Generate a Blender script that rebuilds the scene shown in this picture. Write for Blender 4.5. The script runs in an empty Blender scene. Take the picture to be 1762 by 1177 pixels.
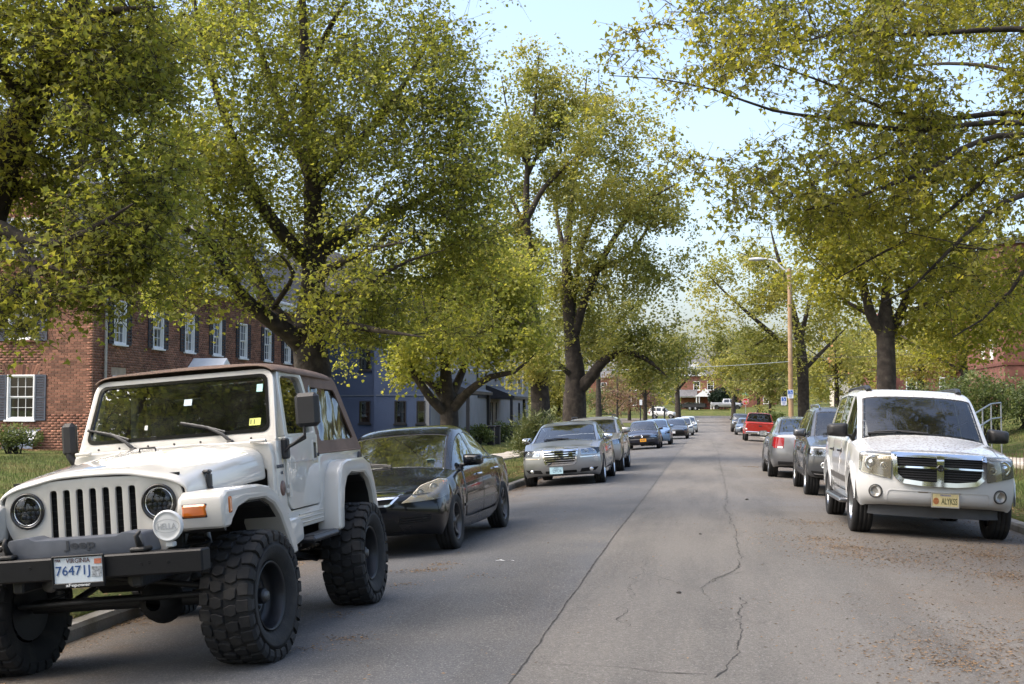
import bpy, bmesh, math, random
import numpy as np
from mathutils import Vector, Matrix, Euler, noise as mnoise
from mathutils.bvhtree import BVHTree
from mathutils.geometry import delaunay_2d_cdt

S = bpy.context.scene
COL = S.collection
R = math.radians

# ---------------------------------------------------------------- camera
YAW, FPX, PW, PH = R(8.78), 2150.0, 1762.0, 1177.0
PITCH = math.atan(118.0 / FPX)
CAMZ = 1.6
cam_d = bpy.data.cameras.new('camera'); cam = bpy.data.objects.new('camera', cam_d); COL.objects.link(cam)
cam.location = (0, 0, CAMZ)
cam.rotation_euler = Euler((math.pi / 2 + PITCH, 0, YAW), 'XYZ')
cam_d.sensor_width = 36; cam_d.lens = 36 * FPX / PW
cam_d.clip_start = 0.1; cam_d.clip_end = 2500
S.camera = cam

# ---------------------------------------------------------------- sky, sun, exposure
SUN_EL, SUN_AZ = R(54), R(-112)          # azimuth from +Y, clockwise positive
w = bpy.data.worlds.new('World'); S.world = w; w.use_nodes = True
nt = w.node_tree; nt.nodes.clear()
sky = nt.nodes.new('ShaderNodeTexSky'); sky.sky_type = 'NISHITA'; sky.sun_disc = False
sky.sun_elevation = SUN_EL; sky.sun_rotation = SUN_AZ
sky.air_density = 1.0; sky.dust_density = 5.0; sky.ozone_density = 1.0
bg = nt.nodes.new('ShaderNodeBackground'); bg.inputs['Strength'].default_value = 0.15
wo = nt.nodes.new('ShaderNodeOutputWorld')
nt.links.new(sky.outputs[0], bg.inputs['Color']); nt.links.new(bg.outputs[0], wo.inputs['Surface'])
sl = bpy.data.lights.new('sun', 'SUN'); sl.energy = 1.1; sl.angle = R(65); sl.color = (1.0, .935, .83)
sun = bpy.data.objects.new('sun', sl); COL.objects.link(sun)
sd = Vector((math.sin(SUN_AZ) * math.cos(SUN_EL), math.cos(SUN_AZ) * math.cos(SUN_EL), math.sin(SUN_EL)))
sun.rotation_euler = (-sd).to_track_quat('-Z', 'Y').to_euler()
S.view_settings.view_transform = 'Standard'; S.view_settings.look = 'None'
S.view_settings.gamma = 1.0; S.view_settings.use_curve_mapping = False
S.view_settings.exposure = 1.57
S.cycles.use_denoising = True
S.cycles.max_bounces = 7; S.cycles.diffuse_bounces = 3; S.cycles.glossy_bounces = 3
S.cycles.transparent_max_bounces = 8; S.cycles.transmission_bounces = 3
S.cycles.sample_clamp_indirect = 6.0
S.cycles.caustics_reflective = False; S.cycles.caustics_refractive = False

def at(px, py, d):
    """world point seen at photo pixel px,py at distance d along the camera's axis (ground plan)"""
    cx = (px - PW / 2) / FPX; cy = (PH / 2 - py) / FPX
    fw = math.cos(PITCH) - cy * math.sin(PITCH); up = math.sin(PITCH) + cy * math.cos(PITCH)
    k = d / fw
    xr = cx * k
    return Vector((xr * math.cos(YAW) - d * math.sin(YAW), xr * math.sin(YAW) + d * math.cos(YAW), CAMZ + up * k))
def gp(px, py, z=0.0):
    """ground point of height z seen at pixel"""
    v = at(px, py, 1.0); t = (z - CAMZ) / (v.z - CAMZ)
    return Vector((v.x * t, v.y * t, z))

# ---------------------------------------------------------------- materials
MATS = {}
def nodes_of(m):
    m.use_nodes = True; return m.node_tree.nodes, m.node_tree.links
def mat(name, col, rough=.6, metal=0.0, var=.12, vscale=6.0, bump=0.0, bscale=40.0, coat=0.0, spec=.5, per_island=0.0,
        transl=0.0, col2=None, c2scale=2.0, c2lo=.45, c2hi=.62, emis=0.0, obj_rand=0.0, ior=None, coords='Object'):
    if name in MATS: return MATS[name]
    m = bpy.data.materials.new(name); N, L = nodes_of(m)
    b = N['Principled BSDF']; out = N['Material Output']
    tc = N.new('ShaderNodeTexCoord')
    base = N.new('ShaderNodeRGB'); base.outputs[0].default_value = (*col, 1)
    cur = base.outputs[0]
    if col2:
        nz = N.new('ShaderNodeTexNoise'); nz.inputs['Scale'].default_value = c2scale; nz.inputs['Detail'].default_value = 6
        L.new(tc.outputs[coords], nz.inputs['Vector'])
        mr = N.new('ShaderNodeMapRange'); mr.inputs[1].default_value = c2lo; mr.inputs[2].default_value = c2hi
        L.new(nz.outputs[0], mr.inputs[0])
        mx = N.new('ShaderNodeMix'); mx.data_type = 'RGBA'; L.new(mr.outputs[0], mx.inputs[0])
        L.new(cur, mx.inputs[6]); mx.inputs[7].default_value = (*col2, 1); cur = mx.outputs[2]
    if var > 0:
        nz = N.new('ShaderNodeTexNoise'); nz.inputs['Scale'].default_value = vscale; nz.inputs['Detail'].default_value = 5
        L.new(tc.outputs[coords], nz.inputs['Vector'])
        val = nz.outputs[0]
        if per_island > 0 or obj_rand > 0:
            ad = N.new('ShaderNodeMath'); ad.operation = 'ADD'
            g = N.new('ShaderNodeNewGeometry'); oi = N.new('ShaderNodeObjectInfo')
            a2 = N.new('ShaderNodeMath'); a2.operation = 'ADD'
            L.new(g.outputs['Random Per Island'], a2.inputs[0]); L.new(oi.outputs['Random'], a2.inputs[1])
            fr = N.new('ShaderNodeMath'); fr.operation = 'FRACT'; L.new(a2.outputs[0], fr.inputs[0])
            ml = N.new('ShaderNodeMath'); ml.operation = 'MULTIPLY_ADD'; L.new(fr.outputs[0], ml.inputs[0])
            k = max(per_island, obj_rand); ml.inputs[1].default_value = k; ml.inputs[2].default_value = -k / 2
            L.new(val, ad.inputs[0]); L.new(ml.outputs[0], ad.inputs[1]); val = ad.outputs[0]
        mr = N.new('ShaderNodeMapRange'); mr.inputs[1].default_value = .25; mr.inputs[2].default_value = .75
        mr.inputs[3].default_value = 1 - var; mr.inputs[4].default_value = 1 + var; mr.clamp = False
        L.new(val, mr.inputs[0])
        hs = N.new('ShaderNodeHueSaturation'); L.new(cur, hs.inputs['Color']); L.new(mr.outputs[0], hs.inputs['Value']); cur = hs.outputs[0]
    L.new(cur, b.inputs['Base Color'])
    b.inputs['Roughness'].default_value = rough; b.inputs['Metallic'].default_value = metal
    b.inputs['Specular IOR Level'].default_value = spec
    if coat: b.inputs['Coat Weight'].default_value = coat; b.inputs['Coat Roughness'].default_value = .04
    if bump:
        nz = N.new('ShaderNodeTexNoise'); nz.inputs['Scale'].default_value = bscale; nz.inputs['Detail'].default_value = 4
        L.new(tc.outputs[coords], nz.inputs['Vector'])
        bp = N.new('ShaderNodeBump'); bp.inputs['Strength'].default_value = bump; bp.inputs['Distance'].default_value = .02
        L.new(nz.outputs[0], bp.inputs['Height']); L.new(bp.outputs[0], b.inputs['Normal'])
    if transl:
        tr = N.new('ShaderNodeBsdfTranslucent'); L.new(cur, tr.inputs['Color'])
        ms = N.new('ShaderNodeMixShader'); ms.inputs[0].default_value = transl
        L.new(b.outputs[0], ms.inputs[1]); L.new(tr.outputs[0], ms.inputs[2]); L.new(ms.outputs[0], out.inputs['Surface'])
    if emis: 
        L.new(cur, b.inputs['Emission Color']); b.inputs['Emission Strength'].default_value = emis
    MATS[name] = m; return m

def glass_mat(name, tint=(.35, .38, .38), refl=1.0, rough=.0, fog=0.0):
    if name in MATS: return MATS[name]
    m = bpy.data.materials.new(name); N, L = nodes_of(m)
    out = N['Material Output']; N.remove(N['Principled BSDF'])
    fr = N.new('ShaderNodeFresnel'); fr.inputs['IOR'].default_value = 1.55
    mul = N.new('ShaderNodeMath'); mul.operation = 'MULTIPLY'; mul.inputs[1].default_value = refl; mul.use_clamp = True
    L.new(fr.outputs[0], mul.inputs[0])
    tr = N.new('ShaderNodeBsdfTransparent'); tr.inputs['Color'].default_value = (*tint, 1)
    gl = N.new('ShaderNodeBsdfGlossy'); gl.inputs['Roughness'].default_value = rough; gl.inputs['Color'].default_value = (.93, .97, 1, 1)
    ms = N.new('ShaderNodeMixShader'); L.new(mul.outputs[0], ms.inputs[0]); L.new(tr.outputs[0], ms.inputs[1]); L.new(gl.outputs[0], ms.inputs[2])
    last = ms.outputs[0]
    # a thin film of dust
    tc = N.new('ShaderNodeTexCoord'); nz = N.new('ShaderNodeTexNoise'); nz.inputs['Scale'].default_value = 5; nz.inputs['Detail'].default_value = 6
    L.new(tc.outputs['Object'], nz.inputs['Vector'])
    mr = N.new('ShaderNodeMapRange'); mr.inputs[1].default_value = .4; mr.inputs[2].default_value = .8; mr.inputs[3].default_value = .004 + fog; mr.inputs[4].default_value = .03 + fog
    L.new(nz.outputs[0], mr.inputs[0])
    df = N.new('ShaderNodeBsdfDiffuse'); df.inputs['Color'].default_value = (.5, .49, .45, 1)
    m2 = N.new('ShaderNodeMixShader'); L.new(mr.outputs[0], m2.inputs[0]); L.new(last, m2.inputs[1]); L.new(df.outputs[0], m2.inputs[2])
    L.new(m2.outputs[0], out.inputs['Surface'])
    MATS[name] = m; return m

def paint_mat(name, col, metal=0.0, rough=.35, coat=1.0, dirt=(.33, .30, .25), dirt_amt=.10, spots=0.0):
    """car paint: clear coat over colour, road dust, optional leaf litter speckle"""
    if name in MATS: return MATS[name]
    m = bpy.data.materials.new(name); N, L = nodes_of(m); b = N['Principled BSDF']
    tc = N.new('ShaderNodeTexCoord')
    nz = N.new('ShaderNodeTexNoise'); nz.inputs['Scale'].default_value = 3.2; nz.inputs['Detail'].default_value = 8; nz.inputs['Roughness'].default_value = .65
    L.new(tc.outputs['Object'], nz.inputs['Vector'])
    mr = N.new('ShaderNodeMapRange'); mr.inputs[1].default_value = .42; mr.inputs[2].default_value = .75; mr.inputs[3].default_value = dirt_amt * .25; mr.inputs[4].default_value = dirt_amt * 1.6
    L.new(nz.outputs[0], mr.inputs[0])
    mx = N.new('ShaderNodeMix'); mx.data_type = 'RGBA'; mx.inputs[6].default_value = (*col, 1); mx.inputs[7].default_value = (*dirt, 1)
    L.new(mr.outputs[0], mx.inputs[0]); cur = mx.outputs[2]
    if spots:
        vo = N.new('ShaderNodeTexNoise'); vo.inputs['Scale'].default_value = 30; vo.inputs['Detail'].default_value = 5
        L.new(tc.outputs['Object'], vo.inputs['Vector'])
        # litter lies on what faces up
        g = N.new('ShaderNodeNewGeometry'); sx = N.new('ShaderNodeSeparateXYZ'); L.new(g.outputs['Normal'], sx.inputs[0])
        up = N.new('ShaderNodeMapRange'); up.inputs[1].default_value = .55; up.inputs[2].default_value = .95; L.new(sx.outputs[2], up.inputs[0])
        vo2 = N.new('ShaderNodeMapRange'); vo2.inputs[1].default_value = .50; vo2.inputs[2].default_value = .64; L.new(vo.outputs[0], vo2.inputs[0])
        mu = N.new('ShaderNodeMath'); mu.operation = 'MULTIPLY'; L.new(up.outputs[0], mu.inputs[0]); L.new(vo2.outputs[0], mu.inputs[1])
        mu2 = N.new('ShaderNodeMath'); mu2.operation = 'MULTIPLY'; mu2.inputs[1].default_value = spots; L.new(mu.outputs[0], mu2.inputs[0])
        m3 = N.new('ShaderNodeMix'); m3.data_type = 'RGBA'; L.new(mu2.outputs[0], m3.inputs[0]); L.new(cur, m3.inputs[6]); m3.inputs[7].default_value = (.20, .16, .105, 1)
        cur = m3.outputs[2]
    L.new(cur, b.inputs['Base Color']); b.inputs['Metallic'].default_value = metal; b.inputs['Roughness'].default_value = rough
    b.inputs['Coat Weight'].default_value = coat; b.inputs['Coat Roughness'].default_value = .035; b.inputs['Specular IOR Level'].default_value = .15
    ra = N.new('ShaderNodeMapRange'); ra.inputs[1].default_value = .3; ra.inputs[2].default_value = .8; ra.inputs[3].default_value = rough * .85; ra.inputs[4].default_value = min(1, rough * 1.5)
    L.new(nz.outputs[0], ra.inputs[0]); L.new(ra.outputs[0], b.inputs['Roughness'])
    MATS[name] = m; return m

# ---------------------------------------------------------------- objects
def tag(o, label=None, cat=None, group=None, kind=None):
    if label: o['label'] = label
    if cat: o['category'] = cat
    if group: o['group'] = group
    if kind: o['kind'] = kind
    return o
def empty(name, loc=(0, 0, 0), rz=0.0, parent=None):
    o = bpy.data.objects.new(name, None); COL.objects.link(o); o.empty_display_size = .1
    o.location = loc; o.rotation_euler = (0, 0, rz)
    if parent: o.parent = parent
    return o
def link(name, me, m=None, parent=None, loc=None, rot=None):
    o = bpy.data.objects.new(name, me); COL.objects.link(o)
    if m is not None and len(me.materials) == 0: me.materials.append(m)
    if parent: o.parent = parent
    if loc is not None: o.location = loc
    if rot is not None: o.rotation_euler = rot
    return o
def copy_tree(o, parent=None):
    c = o.copy(); COL.objects.link(c); c.parent = parent
    for ch in list(o.children): copy_tree(ch, c)
    return c
def np_mesh(name, V, F=None, smooth=False, tri=None):
    """fast mesh from numpy: V (n,3); tri (m,3) triangles"""
    me = bpy.data.meshes.new(name)
    V = np.asarray(V, dtype=np.float32); me.vertices.add(len(V)); me.vertices.foreach_set('co', V.ravel())
    F = np.asarray(tri if tri is not None else F, dtype=np.int32); k = F.shape[1]
    me.loops.add(F.size); me.loops.foreach_set('vertex_index', F.ravel())
    me.polygons.add(len(F)); me.polygons.foreach_set('loop_start', np.arange(0, F.size, k, dtype=np.int32))
    me.polygons.foreach_set('loop_total', np.full(len(F), k, dtype=np.int32))
    if smooth: me.polygons.foreach_set('use_smooth', np.ones(len(F), dtype=bool))
    me.update(calc_edges=True); return me

class MB:
    """collects shapes into one mesh"""
    def __init__(s): s.v = []; s.f = []; s.sm = []
    def add(s, verts, faces, M=None, smooth=False):
        k = len(s.v)
        s.v += [tuple(M @ Vector(p)) for p in verts] if M is not None else [tuple(p) for p in verts]
        s.f += [tuple(i + k for i in f) for f in faces]; s.sm += [smooth] * len(faces); return s
    def box(s, c, d, M=None, b=0.0, rot=None):
        if rot is not None:
            M2 = Matrix.Translation(c) @ Euler(rot).to_matrix().to_4x4(); M = M @ M2 if M is not None else M2; c = (0, 0, 0)
        hx, hy, hz = d[0] / 2, d[1] / 2, d[2] / 2
        if b <= 0:
            vs = [(c[0] + i * hx, c[1] + j * hy, c[2] + k * hz) for i in (-1, 1) for j in (-1, 1) for k in (-1, 1)]
            return s.add(vs, [(0, 1, 3, 2), (4, 6, 7, 5), (0, 4, 5, 1), (2, 3, 7, 6), (0, 2, 6, 4), (1, 5, 7, 3)], M)
        b = min(b, hx * .95, hy * .95, hz * .95)
        vs = []; idx = {}
        for i in (-1, 1):
            for j in (-1, 1):
                for k in (-1, 1):
                    for a in range(3):
                        h = [hx - b, hy - b, hz - b]; h[a] += b
                        idx[i, j, k, a] = len(vs); vs.append((c[0] + i * h[0], c[1] + j * h[1], c[2] + k * h[2]))
        fs = []
        for a in range(3):
            u, w_ = (a + 1) % 3, (a + 2) % 3
            for sg in (-1, 1):
                q = []
                for (p, r) in ((-1, -1), (1, -1), (1, 1), (-1, 1)):
                    t = [0, 0, 0]; t[a] = sg; t[u] = p; t[w_] = r; q.append(idx[t[0], t[1], t[2], a])
                fs.append(q if sg > 0 else q[::-1])
            for p in (-1, 1):
                for r in (-1, 1):      # edges along axis a
                    t0 = [0, 0, 0]; t0[a] = -1; t0[u] = p; t0[w_] = r; t1 = list(t0); t1[a] = 1
                    q = [idx[t0[0], t0[1], t0[2], u], idx[t1[0], t1[1], t1[2], u], idx[t1[0], t1[1], t1[2], w_], idx[t0[0], t0[1], t0[2], w_]]
                    fs.append(q if p * r < 0 else q[::-1])
        for i in (-1, 1):
            for j in (-1, 1):
                for k in (-1, 1):
                    q = [idx[i, j, k, 0], idx[i, j, k, 1], idx[i, j, k, 2]]; fs.append(q if i * j * k > 0 else q[::-1])
        return s.add(vs, fs, M)
    def tube(s, pts, r, n=8, M=None, cap=True, smooth=True):
        pts = [Vector(p) for p in pts]; rr = r if hasattr(r, '__len__') else [r] * len(pts)
        vs = []; fs = []; prev = None
        for i, p in enumerate(pts):
            t = (pts[min(i + 1, len(pts) - 1)] - pts[max(i - 1, 0)]).normalized()
            if prev is None: a = t.orthogonal().normalized()
            else: a = (prev - t * prev.dot(t)).normalized()
            prev = a; bb = t.cross(a)
            for k in range(n):
                an = 2 * math.pi * k / n; vs.append(p + (a * math.cos(an) + bb * math.sin(an)) * rr[i])
        for i in range(len(pts) - 1):
            for k in range(n):
                k2 = (k + 1) % n; fs.append((i * n + k, i * n + k2, (i + 1) * n + k2, (i + 1) * n + k))
        s.add(vs, fs, M, smooth)
        if cap:
            s.add(vs[:n], [tuple(range(n))[::-1]], M); s.add(vs[-n:], [tuple(range(n))], M)
        return s
    def lathe(s, prof, n=32, axis='x', M=None, smooth=True, a0=0.0, a1=2 * math.pi):
        """prof: list of (r, t): radius and position along axis"""
        full = abs(a1 - a0 - 2 * math.pi) < 1e-6; m = n if full else n + 1
        vs = []
        for (r, t) in prof:
            for k in range(m):
                a = a0 + (a1 - a0) * k / n; c_, s_ = r * math.cos(a), r * math.sin(a)
                vs.append({'x': (t, c_, s_), 'y': (s_, t, c_), 'z': (c_, s_, t)}[axis])
        fs = []
        for i in range(len(prof) - 1):
            for k in range(n):
                k2 = (k + 1) % m; fs.append((i * m + k, i * m + k2, (i + 1) * m + k2, (i + 1) * m + k))
        return s.add(vs, fs, M, smooth)
    def prism(s, poly, t0, t1, plane='xz', M=None, b=0.0):
        """extrude a polygon given in a plane ('xz': along y, 'yz': along x, 'xy': along z)"""
        def P(u, v, t): return {'xz': (u, t, v), 'yz': (t, u, v), 'xy': (u, v, t)}[plane]
        n = len(poly)
        if b > 0:
            cx = sum(p[0] for p in poly) / n; cy = sum(p[1] for p in poly) / n
            def ins(k):
                out = []
                for i in range(n):
                    p0, p1, p2 = Vector(poly[i - 1]), Vector(poly[i]), Vector(poly[(i + 1) % n])
                    e1 = (p1 - p0).normalized(); e2 = (p2 - p1).normalized(); n1 = Vector((-e1.y, e1.x)); n2 = Vector((-e2.y, e2.x))
                    m_ = (n1 + n2); L_ = m_.length
                    m_ = m_ / L_ if L_ > 1e-6 else n1
                    out.append(p1 + m_ * k / max(.4, m_.dot(n1)))
                return out
            area = sum(poly[i - 1][0] * poly[i][1] - poly[i][0] * poly[i - 1][1] for i in range(n))
            small = ins(b if area > 0 else -b)
            rings = [(small, t0), (poly, t0 + b * (1 if t1 > t0 else -1)), (poly, t1 - b * (1 if t1 > t0 else -1)), (small, t1)]
        else: rings = [(poly, t0), (poly, t1)]
        vs = [P(p[0], p[1], t) for ring, t in rings for p in ring]; fs = []
        for j in range(len(rings) - 1):
            for i in range(n): fs.append((j * n + i, j * n + (i + 1) % n, (j + 1) * n + (i + 1) % n, (j + 1) * n + i))
        fs.append(tuple(range(n))[::-1]); fs.append(tuple(range((len(rings) - 1) * n, len(rings) * n)))
        return s.add(vs, fs, M)
    def mesh(s, name, fixn=True):
        me = bpy.data.meshes.new(name); me.from_pydata(s.v, [], s.f)
        me.polygons.foreach_set('use_smooth', s.sm)
        if fixn:
            bm = bmesh.new(); bm.from_mesh(me); bmesh.ops.recalc_face_normals(bm, faces=bm.faces); bm.to_mesh(me); bm.free()
        me.update(); return me
    def build(s, name, m, parent=None, loc=None, rot=None, fixn=True):
        return link(name, s.mesh(name, fixn), m, parent, loc, rot)

def text_mesh(txt, size, depth=.0015, bold=0.0, shear=0.0, spacing=1.0, align='CENTER'):
    cu = bpy.data.curves.new('lettering', 'FONT'); cu.body = txt; cu.size = size; cu.extrude = depth; cu.offset = bold
    cu.align_x = align; cu.align_y = 'CENTER'; cu.shear = shear; cu.space_character = spacing; cu.resolution_u = 3
    o = bpy.data.objects.new('t', cu); COL.objects.link(o)
    dg = bpy.context.evaluated_depsgraph_get(); me = bpy.data.meshes.new_from_object(o.evaluated_get(dg))
    bpy.data.objects.remove(o); return me
def text_fit(txt, w, h, **k):
    me = text_mesh(txt, 1.0, **k)
    n = len(me.vertices); co = np.empty(n * 3, np.float32); me.vertices.foreach_get('co', co); co = co.reshape(-1, 3)
    lo, hi = co.min(0), co.max(0); d = hi - lo
    co[:, 0] = (co[:, 0] - (lo[0] + hi[0]) / 2) * w / d[0]; co[:, 1] = (co[:, 1] - (lo[1] + hi[1]) / 2) * h / d[1]; co[:, 2] *= .0012 / max(1e-6, abs(co[:, 2]).max())
    me.vertices.foreach_set('co', co.ravel()); me.update(); return me

# common materials
rubber = mat('rubber', (.012, .012, .0125), .82, var=.25, vscale=9, bump=.15, bscale=60, col2=(.040, .036, .031), c2scale=7, c2lo=.5, c2hi=.85)
black_plastic = mat('black_plastic', (.018, .018, .02), .5, var=.15, bump=.05, bscale=200)
gloss_black = mat('gloss_black', (.01, .01, .011), .12, var=.05, coat=.5)
dark_void = mat('dark_cavity', (.006, .006, .006), .9, var=.1)
under_m = mat('underbody', (.014, .013, .012), .85, var=.3, bump=.2)
chrome = mat('chrome', (.75, .76, .78), .09, 1.0, var=.05)
alloy = mat('alloy', (.42, .43, .45), .28, 1.0, var=.08)
alloy_bright = mat('polished_alloy', (.66, .67, .69), .18, 1.0, var=.08)
dark_alloy = mat('dark_alloy', (.035, .036, .04), .3, .6, var=.1)
steel_disc = mat('brake_disc', (.2, .19, .18), .4, 1.0, var=.2)
amber = mat('amber_lens', (.55, .13, .012), .15, var=.2, coat=.6)
red_lens = mat('red_lens', (.25, .006, .008), .14, var=.15, coat=.8)
lens_m = glass_mat('lamp_lens', (.86, .88, .9), 1.3)
haze_lens = glass_mat('hazed_lamp_lens', (.90, .86, .76), 1.2, fog=.14)
glass = glass_mat('car_glass', (.55, .60, .58), 1.5)
dark_glass = glass_mat('tinted_glass', (.10, .11, .11), 1.5)
interior = mat('cabin_lining', (.035, .035, .036), .8, var=.2)
seat_m = mat('seat_cloth', (.07, .07, .072), .85, var=.2, bump=.1)
seat_tan = mat('seat_tan', (.20, .19, .17), .8, var=.2)
plate_white = mat('plate_white', (.72, .73, .74), .35, var=.08)
plate_ink = mat('plate_ink', (.02, .05, .22), .4, var=.05)
white_paint = mat('white_gloss_trim', (.74, .74, .72), .45, var=.08, vscale=3)
concrete = mat('concrete', (.33, .31, .28), .9, var=.2, vscale=3, bump=.3, bscale=60, col2=(.22, .20, .17), c2scale=1.3)

def plate_holes(outer, holes, t0, t1, M=None, res=None):
    """flat plate (u,v) with holes, thickness along the third axis"""
    pts = [Vector(p) for p in outer]; ed = [(i, (i + 1) % len(outer)) for i in range(len(outer))]
    for h in holes:
        k = len(pts); pts += [Vector(p) for p in h]; ed += [(k + i, k + (i + 1) % len(h)) for i in range(len(h))]
    vs, es, fs, *_ = delaunay_2d_cdt(pts, ed, [], 1, 1e-6)
    def inside(p, poly):
        c = False; j = len(poly) - 1
        for i in range(len(poly)):
            if (poly[i][1] > p.y) != (poly[j][1] > p.y) and p.x < (poly[j][0] - poly[i][0]) * (p.y - poly[i][1]) / (poly[j][1] - poly[i][1]) + poly[i][0]: c = not c
            j = i
        return c
    keep = []
    for f in fs:
        c = (vs[f[0]] + vs[f[1]] + vs[f[2]]) / 3
        if inside(c, outer) and not any(inside(c, h) for h in holes): keep.append(tuple(f))
    n = len(vs); cnt = {}
    for f in keep:
        for i in range(3): cnt[(f[i], f[(i + 1) % 3])] = 1
    F_ = keep + [tuple(i + n for i in f[::-1]) for f in keep] + [(e[1], e[0], e[0] + n, e[1] + n) for e in cnt if (e[1], e[0]) not in cnt]
    return [(v.x, v.y, t1) for v in vs] + [(v.x, v.y, t0) for v in vs], F_
# ================================================================ ground heights
ZL = [(-60, .45), (-20, .2), (0, .05), (8, 0.0), (15, .02), (28, -.09), (65, -.33), (90, -.44), (120, -.42), (160, -.12), (205, .33), (213, .75), (224, 1.75), (240, 2.1), (300, 2.8), (700, 5)]
def zl(y):
    if y <= ZL[0][0]: return ZL[0][1]
    for a, b in zip(ZL, ZL[1:]):
        if a[0] <= y <= b[0]:
            t = (y - a[0]) / (b[0] - a[0]); t2 = t * t * (3 - 2 * t); t = t * .5 + t2 * .5; return a[1] + (b[1] - a[1]) * t
    return ZL[-1][1]
def kerb_l(y):
    t = min(1, max(0, (y - 13) / 14)); return -4.78 + .38 * t * t * (3 - 2 * t)
KERB_R = 4.25
def cross(x):
    u = x + .4; u = max(-4.5, min(4.8, u)); return .069 - (.012 if u < 0 else .007) * u * u
def road_z(x, y): return zl(y) + cross(x) * (1 if y < 120 else max(0, 1 - (y - 120) / 30))
def lerp_keys(keys, x):
    if x <= keys[0][0]: return keys[0][1]
    for a, b in zip(keys, keys[1:]):
        if a[0] <= x <= b[0]: t = (x - a[0]) / (b[0] - a[0]); return a[1] + (b[1] - a[1]) * t
    return keys[-1][1]
LEFT = [(0, -.02), (1.2, .03), (2.4, .08), (3.8, .10), (6, .22), (11, .48), (20, .6), (60, 1.0)]      # metres beyond the kerb -> height over road level
RIGHT = [(0, .07), (1.0, .12), (2.7, .42), (3.9, .45), (6.0, .95), (9.0, 1.65), (14, 2.4), (30, 3.2), (70, 4.0)]
def ground_z(x, y):
    kl = kerb_l(y); f = 1.0 if y < 95 else max(0.25, 1 - (y - 95) / 70)
    n = .035 * mnoise.noise(Vector((x * .35, y * .35, 0))) + .012 * mnoise.noise(Vector((x * 1.6, y * 1.6, 3)))
    if x < kl - .1: return zl(y) + lerp_keys(LEFT, kl - .1 - x) * f + n * min(1, (kl - x) / 2)
    if x > KERB_R + .15: return zl(y) + lerp_keys(RIGHT, x - KERB_R - .15) * f + n * min(1, (x - KERB_R) / 2)
    return road_z(x, y) - .25
# ================================================================ ground, road, kerbs, pavements
RNG = np.random.default_rng(11)
def grid_mesh(name, xs, ys, zf, m, kind='structure', smooth=True):
    nx, ny = len(xs), len(ys)
    xv = lambda x, y: x(y) if callable(x) else x
    V = np.array([(xv(x, y), y, zf(xv(x, y), y)) for y in ys for x in xs], dtype=np.float32)
    i, j = np.meshgrid(np.arange(ny - 1), np.arange(nx - 1), indexing='ij'); a = (i * nx + j).ravel()
    F = np.stack([a, a + 1, a + nx + 1, a + nx], 1)
    me = np_mesh(name, V, F, smooth=smooth); o = link(name, me, m); tag(o, kind=kind); return o

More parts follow.
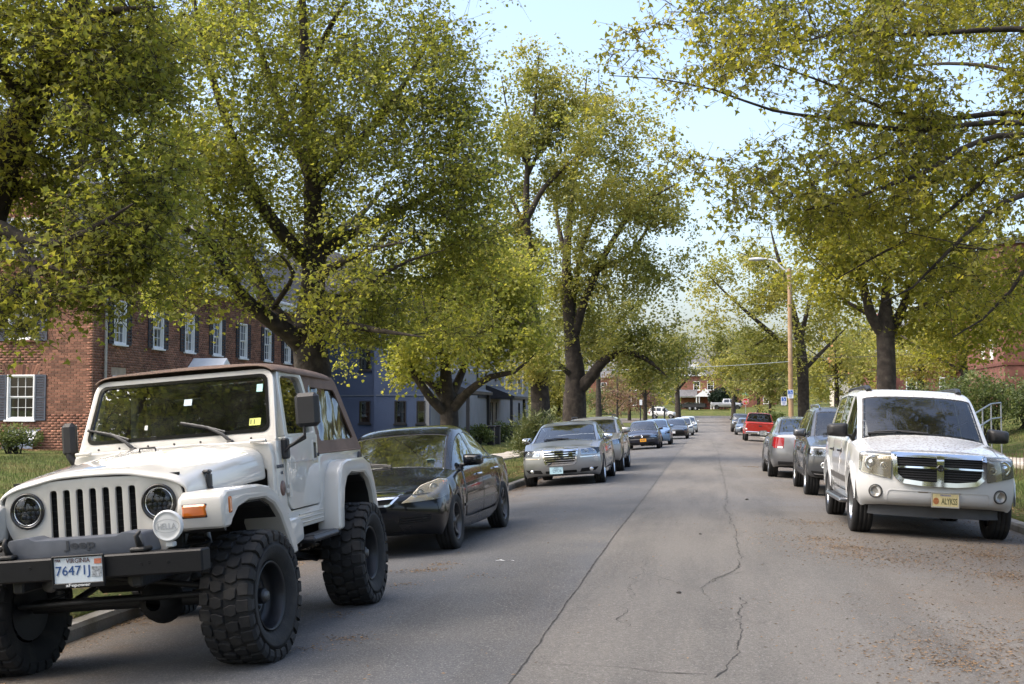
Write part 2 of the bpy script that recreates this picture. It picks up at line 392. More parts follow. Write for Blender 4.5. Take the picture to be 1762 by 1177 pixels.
def asphalt_mat():
    m = bpy.data.materials.new('asphalt'); N, L = nodes_of(m); b = N['Principled BSDF']
    g = N.new('ShaderNodeNewGeometry'); sx = N.new('ShaderNodeSeparateXYZ'); L.new(g.outputs['Position'], sx.inputs[0])
    def noise(sc, det=4, rough=.6, vec=None):
        n = N.new('ShaderNodeTexNoise'); n.inputs['Scale'].default_value = sc; n.inputs['Detail'].default_value = det; n.inputs['Roughness'].default_value = rough; L.new(vec or g.outputs['Position'], n.inputs['Vector']); return n.outputs[0]
    def mr(v, a, b_, c, d):
        n = N.new('ShaderNodeMapRange'); n.inputs[1].default_value = a; n.inputs[2].default_value = b_; n.inputs[3].default_value = c; n.inputs[4].default_value = d; L.new(v, n.inputs[0]); return n.outputs[0]
    def mix(f, a, b_):
        n = N.new('ShaderNodeMix'); n.data_type = 'RGBA'; L.new(f, n.inputs[0])
        for s_, v in ((6, a), (7, b_)):
            if isinstance(v, tuple): n.inputs[s_].default_value = (*v, 1)
            else: L.new(v, n.inputs[s_])
        return n.outputs[2]
    def math_(op, a, b_):
        n = N.new('ShaderNodeMath'); n.operation = op
        for i, v in enumerate((a, b_)):
            if isinstance(v, (int, float)): n.inputs[i].default_value = v
            else: L.new(v, n.inputs[i])
        return n.outputs[0]
    # newer bluish lane left of the paving seam, older warm lane right of it
    wob = math_('ADD', sx.outputs[0], mr(noise(1.2), .3, .7, -.03, .03))
    lane = mr(wob, -1.13, -1.07, 0, 1)
    base = mix(lane, (.080, .082, .086), (.130, .121, .109))
    # wheel tracks and stains, stretched along the street
    mp = N.new('ShaderNodeMapping'); mp.inputs['Scale'].default_value = (1.5, .16, 1); L.new(g.outputs['Position'], mp.inputs['Vector'])
    base = mix(mr(noise(1.0, 6, .6, mp.outputs[0]), .42, .68, 0, .75), base, (.060, .058, .055))
    base = mix(mr(noise(.45, 5), .45, .7, 0, .55), base, (.135, .126, .113))
    # dirt towards the gutters
    gut = math_('MAXIMUM', mr(math_('ADD', sx.outputs[0], mr(noise(.8, 5), .2, .8, -1.2, 1.2)), 1.0, 3.2, 0, 1), mr(math_('ADD', sx.outputs[0], mr(noise(.8, 5), .2, .8, -.8, .8)), -3.2, -4.6, 0, 1))
    base = mix(math_('MULTIPLY', gut, mr(noise(5, 6, .7), .3, .65, .25, .95)), base, (.098, .073, .050))
    # stone chips
    chips = noise(75, 3, .75); base = mix(mr(chips, .54, .66, 0, .9), base, (.23, .22, .205)); base = mix(mr(noise(90, 3, .7), .57, .68, 0, .8), base, (.030, .030, .030))
    grit = noise(34, 4, .7); hs = N.new('ShaderNodeHueSaturation'); L.new(base, hs.inputs['Color']); L.new(mr(grit, .3, .7, .80, 1.2), hs.inputs['Value'])
    L.new(hs.outputs[0], b.inputs['Base Color']); b.inputs['Roughness'].default_value = .88; b.inputs['Specular IOR Level'].default_value = .35
    bp = N.new('ShaderNodeBump'); bp.inputs['Strength'].default_value = .55; bp.inputs['Distance'].default_value = .012; L.new(chips, bp.inputs['Height']); L.new(bp.outputs[0], b.inputs['Normal'])
    return m
def lawn_mat(name, c1, c2, c3):
    m = bpy.data.materials.new(name); N, L = nodes_of(m); b = N['Principled BSDF']; g = N.new('ShaderNodeNewGeometry')
    def noise(sc, det=5):
        n = N.new('ShaderNodeTexNoise'); n.inputs['Scale'].default_value = sc; n.inputs['Detail'].default_value = det; L.new(g.outputs['Position'], n.inputs['Vector']); return n.outputs[0]
    def mix(v, lo, hi, a, b_):
        r = N.new('ShaderNodeMapRange'); r.inputs[1].default_value = lo; r.inputs[2].default_value = hi; L.new(v, r.inputs[0])
        n = N.new('ShaderNodeMix'); n.data_type = 'RGBA'; L.new(r.outputs[0], n.inputs[0])
        for s_, q in ((6, a), (7, b_)):
            if isinstance(q, tuple): n.inputs[s_].default_value = (*q, 1)
            else: L.new(q, n.inputs[s_])
        return n.outputs[2]
    c = mix(noise(.6), .4, .65, c1, c2); c = mix(noise(2.2, 7), .52, .68, c, c3); c = mix(noise(30), .5, .75, c, c1)
    L.new(c, b.inputs['Base Color']); b.inputs['Roughness'].default_value = .95; b.inputs['Specular IOR Level'].default_value = .1
    bp = N.new('ShaderNodeBump'); bp.inputs['Strength'].default_value = .8; bp.inputs['Distance'].default_value = .05; L.new(noise(26), bp.inputs['Height']); L.new(bp.outputs[0], b.inputs['Normal'])
    return m
asph = asphalt_mat(); lawn_m = lawn_mat('lawn', (.062, .080, .020), (.098, .105, .030), (.135, .10, .048))
# one sheet to the horizon
def fine(a, b, n): return list(np.linspace(a, b, n))
gxs = [-1500, -700, -300, -150, -90] + fine(-60, -5.2, 72) + [lambda y: kerb_l(y) - .14, lambda y: kerb_l(y) - .08] + fine(-4.2, 4.0, 12) + [KERB_R + .10, KERB_R + .16] + fine(4.8, 40, 56) + [50, 65, 90, 150, 300, 700, 1500]
gys = [-400, -150, -60] + fine(-30, 70, 120) + fine(72, 250, 70) + [270, 300, 400, 700, 1500, 2400]
ground = grid_mesh('ground', gxs, gys, ground_z, lawn_m)
# the street
rxs = [-1e9] + fine(-4.3, 4.0, 22) + [1e9]
def street_x(x, y): return kerb_l(y) - .02 if x < -1e8 else (KERB_R + .02 if x > 1e8 else x)
ys_ = fine(-25, 60, 90) + fine(62, 212, 80)
V = np.array([(street_x(x, y), y, road_z(street_x(x, y), y) + .004) for y in ys_ for x in rxs], np.float32); nx = len(rxs)
i, j = np.meshgrid(np.arange(len(ys_) - 1), np.arange(nx - 1), indexing='ij'); a = (i * nx + j).ravel()
road = link('road', np_mesh('road', V, np.stack([a, a + 1, a + nx + 1, a + nx], 1), True), asph); tag(road, kind='structure')
# side street joining from the left far ahead
def side_z(x, y): return zl(y) * 1.0 + .03 + (ground_z(x, y) - zl(y)) * (.0)
ss = []
for k in range(41):
    t = k / 40; x = -70 + 82 * t; yc = 158 + 38 * t ** 1.6
    for w_ in (-20, -12, -4, 4, 12, 20): ss.append((x, yc + w_ * (1 - .25 * t)))
V = np.array([(x, y, max(zl(y), ground_z(x, y)) + .05) for x, y in ss], np.float32); nx = 6
i, j = np.meshgrid(np.arange(40), np.arange(5), indexing='ij'); a = (i * nx + j).ravel()
o = link('side_street', np_mesh('side_street', V, np.stack([a, a + nx, a + nx + 1, a + 1], 1), True), asph); tag(o, kind='structure')

# kerbs: stones with joints
kerb_m = mat('kerb_concrete', (.235, .225, .205), .9, var=.3, vscale=5, bump=.4, bscale=45, col2=(.12, .11, .09), c2scale=2.5, obj_rand=.3)
kl = empty('kerb_left'); tag(kl, kind='structure'); kr = empty('kerb_right'); tag(kr, kind='structure')
def kerb_stone(parent, xf, y0, y1, side):
    n = 4; vs = []
    for k in range(n + 1):
        y = y0 + .008 + (y1 - y0 - .016) * k / n; x = xf(y); z = road_z(x, y)
        jig = .006 * mnoise.noise(Vector((y * 1.3, side, 0)))
        for (dx, dz) in ((0.0, -.12), (.012, .085), (.035, .118 + jig), (.15, .128 + jig), (.16, -.12)): vs.append((x + side * (dx + jig), y, z + dz))
    fs = [(k * 5 + j, k * 5 + j + 1, k * 5 + j + 6, k * 5 + j + 5) for k in range(n) for j in range(4)] + [tuple(range(5)), tuple(range(n * 5, n * 5 + 5))]
    mb = MB(); mb.add(vs, fs); mb.build('kerb_stone', kerb_m, parent)
for k in range(46): kerb_stone(kl, kerb_l, -8 + k * 3.05, -8 + (k + 1) * 3.05, -1)
for k in range(46): kerb_stone(kr, lambda y: KERB_R, -8 + k * 3.05, -8 + (k + 1) * 3.05, 1)
# pavements: concrete slabs
walk_m = mat('pavement_concrete', (.34, .31, .265), .92, var=.22, vscale=2, bump=.3, bscale=60, col2=(.25, .22, .17), c2scale=.9, obj_rand=.3)
def walk(name, x0, x1, ya_, yb, step, parent=None):
    e = empty(name); tag(e, kind='structure'); y = ya_
    while y < yb - .1:
        y2 = min(y + step, yb); vs = []
        for yy in (y + .006, (y + y2) / 2, y2 - .006):
            for f in (0, .5, 1): x = x0(yy) + (x1(yy) - x0(yy)) * f; vs.append((x, yy, ground_z(x0(yy) * .5 + x1(yy) * .5, yy) + .055))
        n = len(vs); vs += [(v[0], v[1], v[2] - .12) for v in vs]
        fs = [(a_, a_ + 1, a_ + 4, a_ + 3) for a_ in (0, 1, 3, 4)] + [(0, 1, 1 + n, n), (1, 2, 2 + n, 1 + n), (6, 7, 7 + n, 6 + n), (7, 8, 8 + n, 7 + n), (0, 3, 3 + n, n), (3, 6, 6 + n, 3 + n), (2, 5, 5 + n, 2 + n), (5, 8, 8 + n, 5 + n)]
        mb = MB(); mb.add(vs, fs); mb.build('paving_slab', walk_m, e); y = y2
walk('pavement_left', lambda y: kerb_l(y) - 3.7, lambda y: kerb_l(y) - 2.4, -4, 120, 1.55)
walk('pavement_right', lambda y: KERB_R + 2.75, lambda y: KERB_R + 3.95, -4, 110, 1.55)

# cracks and the paving seam: ragged ribbons sunk in the surface colour
crack_m = mat('crack_fill', (.030, .028, .025), .95, var=.4, vscale=30)
def crack(name, pts, w_, jit, seed, step=.05, parent=None):
    rng = random.Random(seed); P = []
    for (x0, y0), (x1, y1) in zip(pts, pts[1:]):
        n = max(2, int(math.hypot(x1 - x0, y1 - y0) / step))
        for k in range(n): P.append((x0 + (x1 - x0) * k / n, y0 + (y1 - y0) * k / n))
    Q = []; ox = 0
    for k, (x, y) in enumerate(P):
        ox = ox * .86 + rng.gauss(0, jit); Q.append((x + ox, y + rng.gauss(0, jit * .5)))
    vs = []; 
    for k, (x, y) in enumerate(Q):
        x2, y2 = Q[min(k + 1, len(Q) - 1)]; x1, y1 = Q[max(k - 1, 0)]; tx, ty = x2 - x1, y2 - y1; l = math.hypot(tx, ty) or 1
        ww = w_ * .72 * (.25 + 1.1 * abs(mnoise.noise(Vector((k * .21, seed, 0))))) * rng.uniform(.6, 1.4)
        for s_ in (-1, 1): xx, yy = x - s_ * ty / l * ww / 2, y + s_ * tx / l * ww / 2; vs.append((xx, yy, road_z(xx, yy) + .0075))
    mb = MB(); mb.add(vs, [(2 * k, 2 * k + 1, 2 * k + 3, 2 * k + 2) for k in range(len(Q) - 1)]); mb.build(name, crack_m, road)
crack('paving_seam', [(-1.10, 3), (-1.10, 18), (-1.16, 40), (-1.2, 75)], .034, .0022, 3, .05)
def px(*l): return [tuple(gp(x, y, .04).xy) for x, y in l]
crack('crack', px((1232, 1177), (1262, 1140), (1275, 1095), (1262, 1075), (1283, 1045), (1268, 1035)), .020, .010, 5)
crack('crack', px((1225, 1010), (1268, 985), (1275, 955), (1262, 925), (1258, 900), (1248, 880), (1252, 840), (1240, 800)), .024, .010, 6)
crack('crack', px((1225, 1045), (1208, 1020), (1240, 1000), (1290, 990)), .016, .010, 7); crack('crack', px((930, 1152), (1060, 1158), (1140, 1168), (1232, 1172)), .018, .010, 8)
crack('crack', px((1150, 990), (1260, 985), (1330, 976)), .012, .008, 9); crack('crack', px((1130, 950), (1095, 1010), (1075, 1090)), .012, .02, 10); crack('crack', px((1240, 800), (1236, 770), (1222, 745)), .03, .012, 12)

rc = random.Random(8)
for k in range(26):      # fine map cracking of the older lane
    x = rc.uniform(-.9, 1.7); y = rc.uniform(5.5, 30); a = rc.choice((0, 0, 1.57)) + rc.gauss(0, .35); L_ = rc.uniform(.5, 2.2); crack('crack', [(x, y), (x + L_ * .5 * math.sin(a) + rc.gauss(0, .1), y + L_ * .5 * math.cos(a)), (x + L_ * math.sin(a), y + L_ * math.cos(a))], rc.uniform(.005, .011), .009, 40 + k)
# fallen catkins and dead leaves: small curled flakes, thick along the gutters
def flakes(name, spots, m, size=(.006, .018), lift=.008, zfun=None, seed=1):
    """spots: (x, y, spread_x, spread_y, count)"""
    rng = np.random.default_rng(seed); P = []
    for (x, y, sx_, sy_, n) in spots: n = int(n * 1.7); P.append(np.stack([rng.normal(x, sx_, n), rng.normal(y, sy_, n)], 1))
    P = np.concatenate(P); n = len(P); zf = zfun or road_z
    z = np.array([zf(float(a), float(b)) for a, b in P]) + lift
    th = rng.uniform(0, 2 * np.pi, n); s_ = rng.uniform(size[0], size[1], n); c, d = np.cos(th), np.sin(th)
    V = np.zeros((n, 4, 3), np.float32)
    for k, (u, v, h) in enumerate(((-1, 0, .0), (0, -.38, .25), (1, 0, .1), (0, .38, .35))):
        hh = h * rng.uniform(.2, 1.2, n); V[:, k, 0] = P[:, 0] + s_ * (u * c - v * d); V[:, k, 1] = P[:, 1] + s_ * (u * d + v * c); V[:, k, 2] = z + s_ * hh
    o = link(name, np_mesh(name, V.reshape(-1, 3), np.arange(n * 4).reshape(n, 4)), m); tag(o, kind='stuff'); return o
litter_m = mat('dead_leaf_litter', (.20, .125, .062), .9, var=.3, vscale=8, per_island=1.0, transl=.15, coords='Generated')
sp_ = []; rr = random.Random(3)
for k in range(150):      # right gutter, drifts
    y = rr.uniform(9, 40); x = KERB_R - abs(rr.gauss(0, .8)); sp_.append((x, y, rr.uniform(.1, .5), rr.uniform(.2, .9), int(rr.uniform(20, 90))))
for (px_, py_, n) in ((1650, 1140, 500), (1720, 1120, 300), (1690, 1085, 260), (1460, 945, 500), (1420, 930, 400), (1400, 900, 300), (1480, 960, 300), (1298, 795, 260), (1560, 965, 300), (1700, 950, 700), (1740, 985, 500), (1600, 1040, 60), (1400, 1040, 40)):
    p = gp(px_, py_, .05); sp_.append((p.x, p.y, .42, .5, n)); sp_.append((p.x, p.y, .14, .14, n // 4))
for (px_, py_, n) in ((600, 1105, 50), (540, 1120, 30), (740, 985, 90), (760, 975, 60), (700, 1010, 40), (690, 985, 40), (580, 1060, 30), (820, 1000, 20)):
    p = gp(px_, py_, .0); sp_.append((p.x, p.y, .10, .10, n))
for k in range(120):      # left gutter
    y = rr.uniform(5, 34); x = kerb_l(y) + abs(rr.gauss(0, .22)) + .03; sp_.append((x, y, .08, rr.uniform(.1, .4), int(rr.uniform(20, 70))))
for k in range(260): sp_.append((rr.uniform(-4, 4), rr.uniform(5, 34), .5, .8, 2))
flakes('leaf_litter', sp_, litter_m, seed=4)
sp2 = [(KERB_R + .2 + abs(rr.gauss(.0, .5)), rr.uniform(9, 38), .15, .3, 60) for k in range(130)] + [(kerb_l(12) - .2 - abs(rr.gauss(0, .35)), rr.uniform(8, 60), .12, .4, 28) for k in range(160)]
flakes('leaf_litter', sp2, litter_m, (.015, .04), .012, ground_z, 5)
flakes('leaf_litter', [(x, rr.uniform(34.4, 35.3), .3, .2, 60) for x in np.linspace(-28, -18.6, 30)], litter_m, (.02, .05), .02, ground_z, 6)
# a scrap of white paper, a stone
mb = MB(); p = gp(868, 972, .02); mb.add([(-.09, 0, .006), (-.04, .03, .014), (0, .012, .006), (.05, .035, .012), (.10, .03, .006), (.095, .012, .006), (.045, .015, .016), (0, -.008, .007), (-.05, .012, .010), (-.088, -.014, .006)], [(0, 1, 8, 9), (1, 2, 7, 8), (2, 3, 6, 7), (3, 4, 5, 6)])
o = mb.build('paper_scrap', white_paint, None, (p.x, p.y, road_z(p.x, p.y) + .006)); tag(o, 'crumpled strip of white paper lying on the road', 'litter')
for (px_, py_, s_, lb) in ((1168, 1027, .022, 'small dark stone on the road near the long crack'), (1205, 925, .018, 'dark pebble further up the road near the crack'), (1285, 857, .03, 'small dark clod on the road beside the parked grey SUV')):
    p = gp(px_, py_, .05); bm = bmesh.new(); bmesh.ops.create_icosphere(bm, subdivisions=2, radius=s_)
    for v in bm.verts: v.co *= 1 + .35 * mnoise.noise(v.co * 40 + Vector((px_, 0, 0))); v.co.z *= .6
    me = bpy.data.meshes.new('stone'); bm.to_mesh(me); bm.free(); o = link('stone', me, mat('dark_stone', (.03, .026, .022), .9), None, (p.x, p.y, road_z(p.x, p.y) + s_ * .4)); tag(o, lb, 'stone', 'stones on the road')

# grass blades where the lawns come close
def grass(name, regions, m, seed, h=(.04, .10)):
    rng = np.random.default_rng(seed); P = []
    for (x0, x1, y0, y1, n, keep) in regions:
        q = np.stack([rng.uniform(x0, x1, n), rng.uniform(y0, y1, n)], 1)
        msk = np.array([keep(a, b) and mnoise.noise(Vector((a * .9, b * .9, 5))) > -.32 - .25 * rng.random() for a, b in q]); P.append(q[msk])
    P = np.concatenate(P); n = len(P); z = np.array([ground_z(float(a), float(b)) for a, b in P])
    th = rng.uniform(0, 2 * np.pi, n); hh = rng.uniform(*h, n); ln = rng.uniform(-.6, .6, n) * hh; wd = rng.uniform(.004, .009, n)
    V = np.zeros((n, 3, 3), np.float32); c, d = np.cos(th), np.sin(th)
    V[:, 0] = np.stack([P[:, 0] - wd * c, P[:, 1] - wd * d, z - .01], 1); V[:, 1] = np.stack([P[:, 0] + wd * c, P[:, 1] + wd * d, z - .01], 1); V[:, 2] = np.stack([P[:, 0] - ln * d, P[:, 1] + ln * c, z + hh], 1)
    o = link(name, np_mesh(name, V.reshape(-1, 3), tri=np.arange(n * 3).reshape(n, 3)), m); tag(o, kind='stuff'); return o
blade_m = mat('grass_blade', (.085, .115, .028), .8, var=.35, vscale=1.0, per_island=.9, transl=.3, col2=(.16, .14, .05), c2scale=.9, coords='Object')
okL = lambda x, y: x < kerb_l(y) - .3 and not (kerb_l(y) - 3.75 < x < kerb_l(y) - 2.35)
okR = lambda x, y: x > KERB_R + .5 and not (KERB_R + 2.7 < x < KERB_R + 4.0)
grass('grass', [(-17.8, -5.0, 12, 34, 75000, okL), (-12, -4.6, 34, 60, 30000, okL)], blade_m, 21)
grass('grass', [(4.7, 13, 15, 34, 65000, okR), (4.7, 15, 34, 52, 30000, okR)], blade_m, 22, (.05, .13))
# ================================================================ buildings
def wall_y(px, X):
    """Y where a wall plane x = X is seen at photo column px"""
    k = (px - PW / 2) / FPX; d = X / (k * math.cos(YAW) - math.sin(YAW)); return k * d * math.sin(YAW) + d * math.cos(YAW)
def wall_x(px, Y):
    k = (px - PW / 2) / FPX; d = Y / (k * math.sin(YAW) + math.cos(YAW)); return k * d * math.cos(YAW) - d * math.sin(YAW)
brick_m = mat('red_brick', (.215, .100, .062), .9, var=.32, vscale=.8, per_island=.62, bump=.4, bscale=60, col2=(.165, .068, .042), c2scale=.9)
mortar_m = mat('mortar', (.36, .28, .205), .95, var=.2, vscale=6, bump=.3, bscale=80)
shutter_m = mat('blue_grey_shutter', (.060, .070, .092), .6, var=.15); shutter_dark = mat('black_shutter', (.020, .022, .028), .6, var=.15)
slate_m = mat('slate_roof', (.10, .10, .105), .8, var=.3, vscale=3, bump=.4, bscale=20)
win_glass = glass_mat('window_glass', (.30, .33, .34), 2.2)
room_m = mat('dark_room', (.035, .036, .04), .9, var=.3); curtain_m = mat('net_curtain', (.42, .41, .38), .9, var=.25, vscale=14)
class Wall:
    """a wall plane: u along it, z up, n outwards"""
    def __init__(s, o, u, n): s.o = Vector(o); s.u = Vector(u); s.n = Vector(n)
    def P(s, a, z, out=0.0): return s.o + s.u * a + s.n * out + Vector((0, 0, z))
    def M(s, a, z, out=0.0): m = Matrix((s.u, s.n, Vector((0, 0, 1)))).transposed().to_4x4(); m.translation = s.P(a, z, out); return m
def lay_bricks(wl, parent, a0, a1, z0, z1, holes, single=None, L_=.205, Hc=.0813, top=None):
    """running bond; bricks cut at openings; those in the 'single' box become objects of their own"""
    V = []; F = []; solo = []
    nb = 0; j = 0; z = z0
    while z < z1 - .03:
        a = a0 - (L_ / 2 if j % 2 else 0)
        while a < a1:
            segs = [(max(a, a0) + .005, min(a + L_, a1) - .005)]
            for (h0, h1, g0, g1) in holes:
                if z + Hc * .5 > g0 and z + Hc * .5 < g1:
                    ns = []
                    for (p, q) in segs:
                        if q <= h0 or p >= h1: ns.append((p, q)); continue
                        if p < h0 - .02: ns.append((p, h0 - .002))
                        if q > h1 + .02: ns.append((h1 + .002, q))
                    segs = ns
            for (p, q) in segs:
                if q - p < .03: continue
                if top and z + Hc > top((p + q) / 2): continue
                if single and single[0] < p and q < single[1] and single[2] < z < single[3] and len(solo) < 300 and q - p > L_ * .9: solo.append(((p + q) / 2, z + Hc / 2)); continue
                out = .010 + .004 * mnoise.noise(Vector((p * 9, z * 11, 2)))
                k = len(V)
                for (aa, zz, oo) in ((p, z + .005, -.02), (q, z + .005, -.02), (q, z + Hc - .006, -.02), (p, z + Hc - .006, -.02), (p, z + .005, out), (q, z + .005, out), (q, z + Hc - .006, out), (p, z + Hc - .006, out)): V.append(tuple(wl.P(aa, zz, oo)))
                F += [(k + 4, k + 5, k + 6, k + 7), (k, k + 1, k + 5, k + 4), (k + 1, k + 2, k + 6, k + 5), (k + 2, k + 3, k + 7, k + 6), (k + 3, k, k + 4, k + 7)]
            a += L_
        z += Hc; j += 1
    o = link('brick', np_mesh('brick', V, np.array(F)), brick_m, parent); tag(o, kind='stuff')
    if solo:
        mb = MB(); mb.box((0, 0, 0), (L_ - .010, .06, Hc - .011), b=.003); me = mb.mesh('brick'); me.materials.append(brick_m)
        for (a, z_) in solo:
            o = link('brick', me, None, parent); o.matrix_basis = wl.M(a, z_, -.018 + .003 * mnoise.noise(Vector((a * 7, z_ * 9, 0))))
def sash_window(parent, wl, a, z0, w_, h_, panes=(3, 2), each=True, frame=white_paint, glass_m=None, curtain=True, sill=True, depth=.09, fr=.055):
    """double-hung window set in the wall, centred at a; panes per sash"""
    M0 = wl.M(a, z0, 0); e = empty('window'); e.parent = parent; e.matrix_basis = M0
    mb = MB()
    for (c, d) in (((0, -depth / 2 + .02, h_ - fr / 2), (w_, depth + .04, fr)), ((0, -depth / 2 + .02, fr / 2), (w_, depth + .04, fr)), ((-w_ / 2 + fr / 2, -depth / 2 + .02, h_ / 2), (fr, depth + .04, h_ - 2 * fr)), ((w_ / 2 - fr / 2, -depth / 2 + .02, h_ / 2), (fr, depth + .04, h_ - 2 * fr))): mb.box(c, d, b=.006)
    mb.build('frame', frame, e)
    iw, ih = w_ - 2 * fr, (h_ - 2 * fr) / 2; mid = fr + ih
    for k, (zb, yy) in enumerate(((mid, -.03), (fr, -.06))):
        s_ = MB(); t = .032
        for (c, d) in (((0, yy, zb + t / 2), (iw, .03, t)), ((0, yy, zb + ih - t / 2), (iw, .03, t)), ((-iw / 2 + t / 2, yy, zb + ih / 2), (t, .03, ih - 2 * t)), ((iw / 2 - t / 2, yy, zb + ih / 2), (t, .03, ih - 2 * t))): s_.box(c, d, b=.004)
        pw, ph = (iw - 2 * t) / panes[0], (ih - 2 * t) / panes[1]
        for i in range(1, panes[0]): s_.box((-iw / 2 + t + i * pw, yy - .002, zb + ih / 2), (.014, .02, ih - 2 * t))
        for i in range(1, panes[1]): s_.box((0, yy - .003, zb + t + i * ph), (iw - 2 * t, .018, .014))
        s_.build('sash', frame, e)
        if each:
            pm = MB(); pm.box((0, 0, 0), (pw - .002, .004, ph - .002)); me = pm.mesh('pane'); me.materials.append(glass_m or win_glass)
            for i in range(panes[0]):
                for q in range(panes[1]): link('pane', me, None, e, (-iw / 2 + t + (i + .5) * pw, yy - .012, zb + t + (q + .5) * ph))
        else:
            pm = MB(); pm.box((0, yy - .012, zb + ih / 2), (iw - 2 * t, .004, ih - 2 * t)); pm.build('pane', glass_m or win_glass, e)
    rm_ = MB(); rm_.box((0, -.30, h_ / 2), (iw, .01, h_ - 2 * fr)); rm_.build('dark_interior', room_m, e)
    if curtain:
        vs = []; n = 24
        for i in range(n + 1):
            x = -iw / 2 + iw * i / n; y = -.12 + .012 * math.sin(i * 1.7)
            vs += [(x, y, fr + (ih if curtain == 'top' else .02)), (x, y, h_ - fr)]
        cm = MB(); cm.add(vs, [(2 * i, 2 * i + 1, 2 * i + 3, 2 * i + 2) for i in range(n)], smooth=True); cm.build('curtain', curtain_m, e)
    if sill: sm = MB(); sm.box((0, .035, -.03), (w_ + .10, .13, .055), b=.006); sm.build('sill', brick_m if sill == 'brick' else frame, e)
    return e
def shutters(parent, wl, a, z0, w_, h_, m, sw=.36, detail=True):
    mb = MB(); t = .045
    for (c, d) in (((0, .02, h_ - t / 2), (sw, .035, t)), ((0, .02, t / 2), (sw, .035, t)), ((0, .02, h_ / 2), (sw, .035, t)), ((-sw / 2 + t / 2, .02, h_ / 2), (t, .035, h_ - 2 * t)), ((sw / 2 - t / 2, .02, h_ / 2), (t, .035, h_ - 2 * t))): mb.box(c, d)
    n = 26 if detail else 12
    for k in range(n):
        z = t + (h_ - 2 * t) * (k + .5) / n; mb.box((0, .018, z), (sw - 2 * t, .024, (h_ - 2 * t) / n * .62), rot=None)
    me = mb.mesh('shutter'); me.materials.append(m)
    for s_ in (-1, 1): o = link('shutter', me, None, parent); o.matrix_basis = wl.M(a + s_ * (w_ / 2 + sw / 2 + .012), z0, .012)
def flat_arch(parent, wl, a, z0, w_, n=13, h_=.30):
    for k in range(n):
        f0, f1 = k / n - .5, (k + 1) / n - .5; sp_ = 1.28
        q = [(f0 * w_ + .005, 0), (f1 * w_ - .005, 0), (f1 * w_ * sp_ - .005, h_), (f0 * w_ * sp_ + .005, h_)]
        vs = [wl.P(a + x, z0 + z, .014) for x, z in q] + [wl.P(a + x, z0 + z, -.03) for x, z in q]
        mb = MB(); mb.add(vs, [(0, 1, 2, 3), (0, 1, 5, 4), (1, 2, 6, 5), (2, 3, 7, 6), (3, 0, 4, 7)]); mb.build('lintel_brick', brick_m, parent)
def backing(parent, wl, outline, holes, m, name='wall', th=.25):
    V_, F_ = plate_holes(outline, holes, -th, -.002); mb = MB(); mb.add([wl.P(u, z, t) for u, z, t in V_], F_); return mb.build(name, m, parent)

# ---- brick apartment house on the left
BX, BY0, BY1, BW = -18.4, 35.6, 57.0, 10.6
gz = .40
bh = empty('brick_apartment_house', (BX, BY0, gz)); tag(bh, 'red brick apartment house with white sash windows and dark shutters behind the off-roader', 'building')
bpy.context.view_layer.update()
def attach(root):
    inv = root.matrix_world.inverted()
    for c in root.children: c.matrix_parent_inverse = inv
WA = Wall((BX, BY0, 0), (-1, 0, 0), (0, -1, 0)); WS = Wall((BX, BY0, 0), (0, 1, 0), (1, 0, 0))
ROOF = [(0, 6.15), (1.5, 8.7), (5.3, 10.6), (9.1, 8.7), (10.6, 6.15)]
top = lambda a: lerp_keys(ROOF, a)
ax_ = -(wall_x(37, BY0) - BX); WW = .92
holesA = []
for (z0, h_) in ((1.32, 1.38), (3.76, 1.38), (6.25, 1.30)): holesA.append((ax_ - WW / 2, ax_ + WW / 2, z0, z0 + h_))
ax2 = ax_ + 3.9
for (z0, h_) in ((1.32, 1.38), (3.76, 1.38), (6.25, 1.30)): holesA.append((ax2 - WW / 2, ax2 + WW / 2, z0, z0 + h_))
arch_holes = [(h[0] - .10, h[1] + .10, h[3], h[3] + .30) for h in holesA]
lay_bricks(WA, bh, 0, BW, gz - .2, 10.6, holesA + arch_holes, single=(.05, 1.75, 1.5, 4.6), top=lambda a: top(a) - .05)
rect = lambda h: [(h[0], h[2]), (h[1], h[2]), (h[1], h[3]), (h[0], h[3])]
backing(bh, WA, [(0, gz - .4), (BW, gz - .4)] + [(a, z) for a, z in reversed(ROOF)], [rect(h) for h in holesA], mortar_m)
for k, h in enumerate(holesA):
    a = (h[0] + h[1]) / 2; sash_window(bh, WA, a, h[2], WW, h[3] - h[2], (3, 2), each=k < 2, curtain='top' if k != 1 else True, sill='brick' if k else True); shutters(bh, WA, a, h[2] - .02, WW, h[3] - h[2] + .02, shutter_m); flat_arch(bh, WA, a, h[3] + .005, WW + .12)
SL = BY1 - BY0
wins = [wall_y(p, BX) - BY0 for p in (204, 270, 324, 372, 417, 459, 493)]
holesS = [(a - .43, a + .43, z, z + 1.40) for z in (1.30, 3.70) for a in wins]
archS = [(h[0] - .08, h[1] + .08, h[3], h[3] + .25) for h in holesS]
lay_bricks(WS, bh, 0, SL, gz - .2, 5.95, holesS + archS)
backing(bh, WS, [(0, gz - .4), (SL, gz - .4), (SL, 6.1), (0, 6.1)], [rect(h) for h in holesS], mortar_m)
for h in holesS:
    a = (h[0] + h[1]) / 2
    if h[2] > 3: sash_window(bh, WS, a, h[2], .86, 1.40, (3, 2), each=False, curtain='top', sill=True); shutters(bh, WS, a, h[2], .86, 1.40, shutter_dark, .34, False); flat_arch(bh, WS, a, h[3] + .005, .98, 11, .24)
    else: sash_window(bh, WS, a, h[2], .86, 1.40, (1, 1), each=False, curtain=False)
mb = MB(); mb.box((BX + .08, BY0 + SL / 2 - .1, 6.08), (.34, SL + .5, .26), b=.02); mb.box((BX + .22, BY0 + SL / 2 - .1, 6.25), (.30, SL + .6, .12), b=.02); mb.build('cornice', white_paint, bh)
